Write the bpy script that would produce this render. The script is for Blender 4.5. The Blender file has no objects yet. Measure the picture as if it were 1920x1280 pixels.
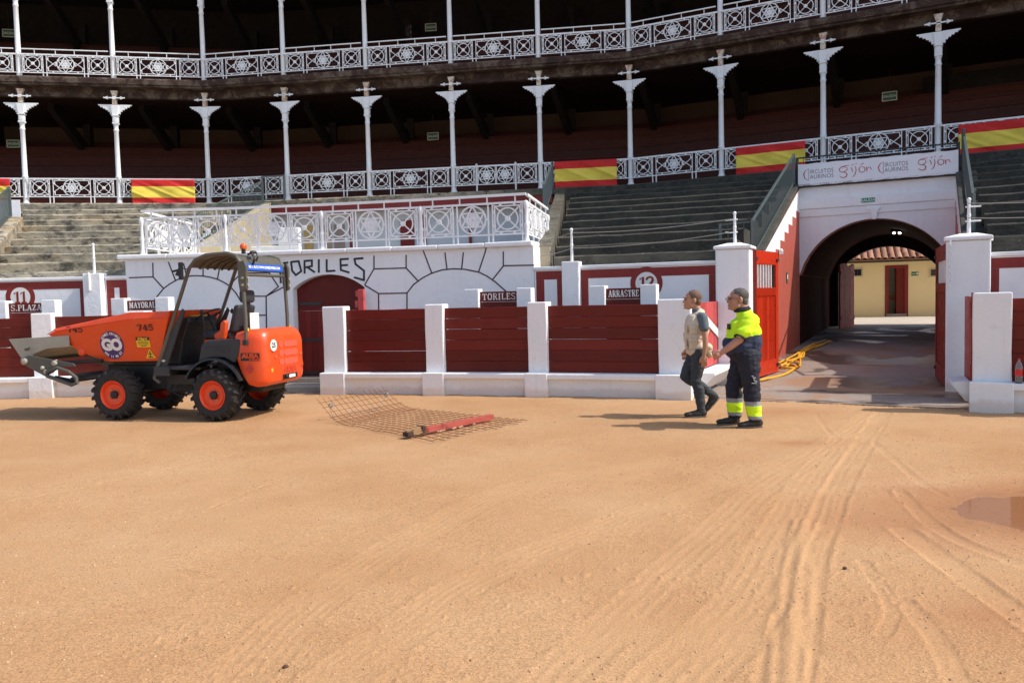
import bpy, bmesh, math, random
import numpy as np
from mathutils import Matrix, Vector
random.seed(7); rng = np.random.default_rng(7)
SC = bpy.context.scene
COL = SC.collection
PI = math.pi
# ---------------------------------------------------------------- camera, world, sun, exposure
PITCH, ROLL, FPX, CAMZ = 0.05425, 0.02359, 1502.0, 1.68
cd = bpy.data.cameras.new('camera'); cam = bpy.data.objects.new('camera', cd); COL.objects.link(cam)
_cp, _sp, _cr, _sr = math.cos(PITCH), math.sin(PITCH), math.cos(ROLL), math.sin(ROLL)
FWD = Vector((0, _cp, -_sp)); _up = Vector((0, _sp, _cp)); _rt = Vector((1, 0, 0))
RV = _cr * _rt - _sr * _up; UV_ = _sr * _rt + _cr * _up
cm = Matrix((RV, UV_, -FWD)).transposed().to_4x4(); cm.translation = (0, 0, CAMZ)
cam.matrix_world = cm
cd.sensor_width = 36; cd.lens = 36 * FPX / 1920; cd.clip_start = 0.05; cd.clip_end = 600
SC.camera = cam
SUN_EL, SUN_AZ = math.radians(48), math.atan2(-0.17, 0.985)      # direction towards the sun
world = bpy.data.worlds.new('World'); SC.world = world; world.use_nodes = True
wn = world.node_tree; wn.nodes.clear()
sky = wn.nodes.new('ShaderNodeTexSky'); sky.sky_type = 'NISHITA'; sky.sun_disc = False
sky.sun_elevation = SUN_EL; sky.sun_rotation = math.radians(90) - SUN_AZ; sky.air_density = 1.0; sky.dust_density = 2.0; sky.ozone_density = 1.0
bg = wn.nodes.new('ShaderNodeBackground'); bg.inputs['Strength'].default_value = 0.15
wo = wn.nodes.new('ShaderNodeOutputWorld')
wn.links.new(sky.outputs[0], bg.inputs[0]); wn.links.new(bg.outputs[0], wo.inputs[0])
sd = bpy.data.lights.new('sun', 'SUN'); sd.energy = 3.15; sd.angle = math.radians(0.5); sd.color = (1.0, 0.94, 0.85)
sun = bpy.data.objects.new('sun', sd); COL.objects.link(sun)
sdir = Vector((math.cos(SUN_AZ) * math.cos(SUN_EL), math.sin(SUN_AZ) * math.cos(SUN_EL), math.sin(SUN_EL)))
sun.rotation_euler = sdir.to_track_quat('Z', 'Y').to_euler(); sun.location = sdir * 80
vs = SC.view_settings; vs.view_transform = 'Standard'; vs.look = 'None'; vs.exposure = 0.55; vs.gamma = 1.0
try: vs.use_curve_mapping = False
except Exception: pass

# ---------------------------------------------------------------- geometry helpers
CX, CY = -9.06, -14.46            # centre of the bull ring
GX, GY, GR, GPHI, GTURN = -9.908, -15.295, 44.65, 1.59233, 0.34084   # the polygonal galleries
RB, RW = 29.74, 31.9              # timber barrier and outer ring wall
def ray(x, y):
    return FWD + RV * ((x - 960) / FPX) + UV_ * ((640 - y) / FPX)
def at_h(x, y, h=0.0):
    d = ray(x, y); t = (h - CAMZ) / d.z; return Vector((0, 0, CAMZ)) + d * t
def at_Y(x, y, Y):
    d = ray(x, y); return Vector((0, 0, CAMZ)) + d * (Y / d.y)
def at_R(x, y, R):
    d = ray(x, y); a = d.x**2 + d.y**2; b = -2 * (d.x * CX + d.y * CY); c = CX**2 + CY**2 - R * R
    return Vector((0, 0, CAMZ)) + d * ((-b + math.sqrt(b * b - 4 * a * c)) / 2 / a)
def at_line(x, y, p0, p1):
    n = Vector((-(p1[1] - p0[1]), p1[0] - p0[0])); d = ray(x, y)
    return Vector((0, 0, CAMZ)) + d * ((n.x * p0[0] + n.y * p0[1]) / (n.x * d.x + n.y * d.y))
def ang(x, R, y=600):
    p = at_R(x, y, R); return math.atan2(p.y - CY, p.x - CX)
def pol(R, a, z=0.0): return Vector((CX + R * math.cos(a), CY + R * math.sin(a), z))
def frame(R, a, z=0.0):
    """x to the right along the ring, y up, z towards the ring centre"""
    m = Matrix(((math.sin(a), 0, -math.cos(a)), (-math.cos(a), 0, -math.sin(a)), (0, 1, 0))).to_4x4()
    m.translation = pol(R, a, z); return m
def gpos(i, dr=0.0, z=0.0):
    k = math.floor(i / 5); t = i / 5 - k
    def V(k):
        a = GPHI - k * GTURN; return Vector((GX + GR * math.cos(a), GY + GR * math.sin(a), 0))
    p = V(k) * (1 - t) + V(k + 1) * t
    ap = GR * math.cos(GTURN / 2); c = Vector((GX, GY, 0))
    p = c + (p - c) * (1 + dr / ap); p.z = z; return p

class MB:
    def __init__(s, T=None):
        s.v = []; s.f = []; s.mi = []; s.T = T or Matrix.Identity(4); s.cur = 0
    def add(s, vs, fs, T=None):
        T = s.T @ T if T else s.T; n = len(s.v)
        s.v += [T @ Vector(p) for p in vs]; s.f += [tuple(i + n for i in f) for f in fs]; s.mi += [s.cur] * len(fs)
        return s
    def box(s, x0, x1, y0, y1, z0, z1, T=None):
        return s.add([(x0, y0, z0), (x1, y0, z0), (x1, y1, z0), (x0, y1, z0), (x0, y0, z1), (x1, y0, z1), (x1, y1, z1), (x0, y1, z1)],
                     [(3, 2, 1, 0), (4, 5, 6, 7), (0, 1, 5, 4), (1, 2, 6, 5), (2, 3, 7, 6), (3, 0, 4, 7)], T)
    def bar(s, p, q, w, d=None, up=(0, 0, 1), T=None):
        d = d or w; p = Vector(p); q = Vector(q); z = (q - p)
        if z.length < 1e-6: return s
        z.normalize(); u = Vector(up)
        if abs(z.dot(u)) > .98: u = Vector((1, 0, 0)) if abs(z.x) < .9 else Vector((0, 1, 0))
        x = u.cross(z).normalized() * (w / 2); y = z.cross(x.normalized()) * (d / 2)
        vs = [p - x - y, p + x - y, p + x + y, p - x + y, q - x - y, q + x - y, q + x + y, q - x + y]
        return s.add(vs, [(3, 2, 1, 0), (4, 5, 6, 7), (0, 1, 5, 4), (1, 2, 6, 5), (2, 3, 7, 6), (3, 0, 4, 7)], T)
    def tube(s, pts, r, n=8, closed=False, T=None):
        pts = [Vector(p) for p in pts]; N = len(pts); rs = r if isinstance(r, (list, tuple)) else [r] * N
        vs = []; fs = []; prev = None
        for i, p in enumerate(pts):
            a = pts[(i - 1) % N] if (i or closed) else p; b = pts[(i + 1) % N] if (i < N - 1 or closed) else p
            t = (b - a).normalized()
            if prev is None:
                u = Vector((0, 0, 1)) if abs(t.z) < .9 else Vector((1, 0, 0)); x = u.cross(t).normalized()
            else:
                x = (prev - t * prev.dot(t)).normalized()
            prev = x; y = t.cross(x)
            for k in range(n):
                c = 2 * PI * (k + .5) / n; vs.append(p + (x * math.cos(c) + y * math.sin(c)) * rs[i])
        M_ = N if closed else N - 1
        for i in range(M_):
            for k in range(n):
                a = i * n + k; b = i * n + (k + 1) % n; c = ((i + 1) % N) * n + (k + 1) % n; d = ((i + 1) % N) * n + k
                fs.append((a, b, c, d))
        if not closed:
            fs.append(tuple(range(n - 1, -1, -1))); fs.append(tuple((N - 1) * n + k for k in range(n)))
        return s.add(vs, fs, T)
    def prism(s, poly, d0, d1, plane='xz', T=None):
        """extrude a 2D polygon; plane xz -> along y, xy -> along z, yz -> along x"""
        n = len(poly)
        A = sum(poly[i][0] * poly[(i + 1) % n][1] - poly[(i + 1) % n][0] * poly[i][1] for i in range(n))
        if A < 0: poly = list(poly)[::-1]
        P = {'xz': lambda a, b, d: (a, d, b), 'xy': lambda a, b, d: (a, b, d), 'yz': lambda a, b, d: (d, a, b)}[plane]
        vs = [P(a, b, d0) for a, b in poly] + [P(a, b, d1) for a, b in poly]
        fl = (plane == 'xz')
        f0 = tuple(range(n)); f1 = tuple(range(2 * n - 1, n - 1, -1))
        sd_ = [((i + 1) % n, i, n + i, n + (i + 1) % n) for i in range(n)]
        if not fl: f0, f1, sd_ = f0[::-1], f1[::-1], [q[::-1] for q in sd_]
        return s.add(vs, [f0, f1] + sd_, T)
    def lathe(s, prof, n=16, T=None, a0=0, a1=2 * PI, caps=True):
        full = abs(a1 - a0 - 2 * PI) < 1e-6; m = n if full else n + 1; vs = []; fs = []
        for r, z in prof:
            for k in range(m):
                c = a0 + (a1 - a0) * k / n; vs.append((r * math.cos(c), r * math.sin(c), z))
        for i in range(len(prof) - 1):
            for k in range(n):
                k2 = (k + 1) % m; fs.append((i * m + k, i * m + k2, (i + 1) * m + k2, (i + 1) * m + k))
        if full and caps:
            if prof[0][0] > 1e-5: fs.append(tuple(range(m - 1, -1, -1)))
            if prof[-1][0] > 1e-5: fs.append(tuple((len(prof) - 1) * m + k for k in range(m)))
        return s.add(vs, fs, T)
    def ball(s, c, r, T=None, nu=12, nv=8):
        r = r if isinstance(r, (tuple, list, Vector)) else (r, r, r); vs = []; fs = []
        for j in range(nv + 1):
            t = PI * j / nv
            for k in range(nu):
                a = 2 * PI * k / nu; vs.append((c[0] + r[0] * math.sin(t) * math.cos(a), c[1] + r[1] * math.sin(t) * math.sin(a), c[2] - r[2] * math.cos(t)))
        for j in range(nv):
            for k in range(nu): fs.append((j * nu + k, j * nu + (k + 1) % nu, (j + 1) * nu + (k + 1) % nu, (j + 1) * nu + k))
        return s.add(vs, fs, T)
    def cone(s, p, q, r0, r1, n=12):
        """round cone for organic shapes"""
        p = Vector(p); q = Vector(q); s.tube([p, q], [r0, r1], n); s.ball(p, r0, nu=n); s.ball(q, r1, nu=n); return s
    def arc(s, R0, R1, a0, a1, z0, z1, n=None, c=None):
        """ring segment box, radii R0<R1, angles in radians"""
        n = n or max(1, int(abs(a1 - a0) * R0 / .5)); c = c or (CX, CY); vs = []; fs = []
        for i in range(n + 1):
            a = a0 + (a1 - a0) * i / n; ca, sa = math.cos(a), math.sin(a)
            for R, z in ((R0, z0), (R1, z0), (R1, z1), (R0, z1)): vs.append((c[0] + R * ca, c[1] + R * sa, z))
        for i in range(n):
            for k in range(4):
                q = (i * 4 + k, i * 4 + (k + 1) % 4, (i + 1) * 4 + (k + 1) % 4, (i + 1) * 4 + k)
                fs.append(q if a1 < a0 else q[::-1])
        e0, e1 = (0, 1, 2, 3), tuple(n * 4 + k for k in (3, 2, 1, 0))
        fs += [e0[::-1], e1[::-1]] if a1 < a0 else [e0, e1]
        return s.add(vs, fs)
    def gstrip(s, i0, i1, prof, close=True, sub=1):
        """extrude a closed (dr,z) profile along the gallery polygon"""
        idx = [i0]; k = math.floor(i0) + 1
        while k < i1 - 1e-6: idx.append(k); k += 1
        idx.append(i1); n = len(prof); vs = []; fs = []
        for i in idx:
            for dr, z in prof: vs.append(gpos(i, dr, z))
        for j in range(len(idx) - 1):
            for k in range(n if close else n - 1):
                fs.append((j * n + k, j * n + (k + 1) % n, (j + 1) * n + (k + 1) % n, (j + 1) * n + k))
        if close: fs += [tuple(range(n))[::-1], tuple((len(idx) - 1) * n + k for k in range(n))]
        return s.add(vs, fs)

WM = {}
def mesh_of(mb, mats, inv=None):
    me = bpy.data.meshes.new('mesh')
    vs = [tuple(inv @ p) for p in mb.v] if inv else [tuple(p) for p in mb.v]
    me.from_pydata(vs, [], mb.f)
    for m in (mats if isinstance(mats, (list, tuple)) else [mats]): me.materials.append(m)
    if any(mb.mi): me.polygons.foreach_set('material_index', mb.mi)
    return me
def fix_normals(me):
    bm = bmesh.new(); bm.from_mesh(me); bmesh.ops.recalc_face_normals(bm, faces=bm.faces); bm.to_mesh(me); bm.free()
def obj(name, data, mats=None, parent=None, local=False, smooth=False, bevel=0, keep=False, M=None, label=None, seg=2):
    """link MB or mesh as one object; MB vertices are in world space unless local"""
    if isinstance(data, MB):
        if parent is not None: inv = None if local else WM[parent].inverted()
        elif local or keep: inv = None
        else:
            xs = [p.x for p in data.v]; ys = [p.y for p in data.v]; zs = [p.z for p in data.v]
            M = Matrix.Translation(((min(xs) + max(xs)) / 2, (min(ys) + max(ys)) / 2, min(zs))); inv = M.inverted()
        me = mesh_of(data, mats, inv); fix_normals(me)
    else: me = data
    me.name = name
    o = bpy.data.objects.new(name, me); COL.objects.link(o)
    if parent is not None:
        o.parent = parent; m = M or Matrix.Identity(4); o.matrix_basis = m; WM[o] = WM[parent] @ m
    else:
        m = M or Matrix.Identity(4); o.matrix_basis = m; WM[o] = m.copy()
    if smooth:
        me.shade_smooth()
        if smooth != 'all':
            try: me.set_sharp_from_angle(angle=math.radians(38))
            except Exception: pass
    if bevel:
        b = o.modifiers.new('bevel', 'BEVEL'); b.width = bevel; b.segments = seg; b.limit_method = 'ANGLE'; b.angle_limit = math.radians(40)
    if label: o['label'] = label
    return o
def thing(name, label, cat, loc=(0, 0, 0), rotz=0.0, group=None):
    o = bpy.data.objects.new(name, None); COL.objects.link(o); o.empty_display_size = .3
    m = Matrix.Translation(loc) @ Matrix.Rotation(rotz, 4, 'Z'); o.location = loc; o.rotation_euler = (0, 0, rotz); WM[o] = m
    o['label'] = label; o['category'] = cat
    if group: o['group'] = group
    return o
def tag(o, label, cat, group=None):
    o['label'] = label; o['category'] = cat
    if group: o['group'] = group
    return o
def struct(name, mb, mat, smooth=False, label=None, kind='structure'):
    o = obj(name, mb, mat, keep=True, smooth=smooth); o['kind'] = kind
    if label: o['label'] = label
    return o
def copy_tree(o, loc=None, rotz=None, label=None, parent=None):
    c = o.copy(); COL.objects.link(c); c.parent = parent
    if loc is not None: c.location = loc
    if rotz is not None: c.rotation_euler = (0, 0, rotz)
    if parent is None: WM[c] = Matrix.Translation(c.location) @ Matrix.Rotation(c.rotation_euler.z, 4, 'Z')
    if label: c['label'] = label
    for ch in [x for x in o.children]: copy_tree(ch, parent=c)
    return c

# ---------------------------------------------------------------- materials
def lin(h):
    if isinstance(h, str):
        h = h.lstrip('#'); c = [int(h[i:i + 2], 16) / 255 for i in (0, 2, 4)]
        return tuple(x / 12.92 if x <= .04045 else ((x + .055) / 1.055)**2.4 for x in c)
    return h
class NT:
    def __init__(s, name):
        s.m = bpy.data.materials.new(name); s.m.use_nodes = True; s.t = s.m.node_tree; s.n = s.t.nodes; s.l = s.t.links
        s.b = s.n['Principled BSDF']; s.tc = s.n.new('ShaderNodeTexCoord')
    def link(s, a, b): s.l.new(a, b)
    def mapping(s, scale=(1, 1, 1), src='Object'):
        m = s.n.new('ShaderNodeMapping'); m.inputs['Scale'].default_value = scale; s.link(s.tc.outputs[src], m.inputs[0]); return m.outputs[0]
    def noise(s, scale, detail=4, rough=.55, vec=None, dist=0):
        n = s.n.new('ShaderNodeTexNoise'); n.inputs['Scale'].default_value = scale; n.inputs['Detail'].default_value = detail
        n.inputs['Roughness'].default_value = rough; n.inputs['Distortion'].default_value = dist
        s.link(vec if vec else s.tc.outputs['Object'], n.inputs['Vector']); return n.outputs['Fac']
    def voro(s, scale, vec=None, feat='F1'):
        n = s.n.new('ShaderNodeTexVoronoi'); n.inputs['Scale'].default_value = scale; n.feature = feat
        s.link(vec if vec else s.tc.outputs['Object'], n.inputs['Vector']); return n
    def ramp(s, fac, stops, interp='LINEAR'):
        r = s.n.new('ShaderNodeValToRGB'); r.color_ramp.interpolation = interp; e = r.color_ramp.elements
        while len(e) < len(stops): e.new(.5)
        for k, (p, c) in enumerate(stops):
            e[k].position = p; c = (c, c, c) if isinstance(c, (int, float)) else lin(c); e[k].color = (*c[:3], 1)
        s.link(fac, r.inputs[0]); return r.outputs[0]
    def mix(s, fac, a, b, mode='MIX'):
        m = s.n.new('ShaderNodeMix'); m.data_type = 'RGBA'; m.blend_type = mode
        for sock, val in ((m.inputs[0], fac), (m.inputs[6], a), (m.inputs[7], b)):
            if hasattr(val, 'is_linked'): s.link(val, sock)
            elif isinstance(val, (int, float)): sock.default_value = val if sock == m.inputs[0] else (val, val, val, 1)
            else: sock.default_value = (*lin(val)[:3], 1)
        return m.outputs[2]
    def math(s, op, a, b=None):
        m = s.n.new('ShaderNodeMath'); m.operation = op
        for k, v in enumerate((a, b)):
            if v is None: continue
            if hasattr(v, 'is_linked'): s.link(v, m.inputs[k])
            else: m.inputs[k].default_value = v
        return m.outputs[0]
    def bump(s, h, strength=.3, dist=.01, prev=None):
        b = s.n.new('ShaderNodeBump'); b.inputs['Strength'].default_value = strength; b.inputs['Distance'].default_value = dist
        s.link(h, b.inputs['Height'])
        if prev: s.link(prev, b.inputs['Normal'])
        return b.outputs[0]
    def done(s, color=None, rough=None, normal=None, metal=None, spec=None):
        for key, v in (('Base Color', color), ('Roughness', rough), ('Normal', normal), ('Metallic', metal), ('Specular IOR Level', spec)):
            if v is None: continue
            k = s.b.inputs[key]
            if hasattr(v, 'is_linked'): s.link(v, k)
            elif isinstance(v, (int, float)): k.default_value = v
            else: k.default_value = (*lin(v)[:3], 1)
        return s.m
    def z(s, src='Object'):
        x = s.n.new('ShaderNodeSeparateXYZ'); s.link(s.tc.outputs[src], x.inputs[0]); return x.outputs[2]
    def geoz(s):
        g = s.n.new('ShaderNodeNewGeometry'); x = s.n.new('ShaderNodeSeparateXYZ'); s.link(g.outputs['Position'], x.inputs[0]); return x.outputs[2]
    def pos(s):
        g = s.n.new('ShaderNodeNewGeometry'); return g.outputs['Position']
    def rnd(s):
        o = s.n.new('ShaderNodeObjectInfo'); return o.outputs['Random']
def sc3(c, k): return tuple(min(1, x * k) for x in lin(c))
def paint(name, col, rough=.5, var=.12, scale=3.0, bump=.15, bscale=40, metal=0, dist=.004, worldpos=False):
    t = NT(name); vec = t.pos() if worldpos else None
    n = t.noise(scale, 5, .6, vec); c = t.mix(n, sc3(col, 1 - var), sc3(col, 1 + var))
    r = t.ramp(t.noise(scale * 2.3, 3, .5, vec), [(.3, max(0, rough - .1)), (.7, min(1, rough + .1))])
    nb = t.bump(t.noise(bscale, 4, .6, vec), bump, dist) if bump else None
    return t.done(c, r, nb, metal)

def m_white():
    t = NT('white_limewash'); p = t.pos(); c = t.mix(t.noise(1.3, 6, .65, p), (.76, .775, .79), (.87, .87, .865))
    # soft scuffs and a splash of sand along the foot
    sc_ = t.ramp(t.noise(5.5, 7, .7, p), [(.60, 0.0), (.72, 1.0)]); c = t.mix(t.math('MULTIPLY', sc_, .28), c, (.52, .49, .45))
    st = t.n.new('ShaderNodeMapping'); st.inputs['Scale'].default_value = (9, 9, .55); t.link(p, st.inputs[0])
    run = t.ramp(t.noise(1.0, 5, .6, st.outputs[0]), [(.56, 0.0), (.75, 1.0)]); c = t.mix(t.math('MULTIPLY', run, .16), c, (.5, .47, .42))
    h = t.math('ADD', t.geoz(), t.math('MULTIPLY', t.noise(3.2, 4, .6, p), -.22))
    d = t.ramp(h, [(-.0, 1.0), (.07, 0.0)]); c = t.mix(t.math('MULTIPLY', d, .4), c, (.60, .42, .28))
    nb = t.bump(t.noise(9, 5, .62, p), .5, .018); nb = t.bump(t.noise(60, 3, .5, p), .25, .003, nb)
    return t.done(c, .75, nb)
def m_wood(name, c0, c1, wear=.12, rough=.42, vert=False):
    t = NT(name); s = (26, 26, 1.2) if vert else (1.1, 26, 26)
    v = t.mapping(s); g = t.noise(1.6, 6, .62, v, .6); c = t.mix(g, c0, c1)
    r = t.rnd(); c = t.mix(1.0, c, t.ramp(r, [(0, .74), (1, 1.18)]), 'MULTIPLY')
    k = t.ramp(t.noise(5, 4, .6), [(.56, 0.0), (.64, 1.0)]); c = t.mix(t.math('MULTIPLY', k, wear * 1.3), c, sc3(c0, .35))
    w = t.ramp(t.noise(2.6, 8, .72, v), [(.64, 0.0), (.72, 1.0)]); c = t.mix(t.math('MULTIPLY', w, wear), c, (.42, .22, .17))
    nb = t.bump(g, .35, .006); nb = t.bump(t.noise(4, 3, .5), .2, .01, nb)
    return t.done(c, t.ramp(t.noise(6, 3), [(.3, rough - .08), (.7, rough + .12)]), nb, spec=.28)
def m_stone():
    t = NT('weathered_stone'); p = t.pos()
    m = t.n.new('ShaderNodeMapping'); m.inputs['Scale'].default_value = (.75, .75, 1.25); t.link(p, m.inputs[0]); v = m.outputs[0]
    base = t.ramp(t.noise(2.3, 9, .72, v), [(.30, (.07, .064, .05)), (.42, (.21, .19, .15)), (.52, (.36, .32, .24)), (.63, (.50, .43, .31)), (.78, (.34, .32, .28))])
    och = t.ramp(t.noise(.8, 5, .6, v, .5), [(.52, 0.0), (.70, 1.0)]); c = t.mix(t.math('MULTIPLY', och, .5), base, (.40, .25, .11))
    blk = t.ramp(t.noise(3.0, 9, .76, v, .3), [(.51, 0.0), (.60, 1.0)]); c = t.mix(t.math('MULTIPLY', blk, .8), c, (.028, .028, .024))
    # shade of the right-hand seats painted into the colour, deepening to the right
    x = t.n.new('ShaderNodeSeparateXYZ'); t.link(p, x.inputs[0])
    side_shade = t.ramp(t.math('MULTIPLY', t.math('ADD', x.outputs[0], 6.0), .1), [(.35, 0.0), (.80, 1.0)])
    c = t.mix(t.math('MULTIPLY', side_shade, .90), c, (.027, .027, .022))
    lic = t.ramp(t.noise(11, 5, .7, p), [(.63, 0.0), (.70, 1.0)]); c = t.mix(t.math('MULTIPLY', lic, .45), c, (.42, .41, .36))
    nb = t.bump(t.noise(6, 8, .7, v), .8, .05); nb = t.bump(t.noise(45, 4, .6, p), .4, .008, nb)
    return t.done(c, .92, nb)
def m_concrete(name, col, dark=.5, wet=False):
    t = NT(name); p = t.pos(); c = t.mix(t.noise(.9, 7, .65, p), sc3(col, dark), sc3(col, 1.15))
    sp = t.ramp(t.noise(30, 3, .6, p), [(.4, .85), (.6, 1.1)]); c = t.mix(1.0, c, sp, 'MULTIPLY'); r = .85
    if wet:
        # puddled and sandy patches trodden and hosed into the gateway
        sand = t.ramp(t.noise(.55, 6, .62, p, .7), [(.47, 0.0), (.58, 1.0)]); c = t.mix(t.math('MULTIPLY', sand, .75), c, (.30, .155, .07))
        w = t.ramp(t.noise(.42, 4, .55, p, .9), [(.53, 0.0), (.57, 1.0)]); c = t.mix(t.math('MULTIPLY', w, .6), c, sc3(col, .3))
        r = t.ramp(w, [(0, .85), (1, .30)])
    nb = t.bump(t.noise(22, 5, .6, p), .25, .004)
    return t.done(c, r, nb)
WHITE = m_white()
WHITE_IRON = paint('white_iron_paint', (.80, .81, .82), .45, .08, 4, .1, worldpos=True)
def m_iron():
    t = NT('white_iron_paint_with_rust'); p = t.pos(); c = t.mix(t.noise(3, 5, .6, p), (.72, .75, .77), (.86, .87, .87))
    ru = t.ramp(t.noise(7, 6, .7, p), [(.60, 0.0), (.70, 1.0)]); c = t.mix(t.math('MULTIPLY', ru, .5), c, (.42, .22, .09))
    return t.done(c, .5, t.bump(t.noise(30, 4, .6, p), .3, .004))
IRON = m_iron()
def m_rustcap():
    t = NT('white_paint_rust_streaked'); p = t.pos(); c = t.mix(t.noise(4, 5, .6, p), (.55, .47, .36), (.72, .68, .60))
    ru = t.ramp(t.noise(9, 6, .7, p), [(.46, 0.0), (.58, 1.0)]); c = t.mix(t.math('MULTIPLY', ru, .8), c, (.45, .16, .05))
    return t.done(c, .6, t.bump(t.noise(30, 4, .6, p), .3, .004))
RUSTCAP = m_rustcap()
RED = m_wood('red_painted_planks', (.105, .0085, .0045), (.175, .015, .008))
RED_V = m_wood('red_painted_boards', (.30, .022, .016), (.40, .036, .022), .1, .4, True)
RED_GATE = m_wood('bright_red_gate_paint', (.42, .022, .006), (.50, .036, .010), .05, .3, True)
RED_FADE = m_wood('faded_red_boards', (.42, .055, .055), (.55, .09, .085), .3, .55, True)
RED_DARK = m_wood('dark_red_door_boards', (.13, .010, .008), (.20, .018, .012), .06, .45, True)
RED_WALL = paint('red_wall_paint', (.44, .090, .060), .6, .12, 1.5, .4, 9, dist=.012, worldpos=True)
RED_LINE = paint('oxblood_border_paint', (.225, .016, .012), .6, .15, 5, .2, worldpos=True)
MAROON = paint('maroon_joint_paint', (.045, .010, .012), .6, .2, 6, 0)
BLACKP = paint('black_letter_paint', (.018, .019, .024), .6, .2, 8, 0)
WHITEP = paint('white_letter_paint', (.78, .76, .72), .6, .08, 8, 0)
STONE = m_stone()
PLASTER = paint('ochre_plaster', (.37, .32, .22), .85, .3, 2.5, .5, 12, dist=.015, worldpos=True)
STONE_L = paint('pale_ashlar_stone', (.34, .29, .20), .9, .35, 2.2, .7, 9, dist=.03, worldpos=True)
CONC = m_concrete('yard_concrete', (.44, .39, .32))
CONC_WET = m_concrete('hosed_concrete', (.30, .245, .205), .7, True)
GREEN_IRON = paint('grey_green_iron', (.075, .10, .10), .45, .15, 5, .1)
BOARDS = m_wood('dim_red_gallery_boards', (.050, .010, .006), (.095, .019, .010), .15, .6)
SOFFIT = m_wood('dark_brown_timber', (.014, .007, .005), (.045, .018, .010), .10, .7)  # very dark brown for the upper floor and its underside
def m_edge():
    t = NT('weathered_timber_edge'); p = t.pos(); c = t.ramp(t.noise(2.3, 7, .7, p, .6), [(.32, (.014, .008, .006)), (.48, (.05, .022, .013)), (.60, (.13, .10, .075)), (.74, (.06, .03, .018))])
    return t.done(c, .8, t.bump(t.noise(14, 6, .7, p), .6, .02))
EDGE = m_edge()
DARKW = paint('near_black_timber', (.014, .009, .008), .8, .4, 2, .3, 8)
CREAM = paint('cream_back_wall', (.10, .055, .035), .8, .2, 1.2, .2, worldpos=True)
YELLOW_WALL = paint('pale_yellow_render', (.92, .74, .42), .85, .06, 1.2, .25, 25, worldpos=True)
STEEL_DARK = paint('dark_iron', (.03, .03, .032), .5, .3, 8, .2)
GREEN_SIGN = paint('green_sign_enamel', (.01, .16, .09), .4, .05, 5, 0)
SIGN_DIM = paint('unlit_exit_sign_green', (.06, .16, .10), .5, .1, 5, 0)
GLASS_DARK = paint('dark_window_glass', (.03, .032, .036), .15, .2, 3, 0)
ROPE = paint('grey_rope', (.22, .21, .19), .8, .2, 20, .2)
# ================================================================ GROUND
def vnoise(x, y, seed=0):
    xi = np.floor(x).astype(np.int64); yi = np.floor(y).astype(np.int64); xf = x - xi; yf = y - yi
    def h(a, b):
        n = (a * 374761393 + b * 668265263 + seed * 1442695041) & 0xffffffff
        n = ((n ^ (n >> 13)) * 1274126177) & 0xffffffff; return ((n ^ (n >> 16)) & 0xffff) / 65535.0
    u = xf * xf * (3 - 2 * xf); v = yf * yf * (3 - 2 * yf)
    return (h(xi, yi) * (1 - u) + h(xi + 1, yi) * u) * (1 - v) + (h(xi, yi + 1) * (1 - u) + h(xi + 1, yi + 1) * u) * v
def fbm(x, y, oct=4, seed=0):
    s = 0; a = .5
    for k in range(oct): s = s + a * vnoise(x * 2**k, y * 2**k, seed + k); a *= .5
    return s
def seg_dist(X, Y, pts):
    """distance to polyline, signed side and running length"""
    D = np.full(X.shape, 1e9); S = np.zeros(X.shape); L0 = 0; W = np.zeros(X.shape)
    for (ax, ay), (bx, by) in zip(pts[:-1], pts[1:]):
        dx, dy = bx - ax, by - ay; L = math.hypot(dx, dy); t = np.clip(((X - ax) * dx + (Y - ay) * dy) / L / L, 0, 1)
        ex, ey = X - ax - t * dx, Y - ay - t * dy; d = np.hypot(ex, ey); s = (ex * dy - ey * dx) / L
        m = d < D; D = np.where(m, d, D); W = np.where(m, s, W); S = np.where(m, L0 + t * L, S); L0 += L
    return D, W, S
def gp(*px):
    P_ = [at_h(x, y) for x, y in px]; P_ = [(p.x, p.y) for p in P_]
    out = []                                   # Catmull-Rom smoothing
    for i in range(len(P_) - 1):
        p0 = P_[max(0, i - 1)]; p1 = P_[i]; p2 = P_[i + 1]; p3 = P_[min(len(P_) - 1, i + 2)]
        for k in range(6):
            t = k / 6
            out.append(tuple(.5 * (2 * p1[j] + (p2[j] - p0[j]) * t + (2 * p0[j] - 5 * p1[j] + 4 * p2[j] - p3[j]) * t * t + (3 * p1[j] - p0[j] - 3 * p2[j] + p3[j]) * t**3) for j in (0, 1)))
    out.append(P_[-1]); return out
UL, UR = -.78, 1.15
NY, NX = 520, 920
ys = 2.3 * (16.4 / 2.3) ** (np.linspace(0, 1, NY) ** .92)
us = np.linspace(UL, UR, NX)
Yg, Ug = np.meshgrid(ys, us, indexing='ij'); Xg = Ug * Yg
H = (fbm(Xg * .35, Yg * .35, 3, 3) - .45) * .035 + (fbm(Xg * 2.2, Yg * 2.2, 4, 9) - .45) * .012
H += (fbm(Xg * 14, Yg * 14, 3, 21) - .45) * .0045
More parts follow.
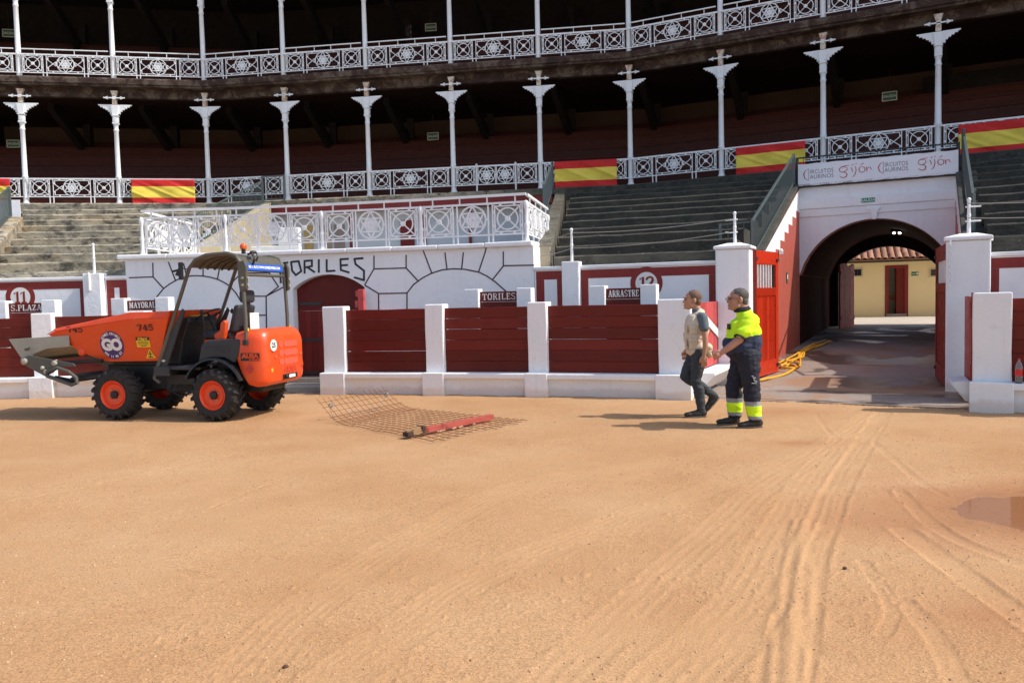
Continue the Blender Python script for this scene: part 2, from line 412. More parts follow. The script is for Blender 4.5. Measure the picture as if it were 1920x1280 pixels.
# small clods thrown up in loose patches
loose = np.clip((fbm(Xg * .55 + 4, Yg * .55, 3, 31) - .43) * 7, 0, 1)
cl = vnoise(Xg * 33, Yg * 33, 41); H += loose * np.clip(cl - .77, 0, 1) * .045
SM = np.zeros_like(H)          # compacted (smooth, paler) sand
WET = np.zeros_like(H)
def band(pts, w, depth=.006, ribs=(), lug=0, sm=1.0, ridge=0.0, edge=.008):
    global H, SM
    D, W, S = seg_dist(Xg, Yg, pts); W = W + (vnoise(S * 2.0, S * 0, 5) - .5) * w * .10
    k = np.clip(1 - (np.abs(W) / (w / 2)) ** 6, 0, 1) * (D < w * .6)
    depth = depth * .34; edge = edge * .36; ridge = ridge * .7; H = H - depth * k; SM = np.maximum(SM, k * sm * (.65 + .35 * vnoise(Xg * 3, Yg * 3, 77)))
    brk = np.clip((vnoise(S * 5, W * 6, 6) - .2) * 3, 0, 1)
    e = np.exp(-((np.abs(W) - w / 2) / .022) ** 2) * (D < w); H = H + e * edge * brk
    for r in ribs: H = H + np.exp(-((W - r * w / 2) / .016) ** 2) * .0027 * k * brk
    if lug: H = H + np.where(np.sin(S * lug + np.abs(W) / w * 9) > .35, .006, 0) * k
    if ridge: H = H + np.exp(-(W / .04) ** 2) * ridge * (D < w)
R3 = (-.7, -.35, 0, .35, .7)
band(gp((1640, 775), (1560, 860), (1500, 960), (1440, 1080), (1340, 1200), (1235, 1330)), .42, .008, R3, 0)
band(gp((1655, 775), (1590, 880), (1535, 1000), (1500, 1120), (1465, 1300)), .26, .014, (-.5, .3), 0, 1.0, 0, .014)
band(gp((1508, 985), (1494, 1080), (1470, 1330)), .15, -.010, (), 0, 1, .018, .030)
band(gp((1655, 770), (1530, 845), (1380, 900), (1150, 980), (900, 1085), (560, 1330)), .34, .005, R3, 0, .8)
band(gp((1600, 790), (1340, 850), (1000, 905), (820, 985), (640, 1090), (380, 1330)), .36, .005, R3, 0, .7)
band(gp((1655, 780), (1450, 905), (1330, 1010), (1190, 1130), (1000, 1330)), .30, .005, (-.5, .0, .5), 0, .6)
band(gp((1640, 830), (1720, 900), (1765, 925)), .09, .012, (), 0, .8, 0, .010)
band(gp((1690, 925), (1740, 975), (1800, 1015), (1920, 1060), (2050, 1100)), .13, .018, (), 0, .9, 0, .016)
band(gp((1700, 1000), (1770, 1050), (1850, 1110), (1930, 1165), (2040, 1240)), .20, .022, (), 0, 1, 0, .014)
band(gp((1620, 1055), (1660, 1110), (1672, 1150), (1655, 1185)), .09, .014, (), 0, .7, 0, .008)
band(gp((1700, 1130), (1760, 1200), (1800, 1290)), .12, .014, (), 0, .8, 0, .010)
band(gp((1530, 775), (1545, 800), (1570, 825)), .08, .010, (), 0, .3, 0, .010)
band(gp((0, 945), (180, 910), (330, 875), (450, 850), (640, 822)), .07, .012, (), 0, 0, 0, .012)
band(gp((400, 950), (470, 920), (540, 895)), .06, .010, (), 0, 0, 0, .010)
band(gp((262, 805), (268, 830), (262, 860)), .16, .008, (), 55, .2, 0, .004)
band(gp((458, 790), (452, 810), (448, 830)), .16, .008, (), 55, .2, 0, .004)
for (x, y, w_) in ((350, 1045, .14), (200, 1055, .14), (210, 1160, .12), (375, 1075, .12), (510, 1250, .12), (1680, 1120, .10)):
    p = at_h(x, y); d = np.hypot(Xg - p.x, (Yg - p.y)); kk = np.exp(-(d / w_) ** 2); H += kk * np.sin((Yg - p.y) * 42 + (Xg - p.x) * 6) * .012
# fine parallel rake lines left by the mesh drag
p0 = at_h(1000, 800); p1 = at_h(1470, 850); D, W, S = seg_dist(Xg, Yg, [(p0.x, p0.y), (p1.x + 1, p1.y - .4)])
kk = np.clip(1.1 - np.abs(W) / .8, 0, 1) * (D < .8); H += np.sin(W * 62) * .0035 * kk
PUD = at_h(1905, 962); pc = (PUD.x + .72, PUD.y - .02)
q = np.hypot((Xg - pc[0]) / 1.35, (Yg - pc[1]) / .62) + (fbm(Xg * 1.6, Yg * 1.6, 3, 51) - .45) * .7
H -= np.clip(1.25 - q, 0, 1) * .045
WET = np.clip(1.9 - q, 0, 1) ** .7
for (x, y, a, b) in ((1600, 960, .9, .5), (1660, 900, .8, .5), (1800, 1150, .8, .5), (1500, 830, .9, .35), (1480, 770, 1.1, .5)):
    p = at_h(x, y); d = np.hypot((Xg - p.x) / a, (Yg - p.y) / b); WET = np.maximum(WET, np.clip(1 - d, 0, 1) * .55 * (.3 + 1.2 * vnoise(Xg * 2.5, Yg * 2.5, 61)))
fade = np.clip((Ug - UL - .005) / .03, 0, 1) * np.clip((UR - .005 - Ug) / .03, 0, 1) * np.clip((16.3 - Yg) / .3, 0, 1); H = H * fade + .003; WET = WET * fade
Rg_ = np.hypot(Xg - CX, Yg - CY)
nearw = np.exp(-((Rg_ - RB) / .45) ** 2); H += nearw * (fbm(Xg * 5, Yg * 5, 3, 71) - .35) * .03
# beyond the barrier foot the sand dives under the paving
H = np.where(Rg_ > RB - .02, np.minimum(H, -.02), H)
verts = np.stack([Xg, Yg, H], -1).reshape(-1, 3)
ii = (np.arange(NY - 1)[:, None] * NX + np.arange(NX - 1)[None]).reshape(-1)
faces = np.stack([ii, ii + 1, ii + NX + 1, ii + NX], -1)
me = bpy.data.meshes.new('sand'); me.vertices.add(len(verts)); me.vertices.foreach_set('co', verts.ravel())
me.loops.add(faces.size); me.loops.foreach_set('vertex_index', faces.ravel()); me.polygons.add(len(faces))
me.polygons.foreach_set('loop_start', np.arange(len(faces)) * 4); me.polygons.foreach_set('loop_total', np.full(len(faces), 4)); me.update()
for nm, arr in (('packed', SM), ('wetness', WET)):
    at = me.attributes.new(nm, 'FLOAT', 'POINT'); at.data.foreach_set('value', arr.ravel().astype(np.float32))
me.shade_smooth()
def m_sand():
    t = NT('arena_sand'); p = t.pos()
    def attr(n):
        a = t.n.new('ShaderNodeAttribute'); a.attribute_name = n; return a.outputs['Fac']
    big = t.noise(.45, 6, .62, p); c = t.ramp(big, [(.32, (.378, .200, .090)), (.50, (.432, .248, .120)), (.68, (.472, .288, .150))])
    wash = t.ramp(t.noise(.16, 3, .5, p), [(.45, 0.0), (.70, 1.0)]); c = t.mix(t.math('MULTIPLY', wash, .35), c, (.42, .235, .118))
    g = t.ramp(t.noise(95, 3, .65, p), [(.34, .58), (.5, 1.0), (.66, 1.28)]); c = t.mix(.85, c, g, 'MULTIPLY')
    v = t.voro(72, p); sp = t.ramp(v.outputs['Distance'], [(.10, 1.0), (.32, 0.0)])
    hs = t.n.new('ShaderNodeSeparateColor'); t.link(v.outputs['Color'], hs.inputs[0])
    dk = t.math('MULTIPLY', sp, t.ramp(hs.outputs[0], [(.66, 0.0), (.70, 1.0)]))
    wh = t.math('MULTIPLY', sp, t.ramp(hs.outputs[1], [(.80, 0.0), (.84, 1.0)]))
    gate = t.math('SUBTRACT', 1.0, t.math('MULTIPLY', attr('packed'), .75))
    c = t.mix(t.math('MULTIPLY', t.math('MULTIPLY', dk, .70), gate), c, (.19, .085, .04))
    c = t.mix(t.math('MULTIPLY', t.math('MULTIPLY', wh, .6), gate), c, (.60, .45, .30))
    patch = t.ramp(t.noise(1.4, 6, .7, p, .4), [(.52, 0.0), (.68, 1.0)]); c = t.mix(t.math('MULTIPLY', patch, .22), c, (.42, .22, .10))
    c = t.mix(t.math('MULTIPLY', attr('packed'), .42), c, (.475, .282, .140))
    c = t.mix(t.math('MULTIPLY', attr('wetness'), .60), c, (.34, .135, .055))
    rr = t.ramp(attr('wetness'), [(.25, .92), (.75, .48), (1, .22)])
    nb = t.bump(t.noise(38, 4, .65, p), .42, .009); nb = t.bump(t.noise(120, 2, .6, p), .5, .004, nb)
    nb = t.bump(sp, .35, .004, nb)
    return t.done(c, rr, nb, spec=.25)
SAND = m_sand(); me.materials.append(SAND)
o = bpy.data.objects.new('sand', me); COL.objects.link(o); o['kind'] = 'structure'; o['label'] = 'raked orange sand of the bull ring with tyre tracks and a puddle'
# rest of the arena floor, yard paving and the ground out to the horizon
mb = MB()
def fl_strip(y0, y1, xa0, xa1, xb0, xb1, n):
    vs = []; 
    for y, a, b in ((y0, xa0, xb0), (y1, xa1, xb1)):
        for k in range(n + 1): vs.append((a + (b - a) * k / n, y, .003))
    mb.add(vs, [(k, k + 1, n + k + 2, n + k + 1) for k in range(n)])
cw = lambda y: math.sqrt(max(0.0, RB * RB - (y - CY) ** 2))
YS_ = list(np.linspace(CY - RB, 2.3, 40)) + list(np.linspace(2.3, CY + RB - .01, 26))[1:]
for y0, y1 in zip(YS_[:-1], YS_[1:]):
    if y1 <= 2.3001: fl_strip(y0, y1, CX - cw(y0), CX - cw(y1), CX + cw(y0), CX + cw(y1), 12)
    else:
        fl_strip(y0, y1, CX - cw(y0), CX - cw(y1), max(-.78 * y0, CX - cw(y0)), max(-.78 * y1, CX - cw(y1)), 6)
        if CX + cw(y1) > UR * y1: fl_strip(y0, y1, UR * y0, UR * y1, CX + cw(y0), CX + cw(y1), 4)
struct('arena_floor', mb, SAND)
mb = MB(); mb.add([(-400, -400, -.12), (400, -400, -.12), (400, 400, -.12), (-400, 400, -.12)], [(0, 1, 2, 3)]); struct('ground', mb, CONC)
mb = MB(); mb.arc(RB - .02, RW + .6, math.radians(120), math.radians(40), -.05, .004, 160); struct('alley_floor', mb, CONC_WET)
# puddle water
wat = NT('muddy_water'); wat.b.inputs['Alpha'].default_value = .55
WATER = wat.done((.36, .16, .07), .07, None, spec=.5)
pts = []
for k in range(48):
    a = 2 * PI * k / 48; r = 1.12 + .0 * k
    pts.append((pc[0] + 1.6 * r * math.cos(a), pc[1] + .75 * r * math.sin(a)))
mb = MB(); mb.add([(x, y, -.0125) for x, y in pts], [tuple(range(48))]); struct('puddle_water', mb, WATER)
# loose grit
mb_v = []; mb_f = []
N = 15000; yy = 2.6 + (rng.random(N) ** 1.5) * 7.5; uu = (rng.random(N) - .5) * 1.5; xx = uu * yy
keep = (fbm(xx * .7, yy * .7, 3, 91) + rng.random(N) * .25) > .52
xx, yy = xx[keep], yy[keep]; rs = .0025 + rng.random(len(xx)) ** 4 * .008
def hat(x, y):
    i = np.clip(np.searchsorted(ys, y) - 1, 0, NY - 2); j = np.clip(((x / y - UL) / (UR - UL) * (NX - 1)).astype(int), 0, NX - 2); return H[i, j]
hz_ = hat(xx, yy)
for x, y, z, r in zip(xx, yy, hz_, rs):
    n = len(mb_v); a = random.random() * 6.28; e = .6 + random.random() * .6
    ca, sa = math.cos(a) * r, math.sin(a) * r
    mb_v += [(x + ca * e, y + sa * e, z), (x - sa, y + ca, z), (x - ca * e, y - sa * e, z), (x + sa, y - ca, z), (x, y, z + r * .9)]
    mb_f += [(n, n + 1, n + 4), (n + 1, n + 2, n + 4), (n + 2, n + 3, n + 4), (n + 3, n, n + 4)]
gme = bpy.data.meshes.new('grit'); gme.from_pydata(mb_v, [], mb_f)
gt = NT('grit_stones'); gt_ = gt.done(gt.ramp(gt.noise(60, 2), [(.35, (.22, .11, .06)), (.5, (.40, .23, .12)), (.65, (.52, .38, .26))]), .9); gme.materials.append(gt_)
o = bpy.data.objects.new('grit', gme); COL.objects.link(o); o['kind'] = 'stuff'; o['label'] = 'fine grit and small stones lying loose on the sand'

# ================================================================ LETTERING
def text_mb(s, size, depth=.003, offset=0.0, sx=1.0, align='CENTER', space=1.0):
    cu = bpy.data.curves.new('t', 'FONT'); cu.body = s; cu.size = size; cu.extrude = depth; cu.offset = offset; cu.align_x = align; cu.align_y = 'CENTER'
    cu.resolution_u = 3; cu.space_character = space
    ob = bpy.data.objects.new('t', cu); COL.objects.link(ob); dg = bpy.context.evaluated_depsgraph_get()
    m = bpy.data.meshes.new_from_object(ob.evaluated_get(dg)); bpy.data.objects.remove(ob); bpy.data.curves.remove(cu)
    mb = MB(); mb.v = [Vector((v.co.x * sx, v.co.y, v.co.z)) for v in m.vertices]; mb.f = [tuple(p.vertices) for p in m.polygons]; mb.mi = [0] * len(mb.f)
    bpy.data.meshes.remove(m); return mb
def put(mb, T):
    mb.v = [T @ Vector(p) for p in mb.v]; return mb
# stencil serif strokes on a 0..1 grid: (points, thick?) ; thick strokes are the stems
SF = {'S': (.62, [([(.60, .80), (.48, .97), (.16, .97), (.05, .75), (.14, .57), (.46, .45), (.58, .27), (.46, .04), (.14, .04), (.03, .22)], 0)]),
 '.': (.25, [([(.05, .06), (.17, .06)], 1)]), 'P': (.62, [([(.14, .0), (.14, 1)], 1), ([(.0, .02), (.28, .02)], 0), ([(.24, .96), (.48, .96), (.60, .75), (.48, .52), (.24, .52)], 0), ([(0, .97), (.1, .97)], 0)]),
 'L': (.60, [([(.14, 0), (.14, 1)], 1), ([(0, .97), (.28, .97)], 0), ([(.24, .04), (.56, .04), (.58, .24)], 0)]),
 'A': (.72, [([(.08, .0), (.34, 1)], 0), ([(.36, 1), (.62, 0)], 1), ([(.0, .02), (.2, .02)], 0), ([(.50, .02), (.74, .02)], 0), ([(.2, .34), (.46, .34)], 0)]),
 'Z': (.62, [([(.04, .75), (.06, .96), (.56, .96)], 0), ([(.52, .95), (.08, .05)], 1), ([(.06, .04), (.56, .04), (.6, .25)], 0)]),
 'M': (.88, [([(.12, 0), (.12, 1)], 0), ([(.16, 1), (.42, .1)], 1), ([(.44, .1), (.66, 1)], 0), ([(.72, 0), (.72, 1)], 1), ([(0, .02), (.26, .02)], 0), ([(.58, .02), (.88, .02)], 0), ([(0, .97), (.14, .97)], 0), ([(.7, .97), (.86, .97)], 0)]),
 'Y': (.68, [([(.08, .96), (.32, .46)], 1), ([(.58, .96), (.38, .46)], 0), ([(.34, 0), (.34, .42)], 1), ([(.2, .02), (.48, .02)], 0), ([(0, .97), (.2, .97)], 0), ([(.48, .97), (.68, .97)], 0)]),
 'O': (.68, [([(.30, .98), (.12, .86), (.06, .5), (.12, .14), (.30, .02)], 1), ([(.38, .98), (.56, .86), (.62, .5), (.56, .14), (.38, .02)], 1)]),
 'R': (.68, [([(.14, .0), (.14, 1)], 1), ([(.0, .02), (.26, .02)], 0), ([(.24, .96), (.46, .96), (.58, .77), (.46, .56), (.24, .56)], 0), ([(.36, .52), (.58, .04)], 1), ([(.54, .02), (.68, .02)], 0), ([(0, .97), (.1, .97)], 0)]),
 'B': (.64, [([(.14, .0), (.14, 1)], 1), ([(.24, .96), (.44, .96), (.54, .77), (.44, .55), (.24, .55)], 0), ([(.40, .51), (.58, .30), (.46, .04), (.24, .04)], 0), ([(0, .97), (.1, .97)], 0), ([(0, .02), (.1, .02)], 0)]),
 'T': (.66, [([(.32, 0), (.32, .9)], 1), ([(.18, .02), (.46, .02)], 0), ([(.04, .76), (.05, .96), (.26, .96)], 0), ([(.38, .96), (.59, .96), (.6, .76)], 0)]),
 'I': (.36, [([(.16, 0), (.16, 1)], 1), ([(0, .02), (.32, .02)], 0), ([(0, .97), (.32, .97)], 0)]),
 'E': (.60, [([(.14, 0), (.14, 1)], 1), ([(.24, .96), (.52, .96), (.54, .78)], 0), ([(.24, .52), (.42, .52)], 0), ([(.24, .04), (.54, .04), (.57, .24)], 0), ([(0, .97), (.1, .97)], 0), ([(0, .02), (.1, .02)], 0)]),
 '7': (.60, [([(.04, .74), (.06, .96), (.54, .96)], 0), ([(.52, .94), (.26, .0)], 1)]),
 '4': (.64, [([(.38, 1), (.04, .32), (.60, .32)], 0), ([(.42, 0), (.42, .95)], 1), ([(.28, .02), (.58, .02)], 0)]),
 '5': (.60, [([(.52, .96), (.12, .96)], 1), ([(.10, .92), (.08, .56), (.40, .60), (.54, .34), (.42, .04), (.12, .04), (.04, .2)], 0)])}
def stencil(s, h, T, thick=.17, thin=.09, gap=.13, depth=.003, center=True, sx=1.0):
    W = sum(SF[c][0] + gap for c in s if c != ' ') - gap + .4 * s.count(' '); x = -W / 2 if center else 0; mb = MB(); k = 0
    for c in s:
        if c == ' ': x += .4; continue
        w, st = SF[c]
        for pts, th in st:
            t = thick if th else thin
            for a, b in zip(pts[:-1], pts[1:]):
                A = Vector(((x + a[0]) * h * sx, a[1] * h, 0)); B = Vector(((x + b[0]) * h * sx, b[1] * h, 0)); k += 1
                d = (B - A).normalized() * t * h * .18; z = depth + (k % 7) * .0003
                A2, B2 = A - d, B + d; nrm = Vector((-(B - A).y, (B - A).x, 0)).normalized() * t * h / 2
                mb.add([A2 - nrm, B2 - nrm, B2 + nrm, A2 + nrm, *[p + Vector((0, 0, z)) for p in (A2 - nrm, B2 - nrm, B2 + nrm, A2 + nrm)]],
                       [(3, 2, 1, 0), (4, 5, 6, 7), (0, 1, 5, 4), (1, 2, 6, 5), (2, 3, 7, 6), (3, 0, 4, 7)], T)
        x += w + gap
    return mb
def strokes(mb, pts, w, T, depth=.003, k=0):
    """painted line of width w through 2D points (w may be a list)"""
    ws = w if isinstance(w, (list, tuple)) else [w] * len(pts); n = len(pts); L = []; R = []
    for i, p in enumerate(pts):
        a = Vector(pts[max(0, i - 1)]); b = Vector(pts[min(n - 1, i + 1)]); d = (b - a).normalized(); nn = Vector((-d.y, d.x)) * ws[i] / 2
        L.append((p[0] + nn.x, p[1] + nn.y)); R.append((p[0] - nn.x, p[1] - nn.y))
    vs = [(x, y, z) for z in (0, depth) for (x, y) in L + R]; fs = []
    m = 2 * n
    for i in range(n - 1):
        fs += [(m + n + i, m + n + i + 1, m + i + 1, m + i), (i, i + 1, m + i + 1, m + i), (n + i + 1, n + i, m + n + i, m + n + i + 1)]
    fs += [(0, m, m + n, n), (n - 1, 2 * n - 1, m + 2 * n - 1, m + n - 1)]
    mb.add(vs, fs, T); return mb

# ================================================================ TIMBER BARRIER round the ring
PLB, PLT = .40, 1.53
def post_mb(a, w=.40, zt=1.60, d0=-.17, d1=.14, z0=.0):
    mb = MB(); T = frame(RB, a); j = lambda: random.uniform(-.006, .006)
    n = 5; vs = []; xs = (-w / 2, w / 2)
    for k in range(n):
        z = z0 + (zt - z0) * k / (n - 1)
        for x, d in ((xs[0], d1), (xs[1], d1), (xs[1], d0), (xs[0], d0)): vs.append((x + j(), z, d + j()))
    fs = [(3, 2, 1, 0), tuple((n - 1) * 4 + q for q in range(4))]
    for k in range(n - 1):
        for q in range(4): fs.append((k * 4 + q, k * 4 + (q + 1) % 4, k * 4 + 4 + (q + 1) % 4, k * 4 + 4 + q))
    return mb.add(vs, fs, T)
def barrier(name, label, posts, widths, ends=(0, 0), planks=6):
    base = pol(RB, (posts[0] + posts[-1]) / 2)
    t = thing(name, label, 'fence', base)
    for a, w in zip(posts, widths): obj('post', post_mb(a, w), WHITE, t, bevel=.018)
    for (a, wa), (b, wb) in zip(zip(posts[:-1], widths[:-1]), zip(posts[1:], widths[1:])):
        ai = a - wa / 2 / RB + .0006; bi = b + wb / 2 / RB - .0006; am = (ai + bi) / 2; half = math.sin((ai - bi) / 2) * RB
        T = frame(RB * math.cos((ai - bi) / 2), am)
        h = (PLT - PLB) / planks
        for k in range(planks):
            mb = MB(); g = .0015 + (random.random() < .16) * random.uniform(.004, .009); z0 = PLB + k * h + .001; z1 = PLB + (k + 1) * h - g; o0 = random.uniform(-.006, .006)
            o1 = random.uniform(-.005, .005); tl = random.uniform(-.004, .004); nn = 4; vs = []
            for q in range(nn + 1):
                x = -half + 2 * half * q / nn; e = random.uniform(-.002, .002); top = z1 + tl * (q / nn - .5) + e - (0 if k < planks - 1 else random.uniform(0, .006))
                for z, d in ((z0, .035 + o0), (z0, -.035), (top, -.035), (top, .035 + o1)): vs.append((x, z, d))
            fs = [(0, 1, 2, 3), tuple(nn * 4 + q for q in (3, 2, 1, 0))]
            for q in range(nn):
                for r in range(4): fs.append((q * 4 + r, q * 4 + (r + 1) % 4, q * 4 + 4 + (r + 1) % 4, q * 4 + 4 + r))
            mb.add(vs, fs)
            obj('plank', mb, RED, t, local=True, M=WM[t].inverted() @ T, bevel=.004, seg=1)
        # ledge and recessed foot wall
        mb = MB(); mb.arc(RB - .27, RB + .10, ai + .0003, bi - .0003, .30, PLB - .004); obj('step_ledge', mb, WHITE, t, bevel=.02)
        mb = MB(); mb.arc(RB - .17, RB + .10, ai + .0003, bi - .0003, -.05, .298); obj('foot_wall', mb, WHITE, t)
    for a, w in zip(posts, widths):
        mb = MB(); mb.arc(RB - .285, RB - .142, a + w / 2 / RB + .001, a - w / 2 / RB - .001, -.05, PLB + .002, 2); obj('post_foot', mb, WHITE, t, bevel=.014)
    return t
A = lambda x: ang(x, RB, 650)
barrier('timber_barrier', 'long left run of red plank barrier with white posts, behind the orange dumper', [A(-290), A(-105), A(88), A(262), A(440)], [.4] * 5)
barrier('timber_barrier', 'middle run of red plank barrier with five white posts, behind the steel mesh', [A(632), A(820), A(1012), A(1268)], [.42, .34, .34, .52])
barrier('timber_barrier', 'red plank barrier with white post at the right edge, a bottle on its ledge', [A(1860), A(2060), A(2270)], [.46, .36, .36])
# the stretch of barrier out of the picture keeps the ring closed
mb = MB()
mb.arc(RB - .03, RB + .03, A(2290), math.radians(-40), .40, 1.53, 80); 
# barrier gates (leaves standing open)
def gate_leaf(name, label, hinge, end, brace, mat, ledge_dir=None, edge_only=False):
    h = Vector(hinge); e = Vector(end); d = (e - h); L = d.length; rz = math.atan2(d.y, d.x)
    t = thing(name, label, 'gate', (h.x, h.y, 0), rz)
    n = max(3, int(L / .11)); w = L / n
    for k in range(n):
        mb = MB(); mb.box(k * w + .0015, (k + 1) * w - .0015, -.02, .02, .42, 1.53 + random.uniform(-.004, .004)); obj('board', mb, mat, t, local=True, bevel=.003, seg=1)
    for z in (.55, 1.40):
        mb = MB(); mb.box(.02, L - .02, .021, .06, z - .055, z + .055); obj('rail', mb, mat, t, local=True, bevel=.004, seg=1)
    return t, L
pL = pol(RB + .05, A(652)); 
HG = at_h(604, 732); 
t, L = gate_leaf('barrier_gate', 'narrow red barrier gate standing open edge-on at the bull pen entrance', (pol(RB + .12, A(617)).x, pol(RB + .12, A(617)).y, 0), (pol(RB + 1.35, A(600)).x, pol(RB + 1.35, A(600)).y, 0), 0, RED_V)
mb = MB(); mb.bar((.15, -.03, .62), (L - .15, -.03, 1.38), .10, .02, up=(0, 1, 0)); obj('white_brace', mb, WHITEP, t, local=True)
mb = MB(); mb.prism([(-.02, .40), (.38, .40), (.38, .36), (.10, .02), (-.02, .02)], 0.04, L - .1, 'yz'); mb.v = [Vector((p.x, -p.y, p.z)) for p in mb.v]; obj('ledge', mb, WHITE, t, local=True, bevel=.01)
h0 = pol(RB + .15, A(1296)); e0 = at_h(1368, 712)
t, L = gate_leaf('barrier_gate', 'faded red barrier gate with a white diagonal brace, open beside the two men', (h0.x, h0.y, 0), (e0.x, e0.y, 0), 1, RED_FADE)
mb = MB(); mb.bar((.10, -.035, 1.45), (L - .05, -.035, .62), .13, .02, up=(0, 1, 0)); obj('white_brace', mb, WHITEP, t, local=True)
mb = MB(); mb.prism([(0, .40), (.34, .40), (.34, .36), (.12, .10), (0, .10)], .02, L, 'yz'); mb.v = [Vector((p.x, -p.y, p.z)) for p in mb.v]; obj('ledge', mb, WHITE, t, local=True, bevel=.01)
# narrow steel-framed gate seen edge-on by the right-hand post
g0 = at_h(1827, 757); g1 = pol(RB + 1.3, A(1812))
d = Vector((g1.x - g0.x, g1.y - g0.y, 0)); t = thing('barrier_gate', 'dark red gate seen edge-on with iron latches, hinged on the far right barrier post', 'gate', (g0.x, g0.y, 0), math.atan2(d.y, d.x))
for k in range(8):
    mb = MB(); mb.box(.10 + k * .13, .10 + (k + 1) * .13 - .002, -.02, .02, .12, 1.54); obj('board', mb, RED_V, t, local=True, bevel=.003, seg=1)
mb = MB(); mb.box(0, .09, -.04, .04, .02, 1.60); obj('gate_stile', mb, RED_DARK, t, local=True, bevel=.006)
for z in (1.35, .45):
    mb = MB(); mb.box(-.03, .0, -.06, .06, z - .12, z + .12); mb.box(-.02, .04, -.10, -.04, z - .05, z + .05); mb.tube([(-.01, -.09, z - .16), (-.01, -.09, z + .16)], .014, 6); obj('hinge', mb, RED_DARK, t, local=True)
mb = MB(); mb.box(0, .05, -.24, -.04, 1.47, 1.57); mb.box(-.02, .02, -.13, -.09, .95, 1.25); obj('latch', mb, RED_DARK, t, local=True, bevel=.004)
mb = MB(); mb.prism([(.04, .32), (.28, .30), (.28, .26), (.10, .02), (.04, .02)], .1, .9, 'yz'); obj('ledge', mb, WHITE, t, local=True, bevel=.01)
# cola bottle on the ledge
p = pol(RB - .20, A(1911), PLB - .002); t = thing('plastic_bottle', 'clear plastic cola bottle with a red label and red cap on the white ledge', 'bottle', p)
gl = NT('clear_plastic'); gl.b.inputs['Transmission Weight'].default_value = .85; gl.b.inputs['IOR'].default_value = 1.35; CLEAR = gl.done((.85, .87, .88), .12)
mb = MB(); mb.lathe([(.030, 0), (.044, .01), (.046, .06), (.042, .11), (.046, .17), (.045, .21), (.030, .265), (.014, .295), (.013, .315)], 20); obj('bottle_body', mb, CLEAR, t, local=True, smooth=True)
mb = MB(); mb.lathe([(.028, .004), (.041, .014), (.0425, .06), (.040, .075)], 20); obj('cola', mb, paint('cola', (.03, .012, .008), .2, .1, 4, 0), t, local=True, smooth=True)
mb = MB(); mb.lathe([(.0465, .10), (.0465, .185)], 20); obj('red_label', mb, paint('red_bottle_label', (.62, .02, .02), .35, .05, 4, 0), t, local=True, smooth=True)
mb = MB(); mb.lathe([(.0, .33), (.016, .33), (.0165, .31), (.0, .31)], 14); obj('cap', mb, paint('red_cap', (.55, .03, .03), .4, .05, 4, 0), t, local=True)

# ================================================================ RING WALL
AW = lambda x, y=600: ang(x, RW, y)
def rail_rod(T, z, h=.62, arms=-1):
    mb = MB(); q = lambda x, zz, d=0: T @ Vector((x, zz, d))
    mb.tube([q(0, z - .02), q(0, z + h * .55), q(0, z + h)], [.030, .026, .022], 8); mb.ball(q(0, z + h + .02), .034, nu=8, nv=6)
    mb.ball(q(0, z + h * .55), .034, nu=8, nv=6)
    if arms:
        for zz in (.82, .38): mb.tube([q(-.05 * arms, z + h * zz), q(.17 * arms, z + h * zz)], .013, 6)
    return mb
def wall_panel(t, a0, a1, z1a, bordered, cap=True):
    """white panel from angle a0 (left) to a1 (right); border painted in red strips standing 3 mm proud"""
    mb = MB(); mb.arc(RW, RW + .45, a0, a1, -.05, z1a - .07); obj('wall', mb, WHITE, t)
    if cap: mb = MB(); mb.arc(RW - .035, RW + .47, a0, a1, z1a - .068, z1a); obj('coping', mb, WHITE, t, bevel=.012)
    for b0, b1, iw in bordered:
        w = .165; ww = w / RW; zt = z1a - .09; mb = MB()
        mb.arc(RW - .004, RW - .0002, b0, b1, zt - w, zt); mb.arc(RW - .004, RW - .0002, b0, b1, .95, 1.12)
        mb.arc(RW - .004, RW - .0002, b0, b0 - ww * iw, 1.121, zt - w - .001, 1); mb.arc(RW - .004, RW - .0002, b1 + ww * iw, b1, 1.121, zt - w - .001, 1)
        obj('painted_border', mb, RED_LINE, t)
